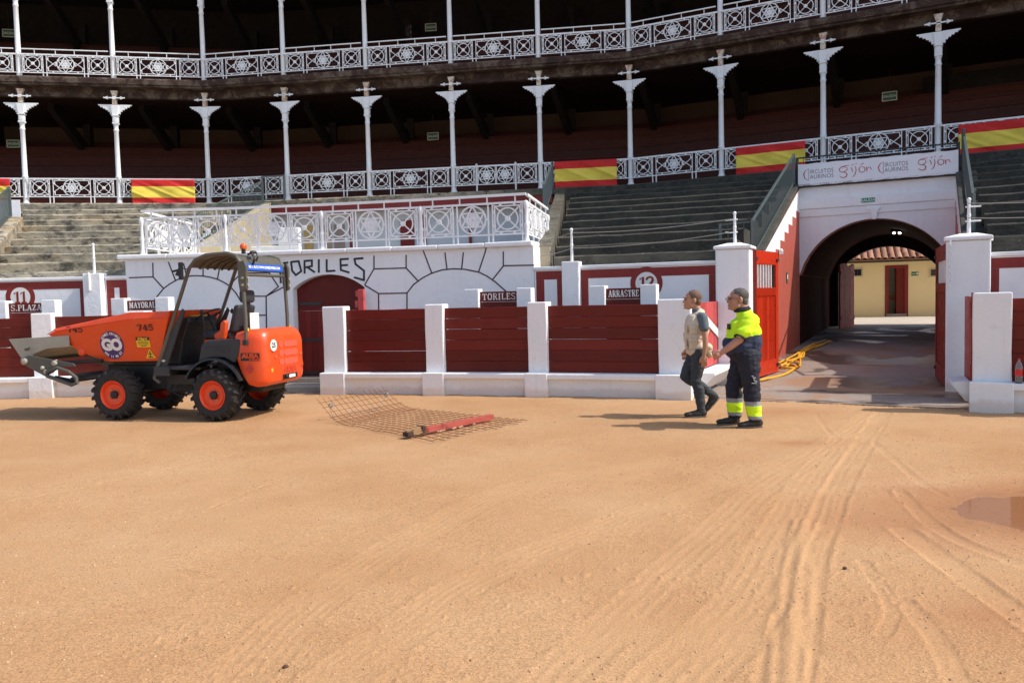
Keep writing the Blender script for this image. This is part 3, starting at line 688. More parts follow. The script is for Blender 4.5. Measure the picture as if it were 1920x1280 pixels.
def number_sign(t, a, z, s, r=.31, ri=.21):
    KS = Matrix.Scale(.80, 4)
    T = frame(RW, a, z); mb = MB(); n = 40; vs = []; fs = []
    for k in range(n):
        c = 2 * PI * k / n; vs += [(ri * math.cos(c), ri * math.sin(c), .0065), (r * math.cos(c), r * math.sin(c), .0065)]
    for k in range(n): fs.append((2 * k, 2 * k + 1, 2 * ((k + 1) % n) + 1, 2 * ((k + 1) % n)))
    mb.add(vs, fs, T); 
    m2 = MB(); m2.add([(ri * math.cos(2 * PI * k / n), ri * math.sin(2 * PI * k / n), .0062) for k in range(n)], [tuple(range(n))], T)
    obj('number_roundel', m2, WHITEP, t); obj('number_ring', mb, RED_LINE, t)
    m = MB()
    if s == '11':
        for x in (-.085, .085):
            strokes(m, [(x - .075, .085), (x + .01, .145), (x + .01, -.16)], [.045, .06, .06], T @ KS @ Matrix.Translation((0, 0, .009)), .003); strokes(m, [(x - .06, -.15), (x + .08, -.15)], .04, T @ KS @ Matrix.Translation((0, 0, .0135)), .002)
    else:
        x = -.10; strokes(m, [(x - .06, .085), (x + .02, .145), (x + .02, -.16)], [.045, .06, .06], T @ KS @ Matrix.Translation((0, 0, .009)), .003); strokes(m, [(x - .05, -.15), (x + .08, -.15)], .04, T @ KS @ Matrix.Translation((0, 0, .0135)), .002)
        c = [(.0, .075), (.03, .125), (.09, .145), (.145, .12), (.155, .065), (.12, .0), (.03, -.09), (.01, -.145), (.165, -.145)]
        strokes(m, c, [.05, .05, .045, .05, .06, .06, .05, .045, .05], T @ KS @ Matrix.Translation((0, 0, .009)), .003)
    obj('number', m, RED_LINE, t)
ZW = 2.36
t = thing('ring_wall', 'white ring wall painted with a red border and the number 11, far left', 'wall', pol(RW, AW(100)))
wall_panel(t, AW(-330), AW(168), ZW, [(AW(-300), AW(167), 1)]); number_sign(t, AW(41), 1.95, '11')
mb = MB(); T = frame(RW, AW(184)); mb.box(-.19, .19, -.02, 2.42, -.1, .20, T); obj('pier', mb, WHITE, t, bevel=.015)
wall_panel(t, AW(201), AW(240), ZW, [(AW(203), AW(241), 1)])
obj('rope_post', rail_rod(frame(RW - .05, AW(184)), 2.40, .62, False), WHITE_IRON, t, smooth=True)
mb = MB(); mb.tube([frame(RW - .21, AW(180)) @ Vector(p) for p in ((0, 2.44, 0), (.01, 2.25, .01), (.0, 2.05, 0))], [.02, .03, .035], 6); obj('rope_knot', mb, WHITEP, t)
t = thing('ring_wall', 'white ring wall painted with a red border and the number 12, left of the big gate', 'wall', pol(RW, AW(1210)))
ZR = 2.28
wall_panel(t, AW(1004), AW(1062), ZR, [(AW(1007), AW(1061), 1)]); wall_panel(t, AW(1088), AW(1352), ZR, [(AW(1089), AW(1347), 1)]); number_sign(t, AW(1213), 1.90, '12')
mb = MB(); T = frame(RW, AW(1075)); mb.box(-.17, .17, -.02, 2.36, -.1, .18, T); obj('pier', mb, WHITE, t, bevel=.015)
obj('rope_post', rail_rod(frame(RW - .02, AW(1075)), 2.34, .62, False), WHITE_IRON, t, smooth=True)
t = thing('ring_wall', 'white ring wall with a red border at the right edge, behind the bottle', 'wall', pol(RW, AW(1920)))
wall_panel(t, AW(1846), AW(2300), 2.22, [(AW(1850), AW(2290), 1)])
def big_pillar(name, label, x, w, zt, arms=-1):
    T = frame(RW - .05, AW(x)); t = thing(name, label, 'pillar', T.translation)
    mb = MB(); mb.box(-w / 2, w / 2, -.02, zt, -.45, .20, T); obj('shaft', mb, WHITE, t, bevel=.03)
    mb = MB(); mb.box(-w / 2 - .03, w / 2 + .03, zt + .001, zt + .06, -.48, .235, T)
    q = w / 2 + .02; ap = zt + .12; mb.add([(-q, zt + .06, -.47), (q, zt + .06, -.47), (q, zt + .06, .225), (-q, zt + .06, .225), (-.12, ap, -.2), (.12, ap, -.2), (.12, ap, -.02), (-.12, ap, -.02)],
        [(0, 1, 5, 4), (1, 2, 6, 5), (2, 3, 7, 6), (3, 0, 4, 7), (4, 5, 6, 7)], T); obj('cap', mb, WHITE, t, bevel=.015)
    obj('rope_post', rail_rod(T @ Matrix.Translation((0, 0, -.12)), ap, .52, arms), WHITE_IRON, t, smooth=True); return t
big_pillar('gate_pillar', 'tall white pillar with a pyramid cap left of the big gate', 1378, .60, 2.46)
GPR = big_pillar('gate_pillar', 'tall white pillar with hanging chain right of the big gate', 1815, .62, 2.42, 1)
# ropes strung over the wall
def rope(label, p, q, sag):
    n = 14; pts = [Vector(p).lerp(Vector(q), k / n) - Vector((0, 0, sag * 4 * (k / n) * (1 - k / n))) for k in range(n + 1)]
    mb = MB(); mb.tube(pts, .009, 5); o = obj('rope', mb, ROPE, smooth=True); tag(o, label, 'rope', 'ropes strung above the ring wall')
P75, P78, P15 = frame(RW - .02, AW(1075)), frame(RW - .17, AW(1378)), frame(RW - .17, AW(1815))
for k, (z1, z2) in enumerate(((2.92, 3.00), (2.62, 2.77))):
    w_ = ('upper', 'lower')[k]
    rope(w_ + ' rope strung from the slim wall post to the post on the left gate pillar', P75 @ Vector((0, z1, 0)), P78 @ Vector((0, z2, 0)), .06)
    rope(w_ + ' rope running from the terrace corner to the slim wall post', pol(RW + .4, AW(1008), z1 + .0 - .1), P75 @ Vector((0, z1, 0)), .02)
    rope(w_ + ' rope running off to the right from the right gate pillar', P15 @ Vector((0, z2, 0)), pol(RW, AW(2150), z2), .05)

# timber shields standing in the alley
def shield(label, xl, xr, word, R=30.75):
    a = (ang(xl, R) + ang(xr, R)) / 2; w = (ang(xl, R) - ang(xr, R)) * R; T = frame(R, a); t = thing('timber_shield', label, 'shield', T.translation, 0, 'timber shields in the alley')
    for s in (-1, 1):
        mb = MB(); mb.box(s * (w / 2 + .15) - .14, s * (w / 2 + .15) + .14, 0, 1.86, -.13, .13, T); obj('post', mb, WHITE, t, bevel=.012)
    h = (1.81 - .25) / 8
    for k in range(8):
        mb = MB(); mb.box(-w / 2 - .009, w / 2 + .009, .25 + k * h + .001, .25 + (k + 1) * h - .004, -.03, .03, T); obj('plank', mb, RED, t, bevel=.003, seg=1)
    if word: obj('lettering', stencil(word, .115, T @ Matrix.Translation((0, 1.655, .031)), sx=min(1.25, (w - .06) / (.115 * (sum(SF[c][0] + .13 for c in word))))), WHITEP, t)
shield('red timber shield lettered S. PLAZA between white posts, far left', 20, 84, 'S.PLAZA')
shield('red timber shield lettered MAYORAL between white posts, behind the dumper bucket', 242, 297, 'MAYORAL')
shield('red timber shield lettered TORILES between white posts, over the middle barrier', 903, 972, 'TORILES')
shield('red timber shield lettered ARRASTRE between white posts, below the number 12', 1139, 1203, 'ARRASTRE')
# ================================================================ BULL PEN BLOCK with terrace
ZB = 2.80
aL, aR = AW(240), AW(1003); dL, dR = AW(549, 560), AW(684, 560)
t = thing('bull_pen_block', 'white painted block with maroon joint lines, red arched door and black TORILES lettering', 'building', pol(RW, AW(620)))
dm = (dL + dR) / 2; hw = (dL - dR) / 2 * RW; crown = 2.27; spring = 1.98; rr = (hw * hw + (crown - spring) ** 2) / 2 / (crown - spring)
def arch_z(a):
    u = (a - dm) * RW; return crown - rr + math.sqrt(max(0, rr * rr - u * u)) if abs(u) <= hw + 1e-6 else -.05
mb = MB()
def wall_cols(mb, a0, a1, n, zl, zt, R0, R1):
    vs = []; fs = []
    for i in range(n + 1):
        a = a0 + (a1 - a0) * i / n; z0 = zl(a)
        for R, z in ((R0, z0), (R1, z0), (R1, zt), (R0, zt)): vs.append(pol(R, a, z))
    for i in range(n):
        for k in range(4): fs.append((i * 4 + k, i * 4 + (k + 1) % 4, i * 4 + 4 + (k + 1) % 4, i * 4 + 4 + k))
    fs += [(0, 1, 2, 3), tuple(n * 4 + k for k in (3, 2, 1, 0))]
    mb.add(vs, fs)
wall_cols(mb, aL, dL, 14, lambda a: -.05, ZB - .10, RW, RW + .5); wall_cols(mb, dL, dR, 24, arch_z, ZB - .10, RW, RW + .5); wall_cols(mb, dR, aR, 20, lambda a: -.05, ZB - .10, RW, RW + .5)
obj('wall', mb, WHITE, t)
for k in range(9):
    b0 = aL + .0012 + (aR - aL - .0012) * k / 9; b1 = aL + .0012 + (aR - aL - .0012) * (k + 1) / 9
    mb = MB(); mb.arc(RW - .10, RW + .5, b0 + (.0 if k else .003), b1 + .0001, ZB - .098, ZB + random.uniform(-.006, .006)); obj('coping_stone', mb, WHITE, t, bevel=.025)
# terrace floor and sides back to the gallery
BL = (Vector((pol(RW, aL).x, pol(RW, aL).y, 0)), Vector((-8.52, 28.5, 0))); BR = (Vector((pol(RW, aR).x, pol(RW, aR).y, 0)), Vector((1.60, 26.6, 0)))
mb = MB(); mb.add([(*pol(RW + .5, aL - (aL - aR) * k / 12).xy, ZB - .12) for k in range(13)] + [(*gpos(2.0 * k / 2 if False else x, -.2).xy, ZB - .12) for x in (4.15, 3, 2, 1.0, .75)], [tuple(range(18))]); obj('terrace_floor', mb, CONC, t)
for (p, q) in (BL, BR):
    d = (q - p).normalized(); L = (q - p).length; n = Vector((-d.y, d.x, 0)); s = -1 if p is BR[0] else 1
    T = Matrix(((d.x, 0, n.x * s), (d.y, 0, n.y * s), (0, 1, 0))).to_4x4(); T.translation = p
    mb = MB(); mb.prism([(.5, -.05), (3.2, -.05), (3.2, ZB - .1), (.5, ZB - .1)], 0.0, .3, 'xy', T); obj('side_wall', mb, STONE_L, t)
# painted joints
def pp(x, y, R=RW - .003):
    return at_R(x, y, R)
C2 = lambda pts: [(220 + a / 3.459, 350 + b / 3.459) for a, b in pts]
C3 = lambda pts: [(560 + a / 3.2, 430 + b / 3.2) for a, b in pts]
def wline(mb, pts, w, dd=.004, k=[0]):
    for (x0, y0), (x1, y1) in zip(pts[:-1], pts[1:]):
        k[0] += 1; A_ = pp(x0, y0); B_ = pp(x1, y1); d = (B_ - A_).normalized(); nseg = max(1, int((B_ - A_).length / .35))
        for j in range(nseg):
            a_ = pp(x0 + (x1 - x0) * j / nseg, y0 + (y1 - y0) * j / nseg); b_ = pp(x0 + (x1 - x0) * (j + 1) / nseg, y0 + (y1 - y0) * (j + 1) / nseg)
            mb.bar(a_ - d * w * .3, b_ + d * w * .3, w, dd + (k[0] % 5) * .0004, up=(0, -1, 0)) if False else mb.bar(a_ - d * w * .3, b_ + d * w * .3, dd + (k[0] % 5) * .0005, w, up=Vector((0, -1, 0)).cross(d))
L1 = [C2([(230, 495), (232, 585), (300, 660)]), C2([(78, 590), (232, 585)]), C2([(332, 490), (378, 610)]), C2([(430, 500), (452, 590)]), C2([(556, 520), (556, 578)]), C2([(662, 530), (650, 597)]), C2([(790, 575), (725, 640)]),
      C2([(225, 760), (255, 715), (300, 660), (340, 630), (385, 605), (430, 588), (480, 578), (520, 577), (560, 580), (605, 587), (650, 600), (692, 620), (730, 645), (770, 690), (800, 740)]),
      C2([(840, 560), (985, 558), (1045, 648), (965, 710)]), C2([(800, 710), (965, 710), (968, 940)]), C2([(800, 833), (968, 833)]), C2([(965, 710), (1098, 640)])]
for q in L1: mb = MB(); wline(mb, q, .026); obj('joint_line', mb, MAROON, t)
L2 = [C3([(735, 95), (800, 265)]), C3([(878, 140), (890, 240)]), C3([(988, 140), (978, 237)]), C3([(1132, 85), (1118, 140), (1080, 255)]), C3([(1228, 135), (1228, 220), (1165, 300)]), C3([(1228, 218), (1412, 215)]),
      C3([(645, 155), (645, 232), (718, 310)]), C3([(452, 160), (452, 237), (645, 232)]), C3([(452, 237), (398, 330)]), C3([(398, 335), (480, 385), (650, 382), (650, 470)]), C3([(480, 385), (480, 600)]),
      C3([(650, 382), (690, 330), (745, 290), (800, 262), (860, 243), (930, 236), (1000, 240), (1080, 256), (1130, 280), (1180, 315), (1240, 368), (1280, 420)]), C3([(650, 470), (650, 640)])]
for q in L2: mb = MB(); wline(mb, q, .026); obj('joint_line', mb, MAROON, t)
mb = MB()
for q in ([(1005, 505), (1105, 492)], [(1056, 498), (1060, 622)], [(1128, 488), (1176, 483), (1193, 548), (1158, 573), (1134, 545), (1127, 488)], [(1215, 560), (1214, 482), (1262, 478), (1262, 515), (1218, 524)], [(1232, 522), (1278, 553)],
          [(1307, 475), (1307, 554)], [(1358, 475), (1358, 548), (1410, 545)], [(1497, 468), (1447, 471), (1450, 540), (1502, 556)], [(1450, 511), (1492, 508)], [(1592, 464), (1538, 468), (1545, 502), (1600, 545), (1600, 606), (1538, 588)]):
    wline(mb, C2(q), .042, .005)
obj('lettering', mb, BLACKP, t)
# arched door
RD = RW + .22
dT = frame(RD, dm); dr = obj('door_head', MB().prism([(-hw, 1.52)] + [(u, crown - .012 - rr + math.sqrt(rr * rr - u * u)) for u in [(-hw + 2 * hw * k / 14) * .999 for k in range(15)]] + [(hw, 1.52)], -.04, 0, 'xy', dT), RED_DARK, t)
mb = MB(); mb.prism([(-hw, 1.50), (hw, 1.50), (hw, 1.53), (-hw, 1.53)], -.04, .012, 'xy', dT); obj('door_rail', mb, RED_DARK, t)
n = 11
for k in range(n):
    mb = MB(); mb.prism([(-hw + 2 * hw * k / n + .003, .03), (-hw + 2 * hw * (k + 1) / n - .003, .03), (-hw + 2 * hw * (k + 1) / n - .003, 1.498), (-hw + 2 * hw * k / n + .003, 1.498)], -.04, random.uniform(-.006, 0), 'xy', dT); obj('door_board', mb, RED_DARK, t)
for z in (1.66, .88, .16):
    mb = MB(); mb.box(-hw + .03, -hw + .55, z - .03, z + .03, .002, .014, dT); obj('strap_hinge', mb, STEEL_DARK, t)
mb = MB(); mb.box(.30, .42, 1.36, 1.50, .002, .05, dT); obj('bolt', mb, STEEL_DARK, t)
mb = MB(); mb.arc(RW - .30, RW + .2, dL + .003, dR - .003, .0, .09); obj('door_sill', mb, CONC, t)
mb = MB(); mb.arc(RB + .25, RB + 1.0, A(505), A(612), .0, .085); struct('pen_threshold', mb, CONC)
# battered red post beside the door and dark slot
p0 = pp(676, 545, RW - .25); p1 = pp(679, 600, RW - .25)
mb = MB(); T = frame(RW - .25, ang(679, RW - .25)); mb.box(-.055, .075, 0, 1.93, -.05, .07, T)
mb.box(-.11, -.04, 1.78, 1.90, -.03, .05, T); mb.box(-.13, -.05, 1.55, 1.70, -.03, .05, T); mb.box(-.10, -.05, 1.40, 1.50, -.03, .05, T)
o = obj('gate_post', mb, RED_FADE, bevel=.012); tag(o, 'battered red timber post standing at the right side of the arched pen door', 'post')
mb = MB(); T = frame(RW, AW(694, 575)); mb.box(-.11, .11, 1.38, 1.47, .001, .03, T); obj('iron_plate', mb, STEEL_DARK, t)

# ================================================================ ORNAMENTAL IRON RAILINGS
def circ(mb, cx, cz, r, w, n=22, y=0, th=.022):
    vs = []; fs = []
    for k in range(n):
        a = 2 * PI * k / n; c, s = math.cos(a), math.sin(a)
        for rr_, yy_ in ((r - w / 2, -th / 2), (r + w / 2, -th / 2), (r + w / 2, th / 2), (r - w / 2, th / 2)): vs.append((cx + rr_ * c, y + yy_, cz + rr_ * s))
    for k in range(n):
        for q in range(4): fs.append((k * 4 + q, k * 4 + (q + 1) % 4, ((k + 1) % n) * 4 + (q + 1) % 4, ((k + 1) % n) * 4 + q))
    mb.add(vs, fs)
def ln(mb, pts, w=.024, th=.02, closed=False, y=0):
    pts = list(pts) + ([pts[0]] if closed else [])
    for a, b in zip(pts[:-1], pts[1:]): mb.bar((a[0], y, a[1]), (b[0], y, b[1]), th, w, up=(b[1] - a[1], 0, a[0] - b[0])) if False else mb.bar((a[0], y, a[1]), (b[0], y, b[1]), w, th, up=(0, 1, 0))
def blob(mb, x, z, r=.03, th=.03): mb.box(x - r, x + r, -th / 2, th / 2, z - r, z + r)
def square_panel(w, h, lw=.022):
    mb = MB(); e = .045; r = min(w, h) * .36; cx, cz = w / 2, h / 2
    ln(mb, [(0, 0), (0, h)], lw); ln(mb, [(w, 0), (w, h)], lw)
    ln(mb, [(e, e), (w - e, e), (w - e, h - e), (e, h - e)], lw * .9, closed=True)
    circ(mb, cx, cz, r, lw)
    for sx in (-1, 1):
        for sz in (-1, 1): ln(mb, [(cx, cz), (cx + sx * (w / 2 - e * .4), cz + sz * (h / 2 - e * .4))], lw * .9, y=.006)
    mb.lathe([(.0, -.025), (.055, -.02), (.055, .02), (0, .025)], 10, Matrix.Translation((cx, 0, cz)) @ Matrix.Rotation(PI / 2, 4, 'X'))
    for f in (.27, .73):
        blob(mb, w * f, e * .5, .024); blob(mb, w * f, h - e * .5, .024); blob(mb, e * .5, h * f, .024); blob(mb, w - e * .5, h * f, .024)
    return mb
def hexa(mb, cx, cz, r, lw):
    circ(mb, cx, cz, r, lw * 1.1, 28)
    for o_ in (0, PI): ln(mb, [(cx + r * math.sin(o_ + k * 2 * PI / 3), cz + r * math.cos(o_ + k * 2 * PI / 3)) for k in range(3)], lw, closed=True, y=.004 if o_ else -.004)
    for k in range(6):
        a = k * PI / 3; ln(mb, [(cx, cz), (cx + r * .52 * math.sin(a), cz + r * .52 * math.cos(a))], lw * 1.9, .012)
        b = a + PI / 6; ln(mb, [(cx, cz), (cx + r * .42 * math.sin(b), cz + r * .42 * math.cos(b))], lw * .9, .016)
    circ(mb, cx, cz, r * .44, lw * .8, 14)
def star_panel(w, h, lw=.022, full=True):
    mb = MB(); cx, cz = w / 2, h / 2; r = h * .46
    ln(mb, [(0, 0), (0, h)], lw); ln(mb, [(w, 0), (w, h)], lw); hexa(mb, cx, cz, r, lw)
    if full:
        e = .05
        for s in (-1, 1):
            X = lambda q: cx + s * q
            H_ = w / 2 - e
            ln(mb, [(X(r * .45), e), (X(H_), e), (X(H_), h * .30), (X(r + .02), h * .62), (X(r + .03), h * .38), (X(H_), h * .70), (X(H_), h - e), (X(r * .45), h - e)], lw * .95)
            for f in (.26, .74): blob(mb, X(w / 2 - e * .5), h * f, .024)
            blob(mb, X(w * .33), e * .45, .022); blob(mb, X(w * .33), h - e * .45, .022)
            ln(mb, [(X(r), h / 2), (X(r + .05), h / 2)], lw * 1.6)
    else:
        for s in (-1, 1): blob(mb, cx + s * (r + .03), cz, .022)
    return mb
BAY = (gpos(1) - gpos(0)).length
SQW, STW, PH = .64, 1.20, .60
def make_railing(name, upper):
    t = thing(name, 'x', 'railing'); zb = .255 if not upper else .15; y = -.10
    Mt = lambda x, z=zb: Matrix.Translation((x, y, z))
    gap = (BAY - 2 * SQW - STW - 2 * .12) / 2; xs = gap; xst = gap + SQW + .12; xs2 = xst + STW + .12
    sq = square_panel(SQW, PH); me = mesh_of(sq, IRON); fix_normals(me)
    obj('square_panel', me, None, t, M=Mt(xs)); obj('square_panel', me, None, t, M=Mt(xs2))
    obj('star_panel', star_panel(STW, PH), IRON, t, local=True, M=Mt(xst))
    mb = MB(); mb.bar((.06, y, zb + PH + .012), (BAY - .06, y, zb + PH + .012), .05, .024, up=(0, 1, 0)); obj('top_rail', mb, IRON, t, local=True)
    mb = MB(); mb.bar((.06, y, zb - .012), (BAY - .06, y, zb - .012), .03, .022, up=(0, 1, 0)); obj('bottom_rail', mb, IRON, t, local=True)
    for x in (xs + SQW, xst, xst + STW, xs2):
        mb = MB(); mb.bar((x, y, -.02), (x, y, zb - .02), .03, .03); obj('leg', mb, IRON, t, local=True)
    if upper:
        mb = MB(); mb.bar((.12, y, zb + PH + .19), (BAY - .12, y, zb + PH + .19), .035, .035); 
        for f in (.18, .40, .60, .84): mb.bar((BAY * f, y, zb + PH + .02), (BAY * f, y, zb + PH + .18), .022, .022)
        obj('hand_rail', mb, IRON, t, local=True)
    return t
ZG, ZU = 5.34, 9.70
low_lab = {-3: 'lower gallery railing at the far left edge, partly behind a flag', -2: 'lower gallery railing with its star panel in full view above the left stone seats', -1: 'lower gallery railing half hidden by the small left flag beside the stair',
 0: 'lower gallery railing behind the grey stair railing at the corner of the gallery', 1: 'lower gallery railing in the first bay right of the grey landing railing', 2: 'lower gallery railing two bays right of the grey stair railing',
 3: 'lower gallery railing with two narrow stars side by side', 4: 'lower gallery railing right of the one with two narrow stars', 5: 'lower gallery railing over the dark seats, just right of the middle flag', 6: 'lower gallery railing between a white column and the flag left of the banner', 7: 'lower gallery railing directly above the long white banner', 8: 'lower gallery railing half covered by the flag in the top right'}
up_lab = {-3: 'upper gallery railing at the far left edge', -2: 'upper gallery railing, second bay from the left edge', -1: 'upper gallery railing in the bay ending at the left corner of the gallery', 0: 'upper gallery railing starting at the left corner of the gallery', 1: 'upper gallery railing in the second bay right of the left corner',
 2: 'upper gallery railing below and left of the bright skylight', 3: 'upper gallery railing just right of the bright skylight', 4: 'upper gallery railing in the bay ending at the right corner of the gallery', 5: 'upper gallery railing in the bay starting at the right corner of the gallery', 6: 'upper gallery railing, second bay right of the right corner', 7: 'upper gallery railing, third bay right of the right corner, cut by the top edge'}
def place_rail(proto, i, z, lab, grp, first):
    a, b = gpos(i, 0, z), gpos(i + 1, 0, z); rz = math.atan2(b.y - a.y, b.x - a.x)
    if first: proto.location = a; proto.rotation_euler = (0, 0, rz); proto['label'] = lab; proto['group'] = grp; WM[proto] = Matrix.Translation(a) @ Matrix.Rotation(rz, 4, 'Z'); return proto
    c = copy_tree(proto, a, rz, lab); c['group'] = grp; return c
lp = make_railing('iron_railing', False)
for k, i in enumerate([x for x in range(-3, 9) if x != 3]): place_rail(lp, i, ZG, low_lab[i], 'white iron railings of the lower gallery', k == 0)
upr = make_railing('iron_railing', True)
for k, i in enumerate(range(-3, 8)): place_rail(upr, i, ZU, up_lab[i], 'white iron railings of the upper gallery', k == 0)
# the bay with a double gate (two narrow stars)
a, b = gpos(3, 0, ZG), gpos(4, 0, ZG); t = thing('iron_railing', low_lab[3], 'railing', a, math.atan2(b.y - a.y, b.x - a.x), 'white iron railings of the lower gallery')
me = mesh_of(square_panel(SQW, PH), IRON); fix_normals(me); zb = .255
obj('square_panel', me, None, t, M=Matrix.Translation((.13, -.1, zb))); obj('square_panel', me, None, t, M=Matrix.Translation((BAY - .13 - SQW, -.1, zb)))
me = mesh_of(star_panel(.60, PH, full=False), IRON); fix_normals(me)
obj('star_panel', me, None, t, M=Matrix.Translation((.88, -.1, zb))); obj('star_panel', me, None, t, M=Matrix.Translation((1.52, -.1, zb)))
mb = MB(); mb.bar((.06, -.1, zb + PH + .012), (BAY - .06, -.1, zb + PH + .012), .05, .024, up=(0, 1, 0)); obj('top_rail', mb, IRON, t, local=True)
mb = MB(); mb.bar((.06, -.1, zb - .012), (BAY - .06, -.1, zb - .012), .03, .022, up=(0, 1, 0)); obj('bottom_rail', mb, IRON, t, local=True)
for x in (.83, 2.18): mb = MB(); mb.lathe([(.03, 0), (.03, .9), (.045, .92), (0, .97)], 8, Matrix.Translation((x, -.1, 0))); obj('gate_post', mb, IRON, t, local=True, smooth=True)

# terrace railing on the pen block
tp = [265, 422, 603, 789, 987]; ta = [ang(x, RW + .05, 410) for x in tp]
t = thing('terrace_railing', 'white ornamental railing with stars along the terrace above the TORILES lettering', 'railing', pol(RW + .05, ta[2], ZB))
def t_post(T, h=.80):
    mb = MB(); mb.lathe([(.06, 0), (.05, .05), (.04, .10), (.045, .30), (.052, .34), (.035, .38), (.032, .62), (.05, .68), (.056, .74), (.045, .79), (.02, .81), (0, .82)], 10, T); return mb
for a in ta: obj('post', t_post(Matrix.Translation(pol(RW + .05, a, ZB))), WHITE_IRON, t, smooth=True)
def rail_bay(t, P0, P1, panels, H0=.17, PHT=.60, rail_over=True, share={}):
    d = P1 - P0; L = d.length; d.normalize(); up = Vector((0, 0, 1)); n_ = d.cross(up)
    T = Matrix((d, -n_, up)).transposed().to_4x4(); T.translation = P0; LM = WM[t].inverted() @ T
    for kind, x0, w in panels(L):
        mb = square_panel(w, PHT, .026) if kind == 's' else star_panel(w, PHT, .028, False)
        obj('square_panel' if kind == 's' else 'star_panel', mb, WHITE_IRON, t, local=True, M=LM @ Matrix.Translation((x0, 0, H0)))
        for x in (x0, x0 + w): m = MB(); m.bar((x, 0, 0), (x, 0, H0), .026, .026); obj('leg', m, WHITE_IRON, t, local=True, M=LM)
    mb = MB(); mb.bar((.03, 0, H0 + PHT + .015), (L - .03, 0, H0 + PHT + .015), .04, .03, up=(0, 1, 0)); obj('top_rail', mb, WHITE_IRON, t, local=True, M=LM)
    mb = MB(); mb.bar((.03, 0, H0 - .01), (L - .03, 0, H0 - .01), .03, .022, up=(0, 1, 0)); obj('bottom_rail', mb, WHITE_IRON, t, local=True, M=LM)
    if rail_over:
        mb = MB(); mb.bar((.0, 0, H0 + PHT + .17), (L, 0, H0 + PHT + .17), .05, .05)
        for f in np.linspace(.12, .9, 4): mb.bar((L * f, 0, H0 + PHT + .03), (L * f, 0, H0 + PHT + .16), .024, .024)
        obj('hand_rail', mb, WHITE_IRON, t, local=True, M=LM)
P3 = lambda L: [('s', .08, .62), ('c', L / 2 - .33, .66), ('s', L - .70, .62)]
for a, b in zip(ta[:-1], ta[1:]): rail_bay(t, pol(RW + .05, a, ZB), pol(RW + .05, b, ZB), P3)
sl = Vector((-8.04, 20.55, ZB)); sr = Vector((.90, 18.95, ZB)); p0, p1 = pol(RW + .05, ta[0], ZB), pol(RW + .05, ta[-1], ZB)
t2 = thing('terrace_railing', 'sunlit white ornamental railing along the left side of the terrace', 'railing', p0)
rail_bay(t2, p0.lerp(sl, .04), sl, lambda L: [('s', .06, .62), ('c', .76, .62), ('c', 1.46, .62), ('s', L - .72, .62)]); obj('post', t_post(Matrix.Translation(sl)), WHITE_IRON, t2, smooth=True)
t2 = thing('terrace_railing', 'sunlit white ornamental railing along the right side of the terrace', 'railing', p1)
rail_bay(t2, p1.lerp(sr, .04), sr, lambda L: [('s', .06, .62), ('c', .76, .62), ('c', 1.46, .62), ('s', L - .72, .62)]); obj('post', t_post(Matrix.Translation(sr)), WHITE_IRON, t2, smooth=True)

# ================================================================ STONE SEATING
def a_line(R, p, q):
    d = q - p; d = d.normalized(); c = Vector((CX, CY, 0)); m = p - c; b = m.dot(d); cc = m.dot(m) - R * R; s = -b + math.sqrt(max(0, b * b - cc)); w = p + d * s; return math.atan2(w.y - CY, w.x - CX)
U = Vector((.464, .886, 0)).normalized(); V = Vector((U.y, -U.x, 0)); CC = Vector((CX, CY, 0))
def PS(s, off, z=0.0): return CC + U * s + V * off + Vector((0, 0, z))
ROWS = [(32.36 + 1.02 * k, 2.50 + .272 * k) for k in range(10)]
def seat_row(t, k, a0, a1, par=None):
    R, z = ROWS[k]; z0 = (z - .40) if k else 1.6; n = max(2, int((a0 - a1) * R / .45)); vs = []; fs = []; rnd_ = random.Random(k * 31 + int(a0 * 100))
    for i in range(n + 1):
        a = a0 + (a1 - a0) * i / n; j = rnd_.uniform(-.018, .018); zj = rnd_.uniform(-.010, .010); nj = rnd_.uniform(.0, .02)
        prof = [(R + j * .6 - .004, z0), (R + j * .3 + nj * .5, z - .15), (R + j * .5, z - .08 + zj), (R + j * .5 - .004, z - .050 + zj), (R + j * .5 - .006 + nj * .3, z - .030 + zj), (R + j * .5 + .028 + nj * .5, z + zj), (R + .5, z + zj * .5), (R + 1.06, z - .01), (R + 1.06, z0)]
        for rr_, zz in prof: vs.append(pol(rr_, a, zz))
    m = len(prof)
    for i in range(n):
        for q in range(m): fs.append((i * m + q, i * m + (q + 1) % m, (i + 1) * m + (q + 1) % m, (i + 1) * m + q))
    fs += [tuple(range(m)), tuple(n * m + q for q in range(m - 1, -1, -1))]
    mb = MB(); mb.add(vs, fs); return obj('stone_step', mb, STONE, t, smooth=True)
stairL = (Vector((-11.9, 18.2, 0)), Vector((-14.45, 23.95, 0))); stairL2 = (Vector((-14.45, 23.95, 0)), Vector((-16.9, 28.1, 0)))       # stair at the far left edge
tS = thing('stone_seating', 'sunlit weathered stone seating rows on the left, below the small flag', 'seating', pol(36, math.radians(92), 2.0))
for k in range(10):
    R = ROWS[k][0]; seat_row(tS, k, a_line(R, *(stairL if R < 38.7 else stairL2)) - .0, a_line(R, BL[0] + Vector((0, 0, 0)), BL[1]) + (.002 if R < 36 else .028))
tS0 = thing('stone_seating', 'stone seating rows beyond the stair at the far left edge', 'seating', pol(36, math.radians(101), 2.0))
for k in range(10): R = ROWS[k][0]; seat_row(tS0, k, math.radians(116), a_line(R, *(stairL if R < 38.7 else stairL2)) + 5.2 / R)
tM = thing('stone_seating', 'dark shaded stone seating rows between the terrace and the big gate', 'seating', pol(36, math.radians(69), 2.0))
FL0, FL1 = PS(30, -2.15), PS(45, -2.15); FR0, FR1 = PS(30, 2.15), PS(45, 2.15)
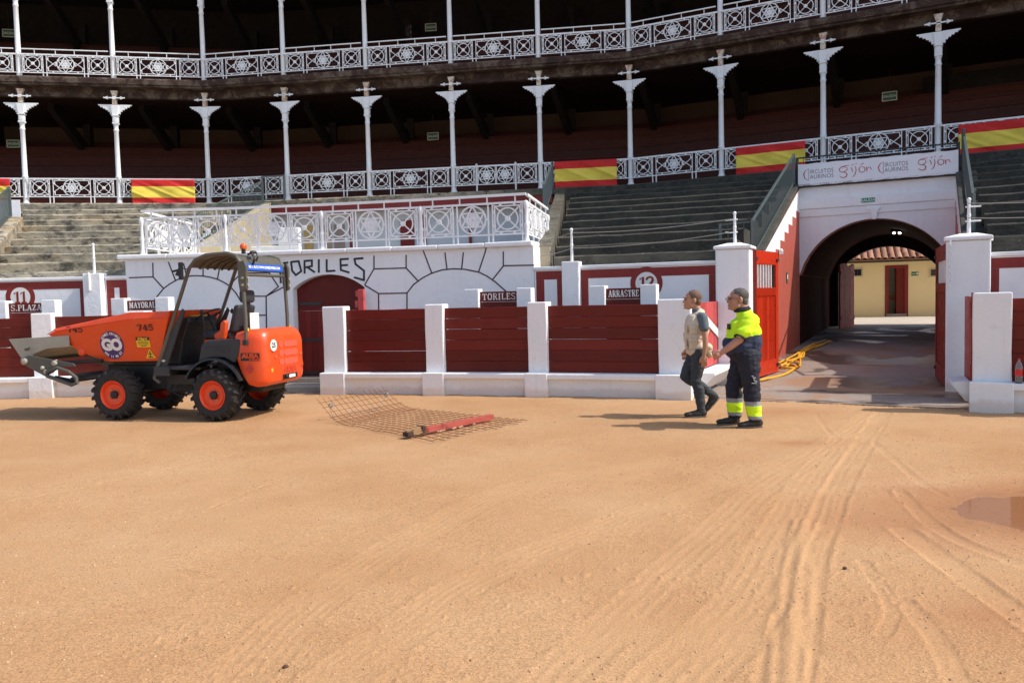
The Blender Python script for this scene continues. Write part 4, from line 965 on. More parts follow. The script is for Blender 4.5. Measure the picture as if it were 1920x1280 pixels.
for k in range(10): R = ROWS[k][0]; seat_row(tM, k, a_line(R, *BR) - .012, a_line(R, FL0, FL1) + .001)
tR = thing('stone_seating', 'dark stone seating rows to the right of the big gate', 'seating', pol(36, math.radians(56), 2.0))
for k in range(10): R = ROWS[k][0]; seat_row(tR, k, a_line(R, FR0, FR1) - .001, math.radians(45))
# sloping stone parapets beside the stairs
def parapet(t, p, q, za, zb_, w, mat, zlow=None, name='parapet', dep=1.0):
    d = (q - p); L = d.length; d.normalize(); n = Vector((-d.y, d.x, 0)); T = Matrix((d, n, Vector((0, 0, 1)))).transposed().to_4x4(); T.translation = p; mb = MB()
    N = 8; top = [(L * k / N, za + (zb_ - za) * k / N + random.uniform(-.02, .02)) for k in range(N + 1)]
    lo = zlow if zlow is not None else None
    bot = [(L, lo), (0, lo)] if lo is not None else [(L, zb_ - dep), (0, za - dep)]
    mb.prism(top + bot, -w / 2, w / 2, 'xz', T); return obj(name, mb, mat, t, bevel=.02)
def bar_rail(name, label, pts, h, mat=GREEN_IRON, gap=.15):
    """rail with thin bars; pts = foot points"""
    t = thing(name, label, 'railing', pts[0]); up = Vector((0, 0, h))
    for p, q in zip(pts[:-1], pts[1:]):
        mb = MB(); mb.bar(p + up, q + up, .05, .035); obj('hand_rail', mb, mat, t); mb = MB(); mb.bar(p + Vector((0, 0, .07)), q + Vector((0, 0, .07)), .03, .03); obj('bottom_rail', mb, mat, t)
        L = (q - p).length; n = int(L / gap)
        me = mesh_of(MB().bar((0, 0, .07), (0, 0, h), .012, .012), mat); fix_normals(me)
        for k in range(1, n): obj('baluster', me, None, t, M=WM[t].inverted() @ Matrix.Translation(p.lerp(q, k / n)))
    for p in pts: mb = MB(); mb.bar(p, p + up * 1.03, .06, .06); obj('post', mb, mat, t)
    return t
t = thing('stair_wall', 'ochre plastered stair wall at the left end of the terrace', 'wall', BL[1])
pb = BL[0].lerp(BL[1], .30); parapet(t, pb, BL[1] + Vector((0, -.1, 0)), 3.05, 5.22, .32, PLASTER, ZB - .1)
bar_rail('stair_railing', 'grey iron stair railing sloping down beside the left end of the terrace', [pb + Vector((0, .3, 3.12)), BL[1] + Vector((-.05, -.35, 5.12))], .82)
g = gpos(.68, -.25, 5.36); g2 = gpos(1.0, -.25, 5.36) + Vector((-.75, .1, 0)); bar_rail('landing_railing', 'short grey iron railing at the head of the stair below the lower gallery', [BL[1] + Vector((-.05, -.30, 5.25)), BL[1] + Vector((.72, -.38, 5.25))], .85)
t = thing('stair_wall', 'rough pale stone stair wall at the right end of the terrace', 'wall', BR[1])
parapet(t, BR[0].lerp(BR[1], .05) + Vector((.16, 0, 0)), BR[1] + Vector((.12, -.3, 0)), 2.62, 5.18, .30, STONE, 2.0)
bar_rail('stair_railing', 'grey green stair railing seen almost edge-on at the right end of the terrace', [BR[0].lerp(BR[1], .42) + Vector((-.05, 0, 3.65)), BR[1] + Vector((-.15, -.3, 5.2))], .85)
# far left stair with banner
t = thing('stair_wall', 'sloping stone stair wall at the far left edge', 'wall', stairL[1]); q0 = stairL[0].lerp(stairL[1], .0)
parapet(t, q0 + Vector((-.25, 0, 0)), stairL[1] + Vector((-.25, 0, 0)), 2.85, 4.42, .5, STONE, 1.8)
bar_rail('stair_railing', 'grey iron stair railing at the far left edge, below the flag', [q0 + Vector((-.3, .2, 2.9)), stairL[1] + Vector((-.3, -.05, 4.40))], .88)
bp = at_R(37, 372, 39.4); bq = at_R(-60, 372, 39.4); d = (bp - bq).normalized(); T = Matrix((d, Vector((0, 0, 1)), d.cross(Vector((0, 0, 1))))).transposed().to_4x4(); T.translation = Vector((bq.x, bq.y, 0))
BANW = paint('white_banner_cloth', (.78, .80, .84), .7, .05, 3, .25, 6, dist=.03); BANR = paint('banner_red_print', (.42, .02, .03), .7, .1, 6, 0)
t = thing('banner', 'white banner with red script hung behind the far left stair railing', 'banner', bq); Lb = (bp - bq).length
mb = MB(); mb.box(0, Lb, 4.28, 5.0, -.01, .01, T); obj('cloth', mb, BANW, t)
def gijon(mb, f, w0, depth=.002):
    G = [([(632, 226), (590, 232), (548, 246), (529, 268), (534, 290), (560, 300), (592, 292), (614, 270), (606, 250), (584, 243), (560, 247)], [6, 9, 12, 10, 9, 11, 12, 10, 8, 6, 4]),
         ([(572, 300), (600, 306), (612, 324), (602, 348), (570, 358), (540, 348), (532, 336)], [6, 10, 15, 15, 12, 8, 4]), ([(652, 248), (664, 272), (668, 298)], [9, 11, 7]), ([(660, 226), (684, 214)], [10, 7]),
         ([(700, 238), (708, 280), (694, 326), (668, 352)], [8, 11, 12, 6]), ([(700, 216), (716, 207)], [10, 7]),
         ([(748, 244), (736, 270), (744, 294), (770, 302), (796, 288), (803, 262), (788, 244), (762, 240), (745, 248)], [9, 12, 11, 10, 11, 12, 9, 6, 4]), ([(752, 224), (785, 202)], [6, 11]),
         ([(814, 240), (820, 262), (822, 292)], [8, 11, 12]), ([(820, 268), (838, 246), (856, 246), (864, 262), (872, 276)], [5, 9, 11, 9, 4])]
    for pts, ws in G:
        pts2 = [f(*p) for p in pts]
        strokes(mb, pts2, [w * w0 * .72 for w in ws], None, depth)
mb = MB(T @ Matrix.Translation((0, 0, .0115))); gijon(mb, lambda x, y: (Lb - .62 + (x - 860) * .0032, 4.68 - (y - 270) * .0032), .0033); obj('lettering', mb, BANR, t)

# ================================================================ BIG GATE PASSAGE
HW = 1.85; SA = 40.0; SE = 48.0
zr = lambda s: 0.0 if s < 32.5 else min(.42, (s - 32.5) / (SE - 32.5) * .42)
mb = MB(); vs = []; fs = []; ss = [RB + .12, 31, 32.5, 34, 36, 38, 40, 42, 44, 46, 48]
for k, s in enumerate(ss):
    w = HW + .3 if s > 32.5 else 2.1; vs += [PS(s, -w, zr(s) + .010), PS(s, w, zr(s) + .010)]
for k in range(len(ss) - 1): fs.append((2 * k, 2 * k + 1, 2 * k + 3, 2 * k + 2))
mb.add(vs, fs); struct('gateway_floor', mb, CONC_WET)
mb = MB(); vs = [PS(48.0, -16, .418), PS(48.0, 16, .418), PS(66, 30, .44), PS(66, -16, .44)]; mb.add(vs, [(0, 1, 2, 3)]); struct('courtyard_floor', mb, m_concrete('dusty_courtyard_concrete', (.50, .43, .34), .75))
VAULTP = paint('shade_darkened_tunnel_paint', (.05, .007, .005), .95, .25, 2, .3, worldpos=True); VAULTP.node_tree.nodes['Principled BSDF'].inputs['Specular IOR Level'].default_value = .1  # red paint darkened so its colour carries the shade of the tunnel
t = thing('gateway', 'white arched gateway with red side walls, a vaulted tunnel and a green exit sign', 'building', PS(SA, 0))
GATE = t
def PSm(off, flip=1):  # frame in a wall plane: x along s, y up
    m = Matrix((U, Vector((0, 0, 1)), V * 1)).transposed().to_4x4(); m.translation = PS(0, off); return m
slope = lambda s: 2.30 if s < 34.2 else min(4.42, 2.30 + (s - 34.2) / (39.9 - 34.2) * 2.12)
for sgn, nm in ((-1, 'left'), (1, 'right')):
    T = PSm(sgn * HW); sd = sorted((0, sgn * .45))
    mb = MB(); mb.prism([(32.3, -.05), (SA, -.05), (SA, slope(SA) - .001), (34.2, 2.30), (32.3, 2.30)], sd[0], sd[1], 'xy', T); obj('side_wall', mb, RED_WALL, t)
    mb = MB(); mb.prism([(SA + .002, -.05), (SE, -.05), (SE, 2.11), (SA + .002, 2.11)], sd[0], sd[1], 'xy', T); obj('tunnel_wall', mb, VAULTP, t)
    # white sawtooth band following the stair
    saw = []; n = 9; s0, s1 = 34.3, SA - .02
    for k in range(n):
        a = s0 + (s1 - s0) * k / n; b = s0 + (s1 - s0) * (k + 1) / n; zz = slope(b) - .62; saw += [(a, zz), (b, zz)]
    top = [(s1, slope(s1) - .002), (s0, slope(s0) - .002)]
    o_ = sorted((-sgn * .001, -sgn * .006)); mb = MB(); mb.prism(saw + top, o_[0], o_[1], 'xy', T); obj('white_stepped_band', mb, WHITE, t)
    p = PS(34.1, sgn * (HW + .222)); q = PS(39.95, sgn * (HW + .222))
    parapet(t, p, q, 2.34, 4.54, .45, STONE, None, 'stair_parapet', .10)
# arch face
R_A = 1.92; zc_ = 3.52 - R_A; zsp = zc_ + math.sqrt(R_A**2 - HW**2); TA = Matrix((V, Vector((0, 0, 1)), -U)).transposed().to_4x4(); TA.translation = PS(SA, 0)
N = 32; vs = []; fs = []; ZT = 4.45
for d in (0, -.5):
    for k in range(N + 1):
        x = -HW + 2 * HW * k / N; z = zc_ + math.sqrt(max(0, R_A**2 - x * x)); vs += [(x, z, d), (x, ZT, d)]
M2 = 2 * (N + 1)
mis = []
for k in range(N):
    a = 2 * k; fs += [(a, a + 2, a + 3, a + 1), (M2 + a + 2, M2 + a, M2 + a + 1, M2 + a + 3), (a + 2, a, M2 + a, M2 + a + 2), (a + 1, a + 3, M2 + a + 3, M2 + a + 1)]; mis += [0, 1, 1, 0]
mb = MB(); mb.add(vs, fs, TA); mb.mi = mis; obj('arch_wall', mb, [WHITE, RED_WALL], t)
mb = MB(); mb.box(-HW, HW, 3.665, 3.868, .001, .03, TA); obj('string_course', mb, WHITE, t, bevel=.008)
mb = MB(); mb.box(-HW, HW, 3.87, 4.13, .001, .055, TA); obj('string_course', mb, WHITE, t, bevel=.010)
mb = MB(); mb.prism([(-.05, 3.50), (.05, 3.50), (.09, 3.72), (.16, 3.78), (.16, 3.80), (-.16, 3.80), (-.16, 3.78), (-.09, 3.72)], .031, .07, 'xy', TA); obj('keystone', mb, WHITE, t)
mb = MB(); mb.box(-HW - .35, HW + .35, ZT + .002, 4.56, -.7, .10, TA); obj('arch_coping', mb, STONE, t, bevel=.02)
# vault
vs = []; fs = []
for s_ in (-.502, -(SE - SA)):
    for k in range(N + 1):
        x = -HW + 2 * HW * k / N; z = zc_ + math.sqrt(max(0, R_A**2 - x * x)); vs += [(x, z, s_), (x * 1.1, z + .3, s_)]
for k in range(N):
    a = 2 * k; fs += [(a, a + 2, M2 + a + 2, M2 + a), (a + 1, a + 3, M2 + a + 3, M2 + a + 1), (a, a + 1, a + 3, a + 2), (M2 + a, M2 + a + 1, M2 + a + 3, M2 + a + 2)]
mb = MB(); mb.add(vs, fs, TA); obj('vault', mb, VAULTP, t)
# inner end wall with its own arch
TE = TA.copy(); TE.translation = PS(SE - .6, 0); hw2 = 1.58; ra = 1.9; zc2 = 3.14 - ra; vs = []; fs = []; xs_ = [-HW] + [-hw2 + 2 * hw2 * k / 20 for k in range(21)] + [HW]
for d in (0, -.4):
    for k, x in enumerate(xs_):
        z = (zc2 + math.sqrt(ra * ra - x * x)) if 0 < k < 22 else -.05; vs += [(x, z, d), (x, zc_ + math.sqrt(max(0, R_A**2 - x * x)) + .1, d)]
xs_n = len(xs_); M3 = 2 * xs_n
vs2 = []
mb = MB()
for k in range(1, 21):
    x0, x1 = xs_[k], xs_[k + 1]; zf = lambda x: zc2 + math.sqrt(ra * ra - x * x); zt_ = lambda x: zc_ + math.sqrt(max(0, R_A**2 - x * x)) + .1
    mb.prism([(x0, zf(x0)), (x1, zf(x1)), (x1, zt_(x1)), (x0, zt_(x0))], -.4, 0, 'xy', TE)
mb.box(-HW, -hw2, -.05, 2.9, -.4, 0, TE); mb.box(hw2, HW, -.05, 2.9, -.4, 0, TE)
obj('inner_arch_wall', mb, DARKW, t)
mb = MB(); mb.box(HW, 9, -.1, 5.0, -.4, -.1, TE); mb.box(-9, -HW, -.1, 5.0, -.4, -.1, TE); obj('rear_wall', mb, YELLOW_WALL, t)
TS = TA @ Matrix.Translation((0, 0, .058)); mb = MB(); mb.box(-.30, .02, 3.945, 4.055, 0, .012, TS @ Matrix.Translation((.0, 0, 0))); sg = obj('exit_sign', mb, GREEN_SIGN, t)
obj('sign_lettering', put(text_mb('SALIDA', .10, .001, .002), TS @ Matrix.Translation((-.14, 3.995, .014))), paint('pale_green_letters', (.55, .75, .62), .5, .02, 5, 0), sg)
LAMPM = NT('lit_lamp'); LAMPM.b.inputs['Emission Color'].default_value = (1, .97, .9, 1); LAMPM.b.inputs['Emission Strength'].default_value = 9; LAMPM = LAMPM.done((.9, .9, .9), .4)
for dx in (0, .34):
    p = at_Y(1676 + dx * 32, 437, 24.5); mb = MB(); mb.ball((p.x, p.y, p.z), (.042, .04, .028), nu=8, nv=6); lo = obj('vault_lamp', mb, LAMPM); tag(lo, ('left' if not dx else 'right') + ' one of the two lit lamps under the dark tunnel vault', 'lamp', 'lamps in the tunnel')
    m2 = MB(); m2.box(p.x - .08, p.x + .08, p.y - .04, p.y + .04, p.z + .03, p.z + .5); obj('lamp_bracket', m2, DARKW, lo)
mb = MB(); mb.ball(tuple(PS(36.6, -HW + .06, 2.62)), (.05, .05, .06)); mb.box(-.05, .05, -.05, .05, 2.55, 2.62, Matrix.Translation(PS(36.6, -HW + .05))); obj('wall_lamp', mb, WHITEP, t)
p = at_line(1476, 520, PS(30, -HW + .01), PS(40, -HW + .01)); mb = MB(); mb.box(-.10, .10, -.13, .13, 0, .008, Matrix((U, Vector((0, 0, 1)), V)).transposed().to_4x4() if False else Matrix.Translation(p) @ Matrix((U, Vector((0, 0, 1)), V)).transposed().to_4x4()); sg = obj('wall_notice', mb, GREEN_SIGN, t)
mb = MB(); mb.box(-.05, .06, -.04, .07, .009, .012, Matrix.Translation(p) @ Matrix((U, Vector((0, 0, 1)), V)).transposed().to_4x4()); obj('notice_pictogram', mb, WHITEP, sg)
# stair railings above the side walls
bar_rail('stair_railing', 'grey green stair railing climbing left of the white arch', [PS(34.0, -HW - .75, 2.30), PS(34.15, -HW - .13, 2.34), PS(39.95, -HW - .13, 4.55)], .80)
bar_rail('stair_railing', 'grey green stair railing seen edge-on right of the white arch', [PS(34.4, HW + .16, 2.40), PS(39.95, HW + .16, 4.55)], 1.0)
# rail and banner over the arch
bar_rail('arch_railing', 'thin black railing above the arch, mostly behind the long white banner', [PS(SA - .02, -HW - .05, 4.55), PS(SA - .02, HW + .05, 4.55)], .70, STEEL_DARK, .16)
TBn = TA.copy(); TBn.translation = PS(SA - .10, 0)
b0, b1 = PS(SA - .10, -1.95), PS(SA - .10, 1.95)
def on_ban(cx_, cy_):
    p = at_line(1480 + cx_ / 5.647, 270 + cy_ / 5.647, b0, b1); l = TBn.inverted() @ p; return (l.x, l.y)
t = thing('banner', 'long white banner printed CIRCUITOS TAURINOS and gijón twice above the arch', 'banner', PS(SA - .1, 0, 4.6))
zt0 = on_ban(92, 218)[1]; zb0 = on_ban(92, 452)[1]; xl = on_ban(92, 300)[0]; xr_ = on_ban(1790, 200)[0]
mb = MB(); n = 40; vs = []
for k in range(n + 1):
    x = xl + (xr_ - xl) * k / n; w = .006 * math.sin(k * .9) + .004 * math.sin(k * 2.3); sag = .012 * math.sin(k * PI / 5)**2
    for z, d in ((zb0 + sag, -.004), (zt0 - sag, -.004), (zt0 - sag, 0), (zb0 + sag, 0)): vs.append((x, z, d + w * 0))
fs = [(0, 1, 2, 3), tuple(n * 4 + q for q in (3, 2, 1, 0))]
for k in range(n):
    for q in range(4): fs.append((k * 4 + q, k * 4 + (q + 1) % 4, k * 4 + 4 + (q + 1) % 4, k * 4 + 4 + q))
mb.add(vs, fs, TBn); obj('cloth', mb, BANW, t)
PRG = paint('banner_grey_print', (.085, .055, .07), .7, .1, 6, 0)
for k, (ox, oy) in enumerate(((0, 0), (790, -74))):
    f = lambda x, y: on_ban(x + ox, y + oy); mb = MB(TBn @ Matrix.Translation((0, 0, .001)))
    strokes(mb, [f(205, 264), f(172, 284), f(152, 322), f(164, 362), f(210, 394)], [.004, .016, .028, .020, .004], None, .002); obj('logo_arc', mb, BANR, t)
    mb = MB(TBn @ Matrix.Translation((0, 0, .001))); strokes(mb, [f(206, 264), f(206, 384)], .009, None, .0015); obj('logo_bar', mb, PRG, t)
    for s_, x0, x1, yb in (('IRCUITOS', 218, 466, 288), ('AURINOS', 218, 468, 343)):
        a_ = f(x0, yb); b_ = f(x1, yb - (20 if False else 0)); w = b_[0] - a_[0]; m = text_mb(s_, .155, .001, -.0012, 1, 'LEFT', 1.05)
        wx = max(p.x for p in m.v); yy_ = f((x0 + x1) / 2, yb)[1]
        m.v = [Vector((a_[0] + p.x * w / wx, yy_ + p.y, p.z)) for p in m.v]; obj('lettering', put(m, TBn @ Matrix.Translation((0, 0, .0015))), PRG, t)
for k, (ox, oy) in enumerate(((0, 0), (835, -78))):
    mb = MB(TBn @ Matrix.Translation((0, 0, .001))); gijon(mb, lambda x, y: on_ban(x + ox, y + oy), .00245); obj('script_lettering', mb, BANR, t)
# big gate leaves
def big_leaf(label, P0, P1, z1, mat, face=1, lit=True):
    d = P1 - P0; L = d.length; rz = math.atan2(d.y, d.x); t = thing('gate_leaf', label, 'gate', P0, rz); zz = .06
    mb = MB(); mb.box(0, .16, -.035, .035, zz, z1); obj('stile', mb, mat, t, local=True, bevel=.006); mb = MB(); mb.box(L - .16, L, -.035, .035, zz, z1); obj('stile', mb, mat, t, local=True, bevel=.006)
    for a, b in ((zz, .34), (1.60, 1.76), (z1 - .26, z1)): mb = MB(); mb.box(.162, L - .162, -.034, .034, a, b); obj('rail', mb, mat, t, local=True, bevel=.006)
    n = 9; w = (L - .33) / n
    for k in range(n):
        mb = MB(); mb.box(.165 + k * w + .001, .165 + (k + 1) * w - .001, -.02, .02, .342, 1.598); obj('board', mb, mat, t, local=True, bevel=.003, seg=1)
    n = 7; w = (L - .33) / n
    for k in range(n): mb = MB(); mb.bar((.165 + (k + .5) * w, 0, 1.762), (.165 + (k + .5) * w, 0, z1 - .262), .05, .03); obj('window_bar', mb, STEEL_DARK if k > 5 else WHITEP, t, local=True)
    for x in (.05, L - .14):
        for z in (z1 - .16, .22): mb = MB(); s_ = face; mb.box(x, x + .12, *sorted((s_ * .036, s_ * .06)), z - .025, z + .025); obj('hinge_plate', mb, STEEL_DARK, t, local=True)
    return t
lb0 = at_h(1412, 713, .02); lb1 = at_h(1457, 697, .05)
big_leaf('bright red gate leaf with a barred window, open on the left of the passage', Vector((lb0.x, lb0.y, 0)), Vector((lb1.x, lb1.y, 0)), 2.47, RED_GATE, -1)
mb = MB(); T = Matrix.Translation((lb0.x - .14, lb0.y - .30, 0)); mb.box(-.05, .09, -.12, .16, 0, 2.45, T); o = obj('gate_jamb', mb, RED_DARK); tag(o, 'dark red timber jamb between the left gate pillar and its open leaf', 'post')
rb0 = at_h(1778, 732, .02); rb1 = at_h(1757, 704, .05)
big_leaf('dark red gate leaf seen edge-on against the right gate pillar', Vector((rb0.x, rb0.y, 0)), Vector((rb1.x, rb1.y, 0)), 2.40, RED_DARK, 1)
# chain on the right pillar
mb = MB(); T = frame(RW - .05, AW(1779), 0); c0 = T @ Vector((.02, 2.38, .24)); k = 0
for k in range(13):
    c = c0 + Vector((random.uniform(-.006, .006), -.02, -.055 * k)); r_ = Matrix.Translation(c) @ Matrix.Rotation(PI / 2 * (k % 2) + .5, 4, 'Z') @ Matrix.Scale(.55, 4, (1, 0, 0)) @ Matrix.Rotation(PI / 2, 4, 'X')
    mb.tube([(r_ @ Vector((.038 * math.cos(a), .038 * math.sin(a), 0))) for a in np.linspace(0, 2 * PI, 11)[:-1]], .008, 5, True)
obj('chain', mb, WHITE_IRON, GPR, smooth=True)
# inner leaf near the courtyard
i0 = at_Y(1574, 614, 26.6); i1 = at_Y(1600, 609, 27.6)
d = Vector((i1.x - i0.x, i1.y - i0.y, 0)); t = thing('inner_door', 'tall red door leaf open at the far end of the tunnel', 'door', (i0.x, i0.y, .38), math.atan2(d.y, d.x)); L = d.length
for k in range(8): mb = MB(); mb.box(L * k / 8 + .001, L * (k + 1) / 8 - .001, -.03, .03, .02, 2.15 + .05 * math.sin(k)); obj('board', mb, RED_FADE, t, local=True, bevel=.003, seg=1)
mb = MB(); mb.box(0, L, -.05, -.031, .30, .42); mb.box(0, L, -.05, -.031, 1.8, 1.92); obj('cross_rail', mb, RED_FADE, t, local=True)

# ================================================================ COURTYARD BUILDING
y0 = at_h(1600, 594, .43); y1 = at_h(1750, 592, .43); d = Vector((y1.x - y0.x, y1.y - y0.y, 0)).normalized(); nrm = Vector((d.y, -d.x, 0))
TY = Matrix((d, Vector((0, 0, 1)), nrm)).transposed().to_4x4(); TY.translation = Vector((y0.x, y0.y, .43))
t = thing('courtyard_building', 'low yellow building with a terracotta tiled roof seen through the tunnel', 'building', TY.translation)
def lx(x, y=540): p = at_line(x, y, y0, y0 + d); l = TY.inverted() @ p; return l
dx0, dx1 = lx(1662).x, lx(1700).x; dz = lx(1680, 500).y; ez = lx(1680, 491).y
mb = MB(); mb.box(-7, dx0, -.1, ez, -3.5, 0, TY); mb.box(dx1, 9, -.1, ez, -3.5, 0, TY); mb.box(dx0 + .0005, dx1 - .0005, dz, ez, -3.5, 0, TY); obj('wall', mb, YELLOW_WALL, t)
mb = MB(); mb.box(dx0 - .06, dx0 + .09, 0, dz + .07, .001, .03, TY); mb.box(dx1 - .09, dx1 + .06, 0, dz + .07, .001, .03, TY); mb.box(dx0 + .091, dx1 - .091, dz - .06, dz + .07, .001, .03, TY); fr = obj('door_frame', mb, RED_LINE, t)
mb = MB(); mb.box(dx0, dx1, 0, dz, -.75, -.7, TY); obj('door_recess', mb, paint('dim_grey_door', (.24, .26, .22), .5, .1, 3, 0), fr)
mb = MB(); mb.box(dx0 + .002, dx0 + .5, .75, .95, -.695, -.66, TY); obj('door_kick_rail', mb, paint('orange_door_rail', (.30, .09, .03), .5, .1, 3, 0), fr)
mb = MB(); mb.box(dx1 - .42, dx1 - .001, .02, dz - .02, -.68, -.02, TY); obj('door_side', mb, RED_DARK, fr)
mb = MB(); mb.box(dx0, dx1, .0, .12, -.7, .04, TY); obj('doorstep', mb, CONC, fr)
for xa, xb in ((1601, 1615), (1745, 1762)):
    a_, b_ = lx(xa).x, lx(xb).x; z1, z0 = lx(xa, 505).y, lx(xa, 517).y
    mb = MB(); mb.box(a_ - .06, b_ + .06, z0 - .06, z1 + .06, .001, .04, TY); w = obj('window', mb, paint('cream_window_frame', (.62, .52, .36), .6, .05, 4, 0), t); mb = MB(); mb.box(a_, b_, z0, z1, .041, .045, TY); obj('pane', mb, GLASS_DARK, w)
a_, b_ = lx(1709).x, lx(1722).x; z1, z0 = lx(1709, 510).y, lx(1709, 517).y
mb = MB(); mb.box(a_, b_, z0, z1, .001, .03, TY); sg = obj('exit_sign', mb, GREEN_SIGN, t); mb = MB(); c_ = (a_ + b_) / 2; mb.box(c_ + .05, c_ + .13, z0 + .04, z1 - .03, .031, .034, TY); strokes(mb, [(c_ - .12, (z0 + z1) / 2), (c_ + .02, (z0 + z1) / 2)], .03, TY @ Matrix.Translation((0, 0, .031)), .002); obj('sign_pictogram', mb, WHITEP, sg)
mb = MB(); mb.box(-7, 9, ez + .0, ez + .08, .0, .32, TY); obj('eaves_board', mb, STEEL_DARK, t)
# barrel tiles
sl_ = math.atan2(1.9, 3.6); tile = MB(); n = 6; L_ = .46; vs = []; fs = []
for zz, r in ((0, .135), (L_, .115)):
    for k in range(n + 1):
        a = PI * k / n; vs += [(r * math.cos(a), r * .8 * math.sin(a), zz), ((r - .018) * math.cos(a), (r - .018) * .8 * math.sin(a) , zz)]
m = 2 * (n + 1)
for k in range(n):
    a = 2 * k; fs += [(a, a + 2, m + a + 2, m + a), (a + 1, m + a + 1, m + a + 3, a + 3), (a, a + 1, a + 3, a + 2), (m + a, m + a + 2, m + a + 3, m + a + 1)]
tile.add(vs, fs)
def m_tile():
    t = NT('terracotta'); r = t.rnd(); c = t.ramp(r, [(0, (.22, .085, .05)), (.35, (.36, .14, .08)), (.7, (.44, .20, .12)), (1, (.52, .31, .20))]); c = t.mix(t.noise(14, 4), c, (.30, .16, .10)); return t.done(c, .85, t.bump(t.noise(30), .3, .005))
TILE = m_tile(); tme = mesh_of(tile, TILE); fix_normals(tme)
RT = TY @ Matrix.Translation((0, ez + .10, .40)) @ Matrix.Rotation(sl_, 4, 'X')
roof = MB(); roof.box(-7, 9, -.03, .0, -4.6, 0.0, RT); ro = obj('roof', roof, TILE, t); xw = .285
x0_, x1_ = lx(1570).x, lx(1790).x; nx = int((x1_ - x0_) / xw)
for j in range(9):
    for i in range(nx):
        Mx = RT @ Matrix.Translation((x0_ + i * xw + random.uniform(-.012, .012), .02 + random.uniform(0, .012), -.42 * (j))) @ Matrix.Rotation(PI, 4, 'Y') @ Matrix.Rotation(-.05 + random.uniform(-.02, .02), 4, 'X')
        obj('roof_tile', tme, None, ro, M=WM[ro].inverted() @ Mx)
# ================================================================ BOX UNDER THE LOWER GALLERY (behind the terrace)
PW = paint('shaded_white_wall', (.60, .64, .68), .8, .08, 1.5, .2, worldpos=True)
t = thing('terrace_box', 'white walled box with red posts and a red door under the gallery behind the terrace', 'room', gpos(2.5, -.1, 2.7))
g_i = lambda x, y=430: (lambda f: f)(None)
def gi(x, y=430, dr=0.0):
    """gallery polygon parameter seen at pixel column x"""
    lo, hi = -6.0, 14.0
    for _ in range(50):
        m = (lo + hi) / 2; p = gpos(m, dr, 4.0); d = p - Vector((0, 0, CAMZ)); u = 960 + FPX * d.dot(RV) / d.dot(FWD) 
        if u < x: lo = m
        else: hi = m
    return m
iL, iR = gi(506), gi(1040)
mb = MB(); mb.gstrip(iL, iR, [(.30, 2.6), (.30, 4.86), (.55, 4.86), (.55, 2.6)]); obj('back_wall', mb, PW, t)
mb = MB(); mb.gstrip(iL, iR, [(.296, 2.6), (.296, 3.22), (.299, 3.22), (.299, 2.6)]); obj('pale_blue_dado', mb, paint('pale_blue_dado_paint', (.42, .55, .62), .8, .08, 2, .1, worldpos=True), t)
mb = MB(); mb.gstrip(gi(496), iR, [(-.30, 4.86), (-.30, 5.12), (.9, 5.12), (.9, 4.86)]); obj('red_lintel', mb, paint('dull_red_lintel_paint', (.22, .02, .018), .6, .2, 3, .3, worldpos=True), t)
for x0, x1, m in ((652, 659, RED_LINE), (786, 796, RED_LINE), (876, 881, RED_LINE)):
    mb = MB(); mb.gstrip(gi(x0), gi(x1), [(.22, 2.6), (.22, 4.85), (.29, 4.85), (.29, 2.6)]); obj('red_post', mb, m, t)
mb = MB(); mb.gstrip(gi(747), gi(773), [(.24, 2.6), (.24, 4.5), (.29, 4.5), (.29, 2.6)]); obj('red_door', mb, RED_DARK, t)
for x0, x1, c in ((566, 583, (.52, .38, .14)), (622, 642, (.30, .24, .22)), (594, 618, (.40, .30, .22))):
    mb = MB(); mb.gstrip(gi(x0), gi(x1), [(.27, 3.35), (.27, 4.45), (.294, 4.45), (.294, 3.35)]); obj('window', mb, paint('curtained_window', c, .6, .25, 5, .2, worldpos=True), t)
mb = MB(); mb.gstrip(gi(508), gi(516), [(-.1, 2.6), (-.1, 4.2), (.29, 4.2), (.29, 2.6)]); obj('pilaster', mb, WHITE, t)
mb = MB(); mb.gstrip(gi(516.5), gi(527), [(.25, 2.6), (.25, 3.9), (.29, 3.9), (.29, 2.6)]); obj('dark_doorway', mb, DARKW, t)
p = gpos(gi(531), -.05, 2.68); mb = MB(); mb.lathe([(.10, 0), (.11, .02), (.11, 1.0), (.09, 1.12), (.03, 1.18), (.03, 1.24)], 14, Matrix.Translation(p)); o = obj('fire_extinguisher', mb, paint('extinguisher_red', (.62, .015, .012), .3, .05, 4, 0), smooth=True); tag(o, 'tall bright red cylinder standing in the box behind the terrace', 'extinguisher')
mb = MB(); q0 = BL[1] + Vector((.55, -3.6, 0)); mb.box(0, 1.5, -.15, .15, 2.6, 3.45, Matrix.Translation(q0)); mb.box(.85, 1.5, -.15, .15, 3.452, 4.0, Matrix.Translation(q0)); o = obj('stair_block', mb, WHITE, bevel=.02); tag(o, 'stepped white block at the foot of the ochre stair wall on the terrace', 'steps')
def bench(label, x0, x1, z, mat):
    a, b = gpos(gi(x0), -.9, 2.68), gpos(gi(x1), -.9, 2.68); d = b - a; L = d.length; t = thing('bench', label, 'bench', a, math.atan2(d.y, d.x))
    mb = MB(); mb.box(0, L, -.2, .2, z - .06, z); obj('seat', mb, mat, t, local=True)
    for x in (.08, L - .08): mb = MB(); mb.box(x - .03, x + .03, -.18, .18, 0, z - .061); obj('leg', mb, mat, t, local=True)
bench('long grey bench on the terrace behind the railing, right of the red cylinder', 540, 624, .62, paint('grey_bench', (.20, .20, .19), .7, .2, 4, .2))
bench('black bench on the terrace at its right end', 898, 985, .60, STEEL_DARK)

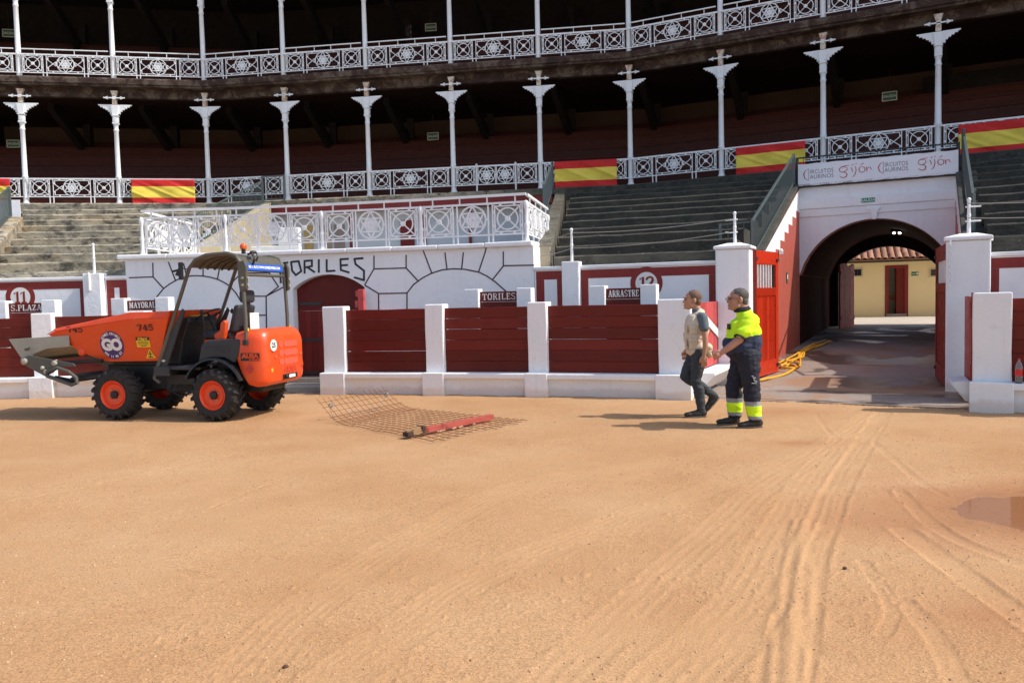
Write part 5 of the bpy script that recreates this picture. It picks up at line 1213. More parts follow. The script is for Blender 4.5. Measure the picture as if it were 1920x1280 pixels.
# ================================================================ GALLERIES
tG = thing('bullring_gallery', 'two storey polygonal timber gallery with dim red seating under its roof', 'building', gpos(2.5, 0, 0))
I0, I1 = -6, 15
def gs(name, prof, mat, i0=I0, i1=I1): 
    mb = MB(); mb.gstrip(i0, i1, prof); return obj(name, mb, mat, tG)
# lower floor edge and slab
gs('floor_edge', [(-.34, 4.98), (-.36, 5.30), (-.32, 5.338), (.30, 5.338), (.30, 4.98)], STONE, I0, iL - .02); gs('floor_edge', [(-.34, 4.98), (-.36, 5.30), (-.32, 5.338), (.30, 5.338), (.30, 4.98)], STONE, iR + .03, I1)
gs('floor_edge', [(-.34, 5.125), (-.36, 5.30), (-.32, 5.338), (.30, 5.338), (.30, 5.125)], STONE, iL - .019, iR + .029)
gs('floor', [(.301, 5.0), (.301, 5.33), (7.2, 5.33), (7.2, 5.0)], CONC)
for k in range(6):
    d0 = .95 + k * .92; z = 5.33 + .50 * (k + 1)
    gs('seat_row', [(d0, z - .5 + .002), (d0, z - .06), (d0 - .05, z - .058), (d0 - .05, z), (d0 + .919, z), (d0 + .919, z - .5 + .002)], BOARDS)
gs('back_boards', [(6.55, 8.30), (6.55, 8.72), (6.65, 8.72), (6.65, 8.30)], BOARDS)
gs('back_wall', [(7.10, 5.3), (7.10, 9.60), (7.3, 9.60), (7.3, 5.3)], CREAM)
# upper floor: edge, weathered beam, soffit
gs('upper_floor_edge', [(-.22, 9.50), (-.24, 9.66), (-.22, 9.70), (.4, 9.70), (.4, 9.50)], EDGE)
gs('front_beam', [(.22, 9.12), (.22, 9.498), (.45, 9.498), (.45, 9.12)], EDGE)
gs('under_board', [(-.16, 9.42), (-.16, 9.499), (.215, 9.499), (.215, 9.42)], EDGE)
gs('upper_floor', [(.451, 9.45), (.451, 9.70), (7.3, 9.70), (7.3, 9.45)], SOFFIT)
for k in range(6):
    d0 = 1.15 + k * .92; z = 9.70 + .48 * (k + 1)
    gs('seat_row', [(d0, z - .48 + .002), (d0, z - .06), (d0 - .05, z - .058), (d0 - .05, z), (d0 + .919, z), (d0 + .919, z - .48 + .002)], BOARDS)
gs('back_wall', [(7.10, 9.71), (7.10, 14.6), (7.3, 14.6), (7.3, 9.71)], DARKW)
gs('eaves_beam', [(-.35, 13.5), (-.35, 13.9), (.3, 13.9), (.3, 13.5)], EDGE)
iS0, iS1 = gi(808, 22), gi(842, 22)
sky_p = at_h(825, 22, 14.2); 
for a, b in ((I0, I1),):
    gs('roof', [(-.45, 13.92), (-.45, 14.08), (5.6, 14.78), (5.6, 14.60)], DARKW); gs('roof', [(6.5, 14.60), (6.5, 14.78), (7.6, 14.78), (7.6, 14.60)], DARKW)
# skylight gap between roof pieces is closed except at one bay
def gs2(name, i0, i1, mat): mb = MB(); mb.gstrip(i0, i1, [(5.601, 14.60), (5.601, 14.78), (6.499, 14.78), (6.499, 14.60)]); obj(name, mb, mat, tG)
def gix(x, y, dr, z):
    lo, hi = -6.0, 14.0
    for _ in range(50):
        m = (lo + hi) / 2; p = gpos(m, dr, z); d = p - Vector((0, 0, CAMZ)); u = 960 + FPX * d.dot(RV) / d.dot(FWD)
        if u < x: lo = m
        else: hi = m
    return m
s0, s1 = gix(812, 22, 6, 14.6), gix(842, 22, 6, 14.6)
gs2('roof', I0, s0, DARKW); gs2('roof', s1, I1, DARKW)
t = thing('skylight', 'small bright skylight with glazing bars in the dark upper gallery roof', 'window', gpos((s0 + s1) / 2, 6, 14.6))
mb = MB()
for f in (0, .34, .67, 1): mb.bar(gpos(s0 + (s1 - s0) * f, 5.6, 14.69), gpos(s0 + (s1 - s0) * f, 6.5, 14.69), .04, .05)
obj('glazing_bars', mb, STEEL_DARK, t)
mb = MB(); mb.bar(gpos(s0, 6.05, 14.66), gpos(s1, 6.05, 14.66), .03, .04); obj('cross_bar', mb, STEEL_DARK, t)
# raking beams and posts inside, one pair per bay
for i in range(-5, 13):
    for (z0, top) in ((5.33, 9.44), (9.70, 13.6)):
        mb = MB(); p = gpos(i + .0, 2.6, top - .05); q = gpos(i, 6.4, top - 1.25); mb.bar(p, q, .22, .45); mb.bar(gpos(i, 6.45, z0 + 2.6), gpos(i, 6.45, top), .30, .30)
        obj('raking_beam', mb, DARKW, tG)
mb = MB(); mb.gstrip(gi(1712), 10.5, [(6.0, 7.4), (6.0, 9.0), (6.1, 9.0), (6.1, 7.4)]); obj('black_screen', mb, DARKW, tG)
# exit signs hung at the back
for (x, y, R, lab) in ((17, 63, 48.6, 'dim green exit sign at the back of the upper gallery, left edge'), (25, 270, 48.6, 'dim green exit sign at the back of the lower gallery, left edge'), (808, 52, 48.4, 'dim green exit sign of the upper gallery just below the skylight'),
                       (812, 256, 48.4, 'dim green exit sign of the lower gallery near the middle of the picture'), (1668, 181, 47.8, 'dim green exit sign of the lower gallery above the long banner')):
    p = at_R(x, y, R); a = math.atan2(p.y - CY, p.x - CX); T = frame(R, a, p.z); mb = MB(); mb.box(-.21, .21, -.13, .13, 0, .03, T); o = obj('exit_sign', mb, SIGN_DIM); tag(o, lab, 'sign', 'exit signs in the galleries')
    m2 = MB(); m2.box(-.23, .23, .131, .155, 0, .04, T); m2.box(-.23, .23, -.155, -.131, 0, .04, T); m2.box(-.235, -.211, -.13, .13, 0, .04, T); m2.box(.211, .235, -.13, .13, 0, .04, T)
    obj('sign_frame', m2, WHITEP, o); obj('sign_lettering', put(text_mb('SALIDA', .12, .001, .002), T @ Matrix.Translation((0, 0, .033))), WHITEP, o)
    hg = MB(); hg.bar(T @ Vector((0, .155, .01)), T @ Vector((0, .9, .01)), .02, .02); obj('hanger', hg, STEEL_DARK, o)

# ================================================================ CAST IRON COLUMNS
def make_column():
    t = thing('iron_column', 'x', 'column')
    mb = MB(); mb.lathe([(.115, 0), (.115, .05), (.095, .09), (.088, .14), (.086, .9), (.10, .93), (.10, .96), (.086, .99), (.075, 2.55), (.09, 2.57), (.09, 2.60), (.075, 2.62), (.075, 2.74), (.09, 2.76), (.09, 2.80), (.08, 2.82)], 14); obj('shaft', mb, IRON, t, local=True, smooth=True)
    mb = MB(); h = 2.80; mb.box(-.10, .10, -.10, .10, h, h + .05); mb.box(-.085, .085, -.085, .085, h + .051, h + .27); mb.box(-.115, .115, -.115, .115, h + .271, h + .31)
    for sx in (-1, 1): mb.box(-.05, .05, *sorted((sx * .086, sx * .10)), h + .08, h + .24); mb.box(*sorted((sx * .086, sx * .10)), -.05, .05, h + .08, h + .24)
    mb.prism([(-.09, h + .311), (.09, h + .311), (.13, h + .66), (-.13, h + .66)], -.09, .09); obj('capital_block', mb, IRON, t, local=True, bevel=.008)
    for s in (-1, 1):
        pts = [(.10, h + .34)]; n = 5
        for k in range(n):
            f = k / n; x = .12 + .40 * f ** 1.15; z = h + .36 + .28 * f ** .75; pts += [(x, z), (x + .05, z - .012), (x + .055, z + .035)]
        pts += [(.54, h + .645), (.55, h + .68), (.10, h + .68)]
        mb = MB(); mb.prism([(s * x, z) for x, z in pts], -.03, .03)
        for xx in (.20, .33): mb.lathe([(0, 0), (.02, 0), (.02, .004), (0, .004)], 8, Matrix.Translation((s * xx, -.0305, h + .60)) @ Matrix.Rotation(PI / 2, 4, 'X'))
        obj('bracket', mb, IRON, t, local=True)
    mb = MB(); mb.prism([(-.075, h + .681), (.075, h + .681), (.07, h + 1.0), (.12, h + 1.16), (-.12, h + 1.16), (-.07, h + 1.0)], -.07, .07); obj('neck', mb, RUSTCAP, t, local=True, bevel=.006)
    mb = MB(); zc = h + .90; mb.bar((-.22, -.09, zc), (.22, -.09, zc), .035, .05, up=(0, 1, 0))
    for s in (-1, 1): mb.prism([(s * .20, zc - .06), (s * .34, zc), (s * .20, zc + .06), (s * .23, zc)], -.11, -.07); mb.ball((s * .33, -.09, zc), .03, nu=6, nv=4)
    mb.box(-.05, .05, -.115, -.07, zc - .05, zc + .05); obj('cross_arm', mb, IRON, t, local=True)
    return t
colp = make_column()
low_c = {-3: 'lower gallery column just outside the left edge', -2: 'white iron column of the lower gallery nearest the left edge, beside the stair railing', -1: 'white iron column of the lower gallery directly left of the small left flag', 0: 'white iron column of the lower gallery at its left corner, right of the small left flag',
 1: 'white iron column of the lower gallery above the head of the grey stair railing', 3: 'white iron column of the lower gallery at the left end of the railing with two narrow stars',
 4: 'white iron column of the lower gallery just left of the middle flag', 5: 'white iron column of the lower gallery just right of the middle flag, at the right corner', 6: 'white iron column of the lower gallery left of the flag beside the banner', 7: 'white iron column of the lower gallery rising behind the left part of the long banner', 8: 'white iron column of the lower gallery rising behind the right end of the long banner'}
low_c[2] = 'white iron column of the lower gallery between the grey landing railing and the double star gate'
up_c = {-2: 'upper gallery column nearest the left edge', -1: 'upper gallery column, second from the left edge', 0: 'upper gallery column at the left corner of the gallery', 1: 'upper gallery column, first right of the left corner', 2: 'upper gallery column, second right of the left corner', 3: 'upper gallery column touching the right side of the skylight',
 4: 'upper gallery column, first right of the skylight column', 5: 'upper gallery column at the right corner of the gallery', 6: 'upper gallery column, first right of the right corner', 7: 'upper gallery column, second right of the right corner'}
first = True
for i in range(-3, 9):
    for z, lab, g in ((ZG, low_c, 'columns of the lower gallery'), (ZU - .16, up_c, 'columns of the upper gallery')):
        if i not in lab or (i == -3): continue
        a = gpos(i, 0, z); b = gpos(i + .01, 0, z); c = gpos(i - .01, 0, z); rz = math.atan2(b.y - c.y, b.x - c.x)
        if first: colp.location = a; colp.rotation_euler = (0, 0, rz); colp['label'] = lab[i]; colp['group'] = g; first = False; WM[colp] = Matrix.Translation(a) @ Matrix.Rotation(rz, 4, 'Z')
        else: c_ = copy_tree(colp, a, rz, lab[i]); c_['group'] = g

# ================================================================ FLAGS
FR = paint('flag_red', (.60, .016, .014), .75, .08, 5, .15, 200); FY = paint('flag_yellow', (.80, .62, .08), .75, .08, 5, .15, 200)
def flag(label, x0, x1, yt, yb, dr=-.16, seed=0):
    r = random.Random(seed); xm = (x0 + x1) / 2; i0, i1 = gi2(x0, yt, dr), gi2(x1, yt, dr)
    z1 = zat(xm, yt, dr); z0 = zat(xm, yb, dr); nx, nz = 48, 28; mb = MB(); vs = []; fs = []
    for j in range(nz + 1):
        f = j / nz
        for i in range(nx + 1):
            u = i / nx; w = 0
            w += .024 * math.sin((u * 2.2 - f * 1.3 + seed) * 5) * (1 - abs(2 * f - 1) ** 3) + .010 * math.sin((u * 5 + f * 3) * 3 + seed) * math.sin(PI * f) + .008 * (vn(u * 9 + seed, f * 6) - .5)
            # diagonal pull creases
            cr = (u * .9 - f * .8 + .2 * math.sin(seed)) ; w += .034 * math.exp(-((cr % .42 - .2) / .05) ** 2) * math.sin(PI * f)
            p = gpos(i0 + (i1 - i0) * u, dr - .02 - w - .01, z1 + (z0 - z1) * f - .012 * math.sin(PI * u) * (f > .98)); vs.append(p)
    for j in range(nz):
        for i in range(nx): fs.append((j * (nx + 1) + i, (j + 1) * (nx + 1) + i, (j + 1) * (nx + 1) + i + 1, j * (nx + 1) + i + 1))
    mb.add(vs, fs); mb.mi = [1 if nz * .26 <= k // nx < nz * .74 else 0 for k in range(len(fs))]
    o = obj('flag', mb, [FR, FY], smooth='all'); so = o.modifiers.new('thickness', 'SOLIDIFY'); so.thickness = .003
    tag(o, label, 'flag', 'red and yellow flags on the lower gallery railing'); return o
def vn(x, y): return float(vnoise(np.array([x]), np.array([y]), 3)[0])
def gi2(x, y, dr): return gix(x, y, dr, 5.8)
def zat(x, y, dr):
    i = gix(x, y, dr, 5.8); a = gpos(i - .2, dr); b = gpos(i + .2, dr); return at_line(x, y, a, b).z
flag('red and yellow flag cut by the left edge of the picture', -75, 20, 335, 384, seed=1)
flag('small red and yellow flag on the left, above the end of the terrace railing', 247, 366, 337, 382, seed=2)
flag('red and yellow flag in the middle, right of the terrace above dark seats', 1040, 1157, 301, 351, seed=4)
flag('red and yellow flag left of the long white banner', 1380, 1510, 271, 323, seed=6)
flag('red and yellow flag in the upper right, right of the long white banner', 1797, 1968, 226, 288, seed=9)
# ================================================================ ORANGE SITE DUMPER
ORG = None
def m_org():
    t_ = NT('orange_machine_paint'); c = t_.mix(t_.noise(2, 5), (.70, .060, .007), (.76, .080, .011))
    du = t_.math('MULTIPLY', t_.ramp(t_.noise(3.4, 8, .72), [(.50, 0.0), (.72, 1.0)]), t_.ramp(t_.z(), [(.35, 1.0), (1.5, .35)])); c = t_.mix(t_.math('MULTIPLY', du, .42), c, (.42, .24, .13))
    sc_ = t_.ramp(t_.noise(9, 9, .8, t_.mapping((1, 1, 7))), [(.66, 0.0), (.70, 1.0)]); c = t_.mix(t_.math('MULTIPLY', sc_, .35), c, (.30, .09, .05))
    return t_.done(c, t_.ramp(t_.noise(5, 6, .65), [(.3, .26), (.75, .52)]), t_.bump(t_.noise(22, 4), .08, .004))
ORG = m_org(); ORG_D = paint('orange_wheel_paint', (.80, .075, .015), .42, .08, 6, .1)
CHAR = paint('charcoal_plastic', (.030, .032, .036), .55, .15, 5, .2); BLK = paint('black_steel', (.012, .012, .013), .5, .3, 6, .2)
TUBE = paint('olive_grey_roll_bar_paint', (.095, .088, .068), .45, .15, 6, .1); RUB = paint('tyre_rubber_dusty', (.022, .020, .019), .85, .4, 8, .4, 60)
GREYST = paint('worn_galvanised_bucket', (.34, .33, .27), .5, .25, 4, .3, 20); ARMG = paint('grey_linkage_steel', (.085, .082, .070), .5, .3, 6, .3)
DOx, DOy = -4.10, 12.07; dfx = Vector((-1.62, .40, 0)).normalized(); RZD = math.atan2(dfx.y, dfx.x)
t = thing('site_dumper', 'orange compact site dumper with a grey self-loading bucket and a roll-over frame, parked', 'dumper', (DOx, DOy, 0), RZD)
DMP = t
L_ = dict(local=True)
# wheels
def wheel(x, y, steer=0.0, flip=1):
    W = MB(); M0 = Matrix.Translation((x, y, .385)) @ Matrix.Rotation(steer, 4, 'Z') @ Matrix.Rotation(PI / 2 * (-1 if flip < 0 else 1), 4, 'X') @ Matrix.Rotation(random.random() * 3, 4, 'Z')
    w = bpy.data.objects.new('wheel', None); COL.objects.link(w); w.parent = t; w.matrix_basis = M0; WM[w] = WM[t] @ M0
    mb = MB(); R, wd = .352, .13
    mb.lathe([(.205, -wd + .01), (.235, -wd), (.29, -wd - .012), (.33, -wd + .012), (R, -wd + .045), (R + .004, 0), (R, wd - .045), (.33, wd - .012), (.29, wd + .012), (.235, wd), (.205, wd - .01)], 48, caps=False)
    obj('tyre', mb, RUB, w, local=True, smooth=True)
    mb = MB(); n = 18
    for k in range(n):
        for s in (-1, 1):
            a = 2 * PI * (k + (.5 if s > 0 else 0)) / n; vs = []
            for f, (zz, r0, r1, wa) in enumerate(((s * .004, R - .004, R + .031, .030), (s * (wd - .045), R - .006, R + .030, .036), (s * (wd + .006), R - .035, R + .014, .042), (s * (wd + .012), R - .075, R - .045, .040))):
                aa = a + (0, .105, .165, .185)[f] 
                for r, da in ((r0, -wa), (r1, -wa * .8), (r1, wa * .8), (r0, wa)): vs.append((r * math.cos(aa + da * 1.6), r * math.sin(aa + da * 1.6), zz))
            fs = [(0, 1, 2, 3), (15, 14, 13, 12)]
            for f in range(3):
                for q in range(4): fs.append((f * 4 + q, f * 4 + (q + 1) % 4, f * 4 + 4 + (q + 1) % 4, f * 4 + 4 + q))
            mb.add(vs, fs)
    obj('tread_lugs', mb, RUB, w, local=True)
    mb = MB(); z = wd; mb.lathe([(.205, z - .012), (.212, z - .002), (.203, z + .004), (.190, z - .015), (.183, z - .055), (.165, z - .060), (.152, z - .045), (.13, z - .043), (.075, z - .05), (.07, z - .052), (.062, z - .05)], 40, caps=False); mb.lathe([(.205, -wd + .02), (.203, z - .02)], 32, caps=False)
    obj('rim', mb, ORG_D, w, local=True, smooth=True)
    mb = MB(); mb.lathe([(.062, z - .06), (.058, z - .02), (.045, z - .01), (0, z - .008)], 18); obj('hub', mb, BLK, w, local=True, smooth=True)
    mb = MB()
    for k in range(5): a = 2 * PI * k / 5; mb.lathe([(.011, 0), (.011, .018), (0, .02)], 6, Matrix.Translation((.088 * math.cos(a), .088 * math.sin(a), z - .05)))
    obj('wheel_nut', mb, GREYST, w, local=True)
wheel(1.73, .60 - .05, .03, -1); wheel(.05, .60 - .05, -.03, -1); wheel(1.78, -.56, .03, 1); wheel(.0, -.56, -.03, 1)
# chassis
mb = MB(); mb.box(.15, 1.1, -.30, .30, .38, .74); mb.box(.95, 2.15, -.26, .26, .42, .80); mb.box(-.55, .2, -.32, .32, .40, .85); obj('chassis', mb, BLK, t, bevel=.02, **L_)
for x in (1.73, .05): mb = MB(); mb.tube([(x, -.5, .385), (x, .5, .385)], .07, 10); obj('axle', mb, BLK, t, smooth=True, **L_)
mb = MB()
for (x, z) in ((.75, .50), (.60, .60), (.90, .42)): mb.tube([(x, .30, z + .2), (x + .05, .40, z), (x - .15, .42, z - .08), (x - .35, .32, z)], .016, 6)
mb.box(.50, .95, .30, .44, .52, .66); obj('hydraulics', mb, BLK, t, **L_)
# hopper (skip)
SIDE = [(2.78, 1.375), (2.90, 1.285), (2.58, 1.13), (2.30, .98), (1.98, .885), (1.85, .865), (1.02, .875), (.92, 1.10), (.74, 1.60), (1.41, 1.60)]
def hop(sc_=1.0):
    vs = []; fs = []; n = 0
    mbx = MB(); rim = [(2.78, 1.375), (1.43, 1.595), (.74, 1.60)]
    prof = [(2.86, 1.30), (2.58, 1.13), (2.25, .96), (1.96, .875), (1.05, .875), (.78, 1.56)]
    lower = [(x, z) for x, z in [(2.90, 1.285), (2.80, 1.33), (1.43, 1.50), (.76, 1.515), (1.03, .875), (1.90, .865), (2.02, .885), (2.30, .985), (2.58, 1.13)]]
    for s in (-1, 1):
        yb, yt = s * .50, s * .625
        P_ = lambda x, z: (x, s * (.50 + .125 * min(1, max(0, (z - .87) / .60))), z)
        o = [P_(x, z) for x, z in lower]; i = [(x, y - s * .012, z) for x, y, z in o]; m = len(o)
        mbx.add(o + i, [tuple(range(m)), tuple(range(2 * m - 1, m - 1, -1))] + [(k, (k + 1) % m, m + (k + 1) % m, m + k) for k in range(m)])
        # folded rim leaning inwards
        r0 = [(2.90, 1.285), (2.80, 1.33), (1.43, 1.50), (.76, 1.515)]; r1 = [(2.84, 1.335), (2.77, 1.38), (1.43, 1.60), (.74, 1.605)]
        a = [(x, s * .627, z + .001) for x, z in r0]; b = [(x, s * .59, z) for x, z in r1]; c = [(x, s * .55, z) for x, z in r1]; d = [(x, s * .60, z) for x, z in r0]
        vv = a + b + c + d; ff = []
        for k in range(3):
            for q in range(4): ff.append((q * 4 + k, q * 4 + k + 1, ((q + 1) % 4) * 4 + k + 1, ((q + 1) % 4) * 4 + k))
        ff += [(0, 4, 8, 12), (15, 11, 7, 3)]; mbx.add(vv, ff)
    # floor / front and back plates across
    yw = lambda z: .50 + .125 * min(1, max(0, (z - .87) / .60))
    pr = [(2.88, 1.28), (2.57, 1.125), (2.29, .978), (2.01, .88), (1.90, .868), (1.03, .876), (.76, 1.52), (.74, 1.60)]
    vv = []; 
    for x, z in pr: vv += [(x, -yw(z) + .001, z), (x, yw(z) - .001, z), (x + .004, -yw(z) + .001, z + .014), (x + .004, yw(z) - .001, z + .014)]
    ff = []
    for k in range(len(pr) - 1):
        a = 4 * k; ff += [(a, a + 1, a + 5, a + 4), (a + 2, a + 6, a + 7, a + 3), (a, a + 4, a + 6, a + 2), (a + 1, a + 3, a + 7, a + 5)]
    mbx.add(vv, ff); return mbx
hb = obj('hopper', hop(), ORG, t, bevel=.006, **L_)
mb = MB(); mb.box(1.1, 2.0, -.30, .30, .80, .862); mb.bar((1.9, .2, .84), (2.5, .2, 1.0), .08); mb.bar((1.9, -.2, .84), (2.5, -.2, 1.0), .08); obj('tipping_frame', mb, BLK, t, **L_)
def decal(name, mb, x, z, mat, parent=hb, lean=.205):
    """local decal on the near (+y) hopper side; text runs with -x"""
    y = .50 + .125 * min(1, max(0, (z - .87) / .60)) + .003
    T = Matrix.Translation((x, y, z)) @ Matrix.Rotation(PI, 4, 'Z') @ Matrix.Rotation(PI / 2 + lean, 4, 'X'); mb.v = [T @ Vector(p) for p in mb.v]
    return obj(name, mb, mat, parent, local=True)
I4 = Matrix.Identity(4)
decal('fleet_number', stencil('745', .085, I4, thick=.24, thin=.13, sx=1.5), 2.40, 1.32, BLACKP); decal('fleet_number', stencil('745', .085, I4, thick=.24, thin=.13, sx=1.5), 1.17, 1.33, BLACKP)
PURP = paint('purple_decal', (.05, .025, .16), .4, .05, 5, 0); 
mb = MB(); mb.lathe([(0, 0), (.215, 0), (.215, .002), (0, .002)], 36, Matrix.Scale(.95, 4, (1, 0, 0))); decal('round_decal', mb, 1.80, 1.115, PURP)
m = text_mb('GO', .235, .001, .014, 1.0, 'CENTER', .88); m.v = [p + Vector((0, 0, .004)) for p in m.v]; decal('decal_lettering', m, 1.80, 1.115, WHITEP)
def circtext(s, r, size, a0, a1, inv=False):
    out = MB(); n = len(s)
    for k, ch in enumerate(s):
        if ch == ' ': continue
        a = a0 + (a1 - a0) * k / (n - 1); g_ = text_mb(ch, size, .0006, .002); T = Matrix.Rotation(a - PI / 2 if not inv else a + PI / 2, 4, 'Z'); T = Matrix.Translation((r * math.cos(a), r * math.sin(a), .004)) @ T
        out.add(g_.v, g_.f, T)
    return out
decal('decal_lettering', circtext('GOMEZ OVIEDO', .178, .052, PI * .80, PI * .20), 1.80, 1.115, WHITEP); decal('decal_lettering', circtext('902 11 86 53', .178, .050, PI * 1.22, PI * 1.78, True), 1.80, 1.115, WHITEP)
YEL = paint('yellow_warning_label', (.78, .52, .02), .5, .05, 5, 0)
mb = MB(); mb.box(-.115, .115, -.075, .075, 0, .002); decal('warning_label', mb, 1.25, 1.155, YEL); mb = MB(); mb.box(-.115, .115, .03, .078, .0021, .0032); decal('label_band', mb, 1.25, 1.155, BLACKP)
m = text_mb('¡Peligro!', .05, .0005, .002); m.v = [p + Vector((0, .054, .004)) for p in m.v]; decal('label_lettering', m, 1.25, 1.155, YEL)
mb = MB()
for k, (y_, w_) in enumerate(((.010, .17), (-.012, .19), (-.034, .17), (-.056, .10))): mb.box(-w_ / 2, w_ / 2, y_ - .004, y_ + .004, .0021, .003)
decal('label_text_lines', mb, 1.25, 1.155, BLACKP)
mb = MB(); mb.prism([(-.085, -.06), (.085, -.06), (0, .085)], 0, .002, 'xy'); decal('warning_triangle', mb, 1.165, .975, YEL, lean=.205); mb = MB(); mb.ball((0, .035, .003), (.013, .013, .002), nu=8, nv=4); mb.box(-.008, .008, -.03, .03, .0021, .004); mb.box(-.035, .035, -.002, .008, .0021, .0045); mb.box(-.04, .04, -.048, -.034, .0021, .0038); decal('triangle_pictogram', mb, 1.165, .975, BLACKP)
# self loading bucket and linkage
bk = [(3.63, 1.225), (2.50, 1.275), (2.46, 1.10), (2.94, 1.075), (3.16, 1.00), (3.30, .90), (3.44, .94)]
mb = MB(); yb = .60
mb.prism([(3.63, 1.225), (2.52, 1.275), (2.52, 1.262), (3.60, 1.205)], -yb, yb); 
sh = [(2.50, 1.105), (2.94, 1.075), (3.16, 1.00), (3.30, .90), (3.40, .91), (3.63, 1.225), (3.605, 1.215), (3.385, .93), (3.31, .918), (3.17, 1.015), (2.945, 1.09), (2.50, 1.118)]
mb.prism(sh, -yb, yb)
for s in (-1, 1): mb.prism([(3.62, 1.22), (2.52, 1.268), (2.52, 1.112), (2.945, 1.082), (3.17, 1.01), (3.305, .912), (3.40, .92)], *sorted((s * yb, s * (yb - .015))))
bo = obj('loading_bucket', mb, GREYST, t, bevel=.006, **L_)
mb = MB(); mb.tube([(3.27, .60, 1.07), (3.27, .66, 1.07)], .018, 8); mb.tube([(3.27, .66, 1.07), (3.16, .67, 1.10)], .012, 6); obj('grease_pipe', mb, ARMG, bo, **L_)
for s in (-1, 1):
    y0_, y1_ = s * .64, s * .675
    mb = MB(); mb.prism([(3.36, .93), (3.20, .98), (2.70, .90), (2.40, .855), (2.36, .81), (2.66, .80), (2.78, .72), (2.92, .66), (3.05, .72), (3.33, .85)], *sorted((y0_, y1_)))
    obj('bucket_arm', mb, ARMG, t, bevel=.006, **L_)
    # slotted lower plate: an outline ring
    out = [(3.02, .72), (2.86, .66), (2.40, .51), (2.28, .55), (2.30, .64), (2.44, .75), (2.62, .81), (2.78, .80)]; inn = [(2.80, .67), (2.44, .565), (2.37, .60), (2.48, .70), (2.62, .745), (2.70, .735)]
    mb = MB(); mb.tube([(x, s * .70, z) for x, z in [(2.86, .67), (2.42, .535), (2.32, .57), (2.33, .64), (2.46, .73), (2.66, .79), (2.84, .74)]], .030, 6, True); obj('slotted_plate', mb, ARMG, t, **L_)
    for x, z, r in ((3.27, .89, .05), (2.72, .86, .042), (2.88, .73, .036), (2.94, .79, .03)):
        mb = MB(); mb.lathe([(r, 0), (r, .03), (r * .6, .045), (0, .045)], 14, Matrix.Translation((x, s * .675, z)) @ Matrix.Rotation(-s * PI / 2, 4, 'X')); obj('pivot_pin', mb, GREYST, t, smooth=True, **L_)
    mb = MB(); mb.tube([(2.72, s * .62, .86), (1.96, s * .58, .885)], .030, 8); mb.tube([(2.78, s * .62, .64), (2.46, s * .62, .58)], .03, 8); mb.tube([(2.50, s * .60, .60), (1.98, s * .52, .66)], .045, 8); obj('hydraulic_ram', mb, BLK, t, smooth=True, **L_)
mb = MB(); mb.tube([(2.44, -.6, .66), (2.44, .6, .66)], .035, 8); mb.tube([(3.27, -.66, .89), (3.27, .66, .89)], .025, 8); mb.tube([(2.20, .30, .93), (2.42, .42, 1.0), (2.38, .5, 1.12), (2.28, .5, 1.12)], .012, 6); obj('cross_tube', mb, ARMG, t, smooth=True, **L_)
mb = MB(); mb.lathe([(.06, 0), (.07, .02), (.06, .05), (.04, .06)], 14, Matrix.Translation((2.36, .5, 1.02)) @ Matrix.Rotation(-PI / 2, 4, 'X')); obj('orange_boss', mb, ORG_D, t, smooth=True, **L_)
# cab floor, dashboard, driver's box
mb = MB(); mb.box(.30, 1.05, -.58, .58, .745, .79); mb.box(.80, 1.05, -.62, .62, .66, .80); obj('footplate', mb, CHAR, t, bevel=.01, **L_)
mb = MB(); mb.prism([(.80, .79), (1.05, .79), (.95, 1.10), (.80, 1.48), (.62, 1.52), (.60, 1.44), (.72, 1.15)], -.36, .36); obj('dashboard', mb, BLK, t, bevel=.03, **L_)
mb = MB(); mb.prism([(.86, .79), (1.12, .62), (1.06, .80), (.56, 1.64), (.52, 1.60)], .54, .575); obj('leg_shield', mb, CHAR, t, bevel=.008, **L_); mb = MB(); mb.prism([(.86, .79), (1.12, .62), (1.06, .80), (.56, 1.64), (.52, 1.60)], -.575, -.54); obj('leg_shield', mb, CHAR, t, bevel=.008, **L_)
m = text_mb('AUSA', .04, .001, .002); T = Matrix.Translation((.93, .577, .88)) @ Matrix.Rotation(PI, 4, 'Z') @ Matrix.Rotation(PI / 2, 4, 'X'); m.v = [T @ p for p in m.v]; obj('small_label', m, WHITEP, t, **L_)
# side cover with louvres + fender
for s in (-1, 1):
    mb = MB(); mb.prism([(.32, .86), (.26, 1.10), (.16, 1.175), (-.42, 1.19), (-.34, .95), (-.26, .84), (-.1, .92), (.1, .92)], *sorted((s * .35, s * .585))); obj('side_cover', mb, CHAR, t, bevel=.02, **L_)
    mb = MB()
    for k in range(3): mb.box(-.20 + k * .015, .20 - k * .0, *sorted((s * .586, s * .594)), 1.00 + k * .04, 1.012 + k * .04)
    obj('cover_rib', mb, CHAR, t, **L_)
    pts = [(.05 + .50 * math.cos(a), .40 + .52 * math.sin(a)) for a in np.linspace(.45, 2.75, 16)]; mb = MB(); vs = []
    for x, z in pts:
        d = Vector((x - .05, 0, z - .40)).normalized() * .018
        for yy, o_ in ((s * .33, 0), (s * .66, 0), (s * .67, -1.6), (s * .64, -1), (s * .33, -1)): vs.append((x + d.x * o_, yy, z + d.z * o_))
    fs = []
    for k in range(15):
        for q in range(5): fs.append((k * 5 + q, k * 5 + (q + 1) % 5, k * 5 + 5 + (q + 1) % 5, k * 5 + 5 + q))
    fs += [tuple(range(5)), tuple(15 * 5 + q for q in range(4, -1, -1))]; mb.add(vs, fs); obj('fender', mb, BLK, t, smooth=True, **L_)
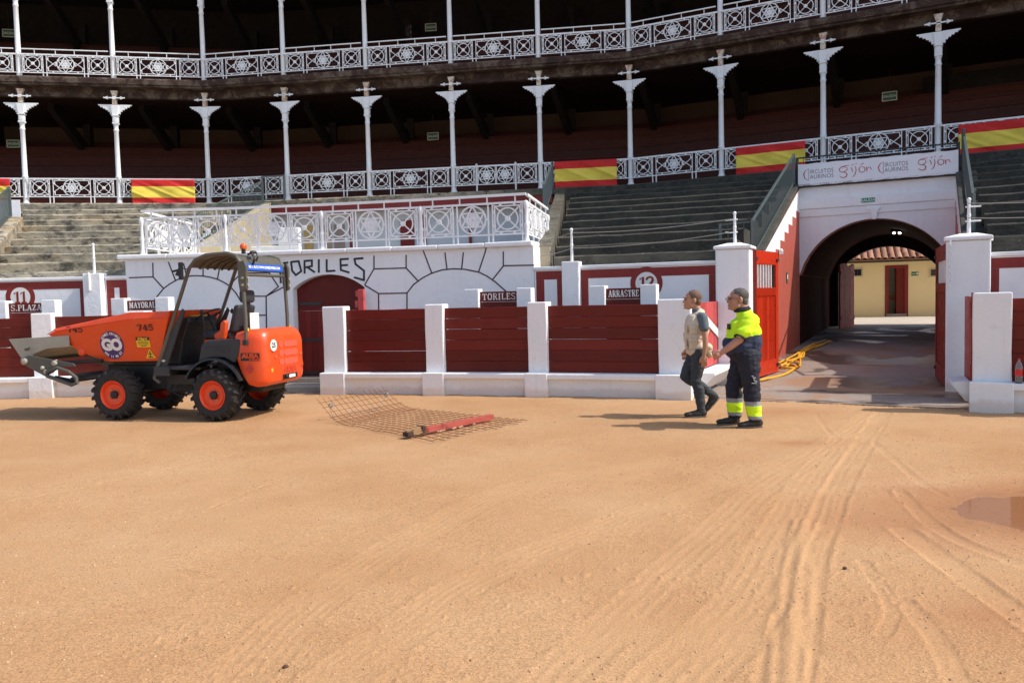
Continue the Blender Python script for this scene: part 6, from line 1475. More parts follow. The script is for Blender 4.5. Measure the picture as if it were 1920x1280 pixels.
# seat
st = bpy.data.objects.new('seat', None); COL.objects.link(st); st.parent = t; WM[st] = WM[t].copy()
mb = MB(); mb.box(.0, .52, -.24, .24, 1.17, 1.29); obj('cushion', mb, CHAR, st, bevel=.05, seg=3, **L_)
mb = MB(); mb.prism([(.06, 1.26), (-.06, 1.26), (-.16, 1.66), (-.06, 1.68)], -.23, .23); obj('backrest', mb, CHAR, st, bevel=.04, seg=3, **L_)
mb = MB(); mb.box(-.21, -.09, -.14, .14, 1.70, 1.89); obj('headrest', mb, CHAR, st, bevel=.045, seg=3, **L_)
mb = MB(); mb.box(-.17, -.14, -.05, .05, 1.60, 1.72); obj('headrest_bracket', mb, BLK, st, **L_)
mb = MB(); mb.box(-.1, .45, -.26, .26, 1.08, 1.168); obj('seat_base', mb, ORG_D, t, bevel=.02, **L_)
mb = MB(); mb.prism([(.05, 1.17), (.20, 1.16), (.22, 1.25), (.12, 1.30), (.10, 1.42), (.04, 1.46), (.0, 1.42), (.02, 1.28)], .26, .34); obj('armrest', mb, ORG, t, bevel=.02, **L_)
mb = MB(); mb.box(-.24, -.235, -.12, .12, 1.30, 1.55, Matrix.Translation((-.02, 0, 0))); obj('seat_back_label', mb, WHITEP, t, **L_)
# steering wheel and levers
TW = Matrix.Translation((.50, .02, 1.53)) @ Matrix.Rotation(math.radians(28), 4, 'Y'); mb = MB(); mb.tube([TW @ Vector((.185 * math.cos(a), .185 * math.sin(a), 0)) for a in np.linspace(0, 2 * PI, 25)[:-1]], .014, 8, True)
for a in (0, 2.1, 4.2): mb.bar(TW @ Vector((0, 0, -.02)), TW @ Vector((.18 * math.cos(a), .18 * math.sin(a), 0)), .022, .012)
mb.tube([TW @ Vector((0, 0, 0)), TW @ Vector((.02, 0, -.28))], .025, 8); obj('steering_wheel', mb, BLK, t, smooth=True, **L_)
for y_, x_ in ((-.30, .30), (.30, .42)): mb = MB(); mb.tube([(x_, y_, 1.1), (x_ - .03, y_, 1.40), (x_ - .0, y_, 1.55)], .012, 6); mb.ball((x_ + .01, y_, 1.58), (.03, .025, .04)); obj('lever', mb, BLK, t, smooth=True, **L_)
mb = MB(); mb.box(.64, .78, -.22, .10, 1.515, 1.53, Matrix.Identity(4)); obj('dash_label', mb, YEL, t, **L_)
# roll-over frame
rop = bpy.data.objects.new('roll_over_frame', None); COL.objects.link(rop); rop.parent = t; WM[rop] = WM[t].copy()
hoop = [(.98, .56), (1.07, .62), (1.02, .74), (.40, 2.22), (.30, 2.33), (.12, 2.395), (-.22, 2.41), (-.36, 2.37), (-.43, 2.26), (-.45, 2.10), (-.475, 1.5), (-.47, 1.14)]
def smooth_pts(P_, k=5):
    out = []
    for i in range(len(P_) - 1):
        p0 = P_[max(0, i - 1)]; p1 = P_[i]; p2 = P_[i + 1]; p3 = P_[min(len(P_) - 1, i + 2)]
        for q in range(k):
            s = q / k; out.append(tuple(.5 * (2 * p1[j] + (p2[j] - p0[j]) * s + (2 * p0[j] - 5 * p1[j] + 4 * p2[j] - p3[j]) * s * s * .5 * 2 / 1 * .5 * 1 + 0) if False else p1[j] * (1 - s) + p2[j] * s for j in range(len(p1))))
    out.append(P_[-1]); return out
for s in (-1, 1): mb = MB(); mb.tube([(x, s * .58, z) for x, z in hoop], .028, 12); obj('hoop', mb, TUBE, rop, smooth=True, **L_)
mb = MB(); mb.tube([(.36, -.58, 2.27), (.36, .58, 2.27)], .024, 8); mb.tube([(-.44, -.58, 2.1), (-.44, .58, 2.1)], .024, 8); obj('cross_tube', mb, TUBE, rop, smooth=True, **L_)
rf = [(.40, 2.235), (.26, 2.345), (.08, 2.39), (-.25, 2.405), (-.36, 2.37), (-.44, 2.27), (-.455, 2.16)]
mb = MB(); inn = [(x * .97, z - .012) for x, z in rf]; mb.prism(rf + inn[::-1], -.56, .56)
for y_ in (-.36, -.18, 0, .18, .36): mb.prism([(a - .0, b - .012) for a, b in rf[:5]] + [(a * .94, b - .034) for a, b in rf[:5]][::-1], y_ - .012, y_ + .012)
obj('roof', mb, TUBE, rop, smooth=True, **L_)
for s in (-1, 1):
    mb = MB(); mb.prism([(-.40, 2.28), (-.50, 2.30), (-.53, 2.22), (-.53, 1.90), (-.42, 1.86), (-.40, 2.0)], *sorted((s * .60, s * .612))); mb.prism([(-.53, 2.22), (-.50, 2.30), (-.50, 1.87), (-.53, 1.90)], *sorted((s * .56, s * .60))); obj('bracket', mb, TUBE, rop, bevel=.004, **L_)
    for z in (2.05, 1.95):
        mb = MB(); mb.lathe([(.02, 0), (.02, .015), (0, .018)], 6, Matrix.Translation((-.53, s * .58, z)) @ Matrix.Rotation(-PI / 2, 4, 'Y')); obj('bolt', mb, GREYST, rop, **L_)
        mb = MB(); mb.lathe([(.02, 0), (.02, .015), (0, .018)], 6, Matrix.Translation((-.47, s * .612, z)) @ Matrix.Rotation(-s * PI / 2, 4, 'X')); obj('bolt', mb, GREYST, rop, **L_)
    mb = MB(); mb.box(-.512, -.506, s * .58 - .015, s * .58 + .015, 1.30, 1.34); obj('yellow_tag', mb, YEL, rop, **L_)
    mb = MB(); mb.lathe([(.055, 0), (.05, .07)], 14, Matrix.Translation((-.47, s * .58, 1.10))); obj('leg_grommet', mb, BLK, rop, smooth=True, **L_)
BLUE = paint('blue_decal', (.02, .11, .52), .4, .05, 5, 0)
mb = MB(); mb.prism([(-.447, 2.265), (-.4625, 2.165), (-.466, 2.165), (-.4505, 2.265)], -.52, .50); obj('roof_banner', mb, BLUE, rop, **L_)
m = text_mb('902 11 86 53 | WWW.GOMEZOVIEDO.COM', .052, .0005, .002); w = max(p.x for p in m.v) * 2; T = Matrix.Translation((-.460, -.01, 2.215)) @ Matrix.Rotation(-PI / 2, 4, 'Z') @ Matrix.Rotation(PI / 2 - .15, 4, 'X') @ Matrix.Scale(.86 / w, 4, (1, 0, 0)); m.v = [T @ p for p in m.v]; obj('roof_banner_lettering', m, WHITEP, rop, **L_)
mb = MB(); mb.lathe([(.045, 0), (.05, .03), (.048, .055), (.03, .075), (0, .08)], 16, Matrix.Translation((-.36, .38, 2.475))); obj('beacon', mb, paint('orange_beacon_lens', (.75, .10, .02), .2, .05, 5, 0), rop, smooth=True, **L_)
mb = MB(); mb.lathe([(.03, 0), (.03, .07)], 12, Matrix.Translation((-.36, .38, 2.405))); mb.tube([(-.38, .30, 2.40), (-.47, .33, 2.42), (-.50, .33, 2.33), (-.46, .31, 2.25)], .016, 6); mb.tube([(-.38, .20, 2.40), (-.46, .22, 2.44), (-.50, .24, 2.36), (-.47, .24, 2.30)], .013, 6); mb.ball((-.44, .26, 2.43), (.05, .05, .025)); obj('beacon_mount', mb, BLK, rop, smooth=True, **L_)
mb = MB(); mb.tube([(.40, .61, 2.20), (.46, .68, 2.22)], .01, 6); mb.box(.44, .50, .66, .70, 2.05, 2.30); mb.bar((.46, .68, 2.2), (.60, .70, 2.17), .03, .03); mb.prism([(.50, 2.22), (.56, 2.12), (.50, 2.10)], .66, .70); obj('mirror', mb, BLK, rop, bevel=.01, **L_)
# engine hood
TH = MB(); secs = []
def hsec(x, hw_, z0, z1, r): 
    pts = []
    for (cx_, cz_, a0) in ((hw_ - r, z1 - r, 0), (-(hw_ - r), z1 - r, PI / 2), (-(hw_ - r * .6), z0 + r * .6, PI), (hw_ - r * .6, z0 + r * .6, 1.5 * PI)):
        rr_ = r if a0 < PI else r * .6
        for k in range(5): a = a0 + PI / 2 * k / 4; pts.append((x, cx_ + rr_ * math.cos(a), cz_ + rr_ * math.sin(a)))
    return pts
for (x, hw_, z0, z1, r) in ((-.28, .56, .92, 1.28, .10), (-.38, .585, .66, 1.30, .10), (-.48, .60, .52, 1.32, .12), (-.59, .59, .49, 1.32, .14), (-.68, .565, .50, 1.305, .16), (-.735, .53, .53, 1.265, .18), (-.760, .475, .58, 1.19, .18)): secs.append(hsec(x, hw_, z0, z1, r))
vs = [p for s in secs for p in s]; m_ = len(secs[0]); fs = [tuple(range(m_)), tuple((len(secs) - 1) * m_ + q for q in range(m_ - 1, -1, -1))]
for k in range(len(secs) - 1):
    for q in range(m_): fs.append((k * m_ + q, k * m_ + (q + 1) % m_, (k + 1) * m_ + (q + 1) % m_, (k + 1) * m_ + q))
TH.add(vs, fs); hood = obj('engine_hood', TH, ORG, t, smooth=True, bevel=.0, **L_)
DKORG = paint('mesh_grille_red_orange', (.62, .09, .05), .7, .3, 40, .5, 200)
def slot(y0_, y1_, z0_, z1_, x=-.762, mat=DKORG, name='grille'):
    mb = MB(); r = (z1_ - z0_) / 2; pts = []
    for cy_, a0 in ((y1_ - r, -PI / 2), (y0_ + r, PI / 2)):
        for k in range(7): a = a0 + PI * k / 6; pts.append((cy_ + r * math.cos(a), (z0_ + z1_) / 2 + r * math.sin(a)))
    mb.prism(pts, x - .004, x, 'yz'); obj(name, mb, mat, hood, **L_)
for z in (1.035, .905, .775): slot(-.34, .06, z, z + .095); slot(.085, .20, z, z + .095) if z > 1 else slot(.065, .20, z, z + .095)
def back(mb, y, z, x=-.764, sc_=1.0):
    T = Matrix.Translation((x, y, z)) @ Matrix.Rotation(-PI / 2, 4, 'Z') @ Matrix.Rotation(PI / 2, 4, 'X'); mb.v = [T @ p for p in mb.v]; return mb
mb = MB(); mb.lathe([(0, 0), (.085, 0), (.085, .002), (0, .002)], 28, Matrix.Scale(.75, 4, (1, 0, 0))); T = Matrix.Translation((-.761, .372, 1.08)) @ Matrix.Rotation(-PI / 2 - .25, 4, 'Z') @ Matrix.Rotation(PI / 2, 4, 'X'); mb.v = [T @ (p + Vector((0, 0, .02))) for p in mb.v]; sd_ = obj('speed_disc', mb, WHITEP, hood, **L_)
m = text_mb('25', .10, .001, .003, .8); m.v = [T @ (p + Vector((0, 0, .0235))) for p in m.v]; obj('speed_number', m, paint('dark_teal_print', (.01, .06, .09), .5, .05, 5, 0), hood, **L_)
obj('maker_lettering', back(text_mb('AUSA', .115, .004, .006, 1.25), -.10, .70), paint('deep_orange_lettering', (.50, .05, .02), .5, .05, 5, 0), hood, **L_)
T = Matrix.Translation((-.535, .603, .93)) @ Matrix.Rotation(PI, 4, 'Z') @ Matrix.Rotation(PI / 2, 4, 'X')
mb = MB(); mb.box(-.15, .15, -.055, .055, 0, .002, T); obj('maker_plate', mb, BLACKP, hood, **L_); m = text_mb('AUSA', .085, .001, .005, 1.2); m.v = [T @ (p + Vector((0, .012, .003))) for p in m.v]; obj('maker_lettering', m, ORG, hood, **L_)
m = text_mb('D 150 AHG', .028, .001, .002, 1.2); m.v = [T @ (p + Vector((.07, -.038, .003))) for p in m.v]; obj('model_lettering', m, ORG, hood, **L_)
T2 = T @ Matrix.Translation((-.02, -.17, 0)); mb = MB(); mb.prism([(0, -.07), (.07, 0), (0, .07), (-.07, 0)], 0, .002, 'xy', T2); obj('hazard_diamond', mb, paint('dark_red_hazard_label', (.50, .04, .03), .5, .1, 5, 0), hood, **L_)
for y_ in (.40, -.46):
    mb = MB(); mb.ball((-.735, y_, .72), (.035, .045, .05)); obj('tail_lamp', mb, paint('amber_lens' if y_ > 0 else 'red_lens', (.85, .36, .02) if y_ > 0 else (.5, .03, .02), .2, .05, 5, 0), hood, smooth=True, **L_)
    mb = MB(); mb.lathe([(.06, 0), (.075, .012), (.055, .02)], 20, Matrix.Translation((-.73, y_, .74)) @ Matrix.Rotation(-PI / 2, 4, 'Y')); obj('lamp_surround', mb, ORG_D, hood, smooth=True, **L_)
mb = MB(); mb.box(-.773, -.68, -.30, .12, .56, .635); obj('tow_recess', mb, BLK, hood, bevel=.01, **L_); mb = MB(); mb.box(-.778, -.774, -.22, -.04, .575, .62); obj('number_plate', mb, WHITEP, hood, **L_); mb = MB(); mb.ball((-.79, .06, .60), .03); obj('tow_pin', mb, BLK, hood, smooth=True, **L_)
for y_ in (.30, -.42): mb = MB(); mb.ball((-.765, y_, .90), (.012, .02, .035)); obj('hood_catch', mb, DKORG, hood, smooth=True, **L_)
# ================================================================ STEEL DRAG MESH and timber beam
RUST = paint('rusty_bar', (.20, .075, .035), .85, .35, 20, .4, 80)
t = thing('steel_mesh', 'rusty steel reinforcing mesh lying on the sand with one end curled up', 'mesh', (-1.1, 10.7, 0))
G0 = at_h(650, 800); G1 = at_h(780, 770); G2 = at_h(983, 792); G3 = at_h(815, 832)      # flat part corners
curl_h = .30
def mesh_pt(u, v):
    """u 0..1 across (near to far), v -curl..1 along to the right"""
    A_ = G0.lerp(G1, u); B_ = G3.lerp(G2, u); d = (B_ - A_).normalized()
    if v >= 0:
        p = A_.lerp(B_, v); return Vector((p.x, p.y, .022 + .012 * math.sin(v * 9 + u * 5) ** 2))
    s = -v * 1.35; r = .55; a = min(s / r, 1.0); x = r * math.sin(a) + max(0, s - r) * math.cos(1.0); z = r * (1 - math.cos(a)) + max(0, s - r) * math.sin(1.0) * .8
    return A_ - d * x + Vector((0, 0, .022 + z * .46))
rb = []
for k in range(14):
    u = k / 13; e = random.uniform(0, .10); f = random.uniform(-.03, .03)
    mb = MB(); mb.tube([mesh_pt(u, v + 0) for v in np.linspace(-.78 - e, 1.02 + f, 26)], .0037, 5); obj('long_bar', mb, RUST, t, smooth=True)
for k in range(26):
    v = -.62 + 1.6 * k / 25 if k > 4 else -.70 + .14 * k
    mb = MB(); mb.tube([mesh_pt(u, v) + Vector((0, 0, .012)) for u in np.linspace(-.03, 1.03, 9)], .0034, 5); obj('cross_bar', mb, RUST, t, smooth=True)
mb = MB(); a = mesh_pt(.10, -.60); b = mesh_pt(.95, -.60); mb.tube([a, a - Vector((0, 0, .10)), a - Vector((-.05, 0, .2))], .005, 5)
mb.tube([b, b + Vector((-.05, -.1, -.10)), b + Vector((-.12, -.3, -.20)), a.lerp(b, .5) - Vector((0, 0, .17)), a + Vector((.2, .1, -.12))], .005, 5)
for p in (a, b): mb.tube([p + Vector((.025 * math.cos(q * 2), .012 * q - .04, .03 * math.sin(q * 2))) for q in np.linspace(0, 7, 22)], .006, 5)
obj('tie_wire', mb, paint('grey_tie_wire', (.25, .25, .23), .6, .2, 10, .2), t, smooth=True)
b0 = at_h(760, 818, .04); b1 = at_h(922, 785, .04); d = (b1 - b0); L = d.length
t = thing('timber_beam', 'faded red squared timber beam with one splintered broken end lying on the steel mesh', 'beam', Vector((b0.x, b0.y, .035)), math.atan2(d.y, d.x))
mb = MB(); N = 10; vs = []
for k in range(N + 1):
    x = .28 + (L - .28) * k / N; j = lambda: random.uniform(-.004, .004); w = .036 if k else .032
    for y_, z_ in ((-w, 0), (w, 0), (w, .072), (-w, .072)): vs.append((x + (random.uniform(-.05, .03) if k == 0 else 0), y_ + j(), z_ + j()))
fs = [(3, 2, 1, 0), tuple(N * 4 + q for q in range(4))] + [(k * 4 + q, k * 4 + (q + 1) % 4, k * 4 + 4 + (q + 1) % 4, k * 4 + 4 + q) for k in range(N) for q in range(4)]
mb.add(vs, fs); obj('painted_shaft', mb, m_wood('sun_bleached_red_beam', (.24, .035, .028), (.40, .10, .075), .5, .6), t, local=True, bevel=.006)
mb = MB()
for k in range(9): y_ = -.04 + .01 * k; mb.bar((.30, y_, .03 + .03 * (k % 3)), (.02 + .16 * random.random(), y_ * .8, .02 + .02 * (k % 3)), .026, .022)
obj('splinters', mb, m_wood('raw_split_wood', (.25, .13, .06), (.50, .32, .16), .1, .8), t, local=True)
mb = MB(); mb.box(0, .10, -.05, .05, .0, .055); mb.box(.24, .30, -.055, .055, -.002, .10); obj('rotten_end', mb, paint('rotten_dark_wood', (.05, .025, .018), .9, .4, 20, .6), t, local=True, bevel=.01)
mb = MB()
for k in range(10): x = .5 + (L - .7) * random.random(); mb.ball((x, -.06 - .02 * random.random(), 0), (.03, .018, .012), nu=6, nv=4)
obj('sand_crumbs', mb, gt_, t, local=True)
# small drain grate strip at the barrier foot and debris clods
for k, (x, y, r) in enumerate(((536, 1252, .012), (1040, 792, .008), (1584, 1066, .010))):
    p = at_h(x, y); mb = MB(); mb.ball((p.x, p.y, .006), (r * 1.4, r, r), nu=7, nv=5); o = obj('stone', mb, paint('dark_clod', (.10, .05, .03), .9, .3, 30, .4)); tag(o, ('dark little stone near the bottom edge left of centre', 'tiny dark stone on the sand behind the steel mesh', 'dark little stone right of the double tyre track')[k], 'stone')

# ================================================================ YELLOW HOSE
HOSE = paint('yellow_orange_hose', (.80, .40, .02), .4, .08, 6, .05)
def hp(x, y, dz=0.0):
    p = at_h(x, y, .0)
    for _ in range(4):
        s = (p - CC).dot(U); p = at_h(x, y, zr(s) + .03)
    return p + Vector((0, 0, dz))
C8 = lambda a, b: (1280 + a / 5.818, 530 + b / 5.818)
def cat(P_, k=6):
    out = []
    for i in range(len(P_) - 1):
        p0, p1, p2, p3 = P_[max(0, i - 1)], P_[i], P_[i + 1], P_[min(len(P_) - 1, i + 2)]
        for q in range(k):
            s = q / k; out.append((p1 * 2 + (p2 - p0) * s + (p0 * 2 - p1 * 5 + p2 * 4 - p3) * s * s + (p1 * 3 - p0 - p2 * 3 + p3) * s**3) * .5)
    out.append(P_[-1]); return out
hs = [(760, 1040), (830, 1070), (900, 1062), (1000, 1030), (1120, 1000), (1200, 960), (1235, 910), (1160, 895), (1060, 905), (1045, 880), (1110, 858), (1230, 860), (1280, 905), (1200, 935), (1080, 925), (1130, 870), (1260, 830), (1330, 760), (1420, 715), (1520, 680), (1600, 640)]
pts = [hp(*C8(*p), .012 * (i % 3)) for i, p in enumerate(hs)]
mb = MB(); mb.tube(cat(pts), .024, 8); o = obj('hose', mb, HOSE, smooth=True); tag(o, 'yellow orange hose in a loose tangle running into the tunnel along the red wall', 'hose')
mb = MB()
for hh in ([(1045, 890), (1140, 850), (1240, 790), (1330, 730), (1400, 690), (1560, 640)], [(1130, 930), (1190, 880), (1290, 800), (1370, 720), (1480, 690), (1630, 655)], [(1100, 900), (1200, 855), (1310, 820), (1350, 745), (1500, 700), (1590, 650)], [(1275, 930), (1285, 860), (1270, 790), (1390, 700), (1440, 670)]):
    mb.tube(cat([hp(*C8(*p), .03 + .01 * (i % 2)) for i, p in enumerate(hh)]), .020, 7)
obj('hose_tangle', mb, HOSE, o, smooth=True)

# ================================================================ PEOPLE
def organic(name, build, mats, parent, voxel=.009, smooth=6, matfn=None, fac=.5, noise=0, disp=None):
    mb = MB(); build(mb); me = mesh_of(mb, mats); fix_normals(me); o = bpy.data.objects.new('tmp', me); COL.objects.link(o)
    r = o.modifiers.new('r', 'REMESH'); r.mode = 'VOXEL'; r.voxel_size = voxel
    s = o.modifiers.new('s', 'SMOOTH'); s.iterations = smooth; s.factor = fac
    dg = bpy.context.evaluated_depsgraph_get(); nm = bpy.data.meshes.new_from_object(o.evaluated_get(dg)); bpy.data.objects.remove(o)
    nm.materials.clear()
    for m in (mats if isinstance(mats, (list, tuple)) else [mats]): nm.materials.append(m)
    n = len(nm.vertices); co = np.empty(n * 3); nm.vertices.foreach_get('co', co); co = co.reshape(-1, 3)
    if disp is not None:
        no = np.empty(n * 3); nm.vertices.foreach_get('normal', no); no = no.reshape(-1, 3); co = co + no * disp(co)[:, None]; nm.vertices.foreach_set('co', co.ravel())
    if matfn:
        c = np.empty(len(nm.polygons) * 3); nm.polygons.foreach_get('center', c); nm.polygons.foreach_set('material_index', matfn(c.reshape(-1, 3)).astype(np.int32))
    nm.update(); nm.shade_smooth() if hasattr(nm, 'shade_smooth') else None
    return obj(name, nm, None, parent, smooth='all')
def folds(amp, fx_, fz, seed=0, lo=-9, hi=9):
    def f(c):
        w = (fbm(c[:, 0] * fx_ + seed, c[:, 2] * fz + c[:, 1] * fx_ * .6, 3, seed) - .45) * 2 * amp
        return w * ((c[:, 2] > lo) & (c[:, 2] < hi))
    return f
SKIN = paint('tanned_skin', (.46, .235, .15), .55, .10, 9, .1, 60); SKIN2 = paint('reddish_skin', (.42, .20, .13), .55, .10, 9, .1, 60)
HAIR1 = paint('short_brown_hair', (.13, .075, .045), .8, .3, 60, .6, 150); HAIR2 = paint('greying_dark_hair', (.075, .065, .058), .8, .4, 70, .6, 150)
VEST = paint('beige_vest_cloth', (.62, .52, .39), .85, .08, 8, .5, 25, dist=.012); GREY_T = paint('slate_tshirt', (.10, .13, .15), .85, .08, 8, .3, 30); JEANS = paint('dark_grey_jeans', (.038, .046, .054), .85, .25, 10, .4, 30, dist=.008)
SHOE = paint('black_shoe_leather', (.018, .017, .016), .5, .3, 20, .2); SOLE = paint('grey_shoe_sole', (.12, .10, .085), .8, .2, 20, .2)
HIV = paint('fluorescent_yellow_cloth', (.62, .95, .01), .8, .04, 8, .3, 20, dist=.01); NAVY = paint('navy_cloth', (.022, .034, .075), .85, .15, 8, .4, 22, dist=.01); NAVYD = paint('dark_navy_trousers', (.012, .014, .026), .85, .2, 8, .4, 22, dist=.01)
REFL = paint('grey_reflective_tape', (.25, .26, .28), .4, .08, 30, .1); EYE = paint('dark_eye', (.02, .012, .01), .3, .1, 20, 0); LIP = paint('lip', (.32, .13, .10), .5, .1, 20, 0)
def head(mb, c, s=1.0, yaw=0.0, jaw=1.0):
    """face towards -x"""
    c = Vector(c); q = lambda x, y, z: tuple(c + Vector((x * s, y * s, z * s)))
    mb.ball(q(.018, 0, .035), (.098 * s, .076 * s, .085 * s), nu=20, nv=14); mb.ball(q(-.030, 0, -.020), (.066 * s, .062 * s, .090 * s), nu=18, nv=12)
    mb.ball(q(-.045, 0, -.085), (.045 * s, .045 * s * jaw, .030 * s)); mb.ball(q(-.015, .0, -.065), (.060 * s, .058 * s * jaw, .040 * s))
    mb.cone(q(-.086, 0, .014), q(-.101, 0, -.022), .010 * s, .0145 * s, 8); mb.ball(q(-.085, 0, .035), (.020 * s, .045 * s, .012 * s))
    mb.ball(q(-.088, 0, -.060), (.016 * s, .024 * s, .011 * s)); mb.ball(q(-.085, 0, -.092), (.018 * s, .022 * s, .014 * s))
    for y in (-1, 1):
        mb.ball(q(.018, y * .076, -.005), (.020 * s, .012 * s, .032 * s)); mb.ball(q(-.060, y * .036, -.025), (.024 * s, .024 * s, .022 * s))
def hand(mb, wrist, down, fwd, palm_n, curl=.5, s=1.0, fist=False):
    """five fingers; down = direction of the hand, fwd = thumb side, palm_n = palm normal"""
    w = Vector(wrist); D = Vector(down).normalized(); Fv = Vector(fwd).normalized(); Pn = Vector(palm_n).normalized()
    for k in range(4):
        o = w + D * .02 * s + Fv * (.030 - .020 * k) * s; e = w + D * .088 * s + Fv * (.033 - .022 * k) * s; mb.cone(o, e, .015 * s, .012 * s, 8)
        ln_ = (.074, .082, .076, .058)[k] * s; a = curl * (1.0 + .1 * k); p = e; dirn = D.copy()
        for j, f in enumerate((.45, .32, .23)):
            ang_ = a * (1.0 if not fist else 2.1); dirn = (dirn * math.cos(ang_) + Pn * math.sin(ang_)).normalized() if j or True else dirn
            q_ = p + dirn * ln_ * f; mb.cone(p, q_, (.0098 - .0009 * j) * s, (.0090 - .0009 * j) * s, 7); p = q_; Pn2 = D.cross(Fv)
            # rotate reference normal with the finger
            Pn_r = (Pn - dirn * Pn.dot(dirn)); Pn_k = Pn_r.normalized() if Pn_r.length > 1e-3 else -D
            if fist and Pn_r.length < .5: Pn_k = -D
            if j < 2: dirn_base = dirn
            Pn_use = Pn_k
            dirn, = (dirn,)
    th0 = w + D * .025 * s + Fv * .032 * s; th1 = th0 + D * .035 * s + Fv * .022 * s + Pn * .012 * s; th2 = th1 + D * .032 * s + Fv * .004 * s + Pn * .012 * s
    mb.cone(th0, th1, .015 * s, .012 * s, 8); mb.cone(th1, th2, .011 * s, .009 * s, 8)
def shoe(mb, heel, toe, w=.045):
    h = Vector(heel); T_ = Vector(toe); d = (T_ - h); L = d.length; d.normalize(); up = Vector((0, 0, 1)); up = (up - d * up.dot(d)).normalized(); side = d.cross(up)
    M_ = Matrix((d, side, up)).transposed().to_4x4(); M_.translation = h
    mb.ball((.05, 0, .05), (.06, .040, .052), M_); mb.ball((L * .45, 0, .045), (L * .42, .044, .042), M_); mb.ball((L - .065, 0, .036), (.078, w, .034), M_); mb.ball((.06, 0, .085), (.045, .038, .045), M_); mb.ball((L * .33, 0, .075), (.055, .036, .035), M_)
    return M_, L
def sole(mb, M_, L):
    pts = [];
    for k in range(20):
        a = 2 * PI * k / 20; x = L / 2 + (L / 2 + .006) * math.cos(a); y = (.040 if math.cos(a) < 0 else .047) * math.sin(a) * (1.0 - .12 * math.cos(2 * a)); pts.append((x, y))
    mb.prism(pts, .0, .020, 'xy', M_)
# ---- man in a beige vest
def px_z(y, scale, y0): return (y0 - y) / scale
m1 = at_h(1310, 781); t1 = thing('person', 'man in a beige sleeveless vest, grey T-shirt and dark jeans walking to the left', 'person', (m1.x, m1.y, .006), 0)
t1.rotation_euler = (0, 0, 0)
J = dict(hip=(.0, 0, .90), kN=(-.055, -.085, .50), aN=(.02, -.085, .095), kF=(-.165, .08, .545), aF=(.23, .085, .27), sh=(.03, 0, 1.40))
def torso1(mb, g=0.0):
    mb.ball((.0, 0, .92), (.115 + g, .155 + g, .12 + g)); mb.ball((-.035, 0, 1.08), (.125 + g, .158 + g, .15 + g)); mb.ball((-.03, 0, 1.25), (.125 + g, .180 + g, .16 + g)); mb.ball((.012, 0, 1.36), (.085 + g, .185 + g, .085 + g)); mb.ball((.03, 0, 1.20), (.10 + g, .16 + g, .18 + g))
def legs1(mb, g=0.0):
    for y, k, a in ((-.085, J['kN'], J['aN']), (.08, J['kF'], J['aF'])):
        h = Vector((.0, y, .88)); k = Vector(k); a = Vector(a); mb.cone(h, h.lerp(k, .55), .092 + g, .074 + g, 14); mb.cone(h.lerp(k, .5), k, .074 + g, .056 + g, 14); cf = k.lerp(a, .32) + Vector((.018, 0, 0)); mb.cone(k, cf, .055 + g, .056 + g, 14); mb.cone(cf, a, .055 + g, .036 + g, 14)
def body1(mb):
    torso1(mb, -.02); legs1(mb, -.012); mb.cone((.015, 0, 1.40), (-.035, 0, 1.52), .058, .056, 16); head(mb, (-.075, 0, 1.585), 1.1)
    # near arm hanging, far arm behind the body
    mb.cone((.03, -.195, 1.36), (.045, -.225, 1.10), .046, .038, 12); mb.cone((.045, -.225, 1.10), (.045, -.235, .98), .040, .036, 12); mb.cone((.045, -.235, .98), (.025, -.235, .845), .036, .026, 12); mb.ball((.02, -.235, .81), (.030, .020, .045))
    hand(mb, (.022, -.235, .845), (.04, 0, -1), (-1, 0, 0), (.25, .97, 0), .35)
    mb.cone((.03, .195, 1.36), (.00, .225, 1.10), .046, .038, 12); mb.cone((.0, .225, 1.10), (-.10, .21, .90), .038, .027, 12); hand(mb, (-.10, .21, .90), (-.35, 0, -1), (-1, 0, .3), (.1, -1, 0), .4)
    for a, e in ((J['aN'], (-.20, -.09, .03)), (J['aF'], (.10, .085, .06))): mb.cone(a, Vector(a).lerp(Vector(e), .4), .035, .03, 10)
b1_ = organic('body', body1, SKIN, t1, .0055, 3, fac=.4)
organic('tshirt', lambda mb: (torso1(mb, -.004), mb.cone((.02, 0, 1.38), (-.01, 0, 1.44), .078, .070, 16), mb.cone((.028, -.175, 1.36), (.040, -.215, 1.215), .066, .062, 14), mb.cone((.028, .175, 1.36), (.010, .215, 1.215), .066, .062, 14)), GREY_T, t1, .008, 4, disp=folds(.006, 14, 20, 3))
def vest(mb):
    mb.ball((-.005, 0, .955), (.150, .185, .10)); mb.ball((-.05, 0, 1.08), (.150, .185, .17)); mb.ball((-.035, 0, 1.25), (.150, .185, .17)); mb.ball((.045, 0, 1.22), (.115, .180, .18)); mb.ball((.01, 0, 1.37), (.10, .140, .085)); mb.cone((.0, .0, 1.38), (.01, 0, 1.395), .085, .09, 14)
    mb.cone((.10, -.09, .93), (.12, -.08, .86), .08, .06, 12); mb.cone((.10, .09, .93), (.12, .08, .86), .08, .06, 12); mb.ball((-.06, 0, .90), (.11, .165, .075)); mb.ball((.04, 0, .89), (.12, .17, .07))
vo = organic('vest', vest, VEST, t1, .008, 8, disp=folds(.019, 8, 14, 8))
for z, h, x0 in ((1.0, .13, -.13), (1.19, .10, -.12)):
    mb = MB(); mb.box(x0 - .03, x0 + .075, -.178, -.168, z - h / 2, z + h / 2); mb.box(x0 - .035, x0 + .08, -.186, -.176, z + h / 2 - .03, z + h / 2 + .006); mb.box(x0 - .055, x0 - .045, -.12, -.03, z - h / 2, z + h / 2)
    obj('vest_pocket', mb, VEST, vo, local=True, bevel=.008)
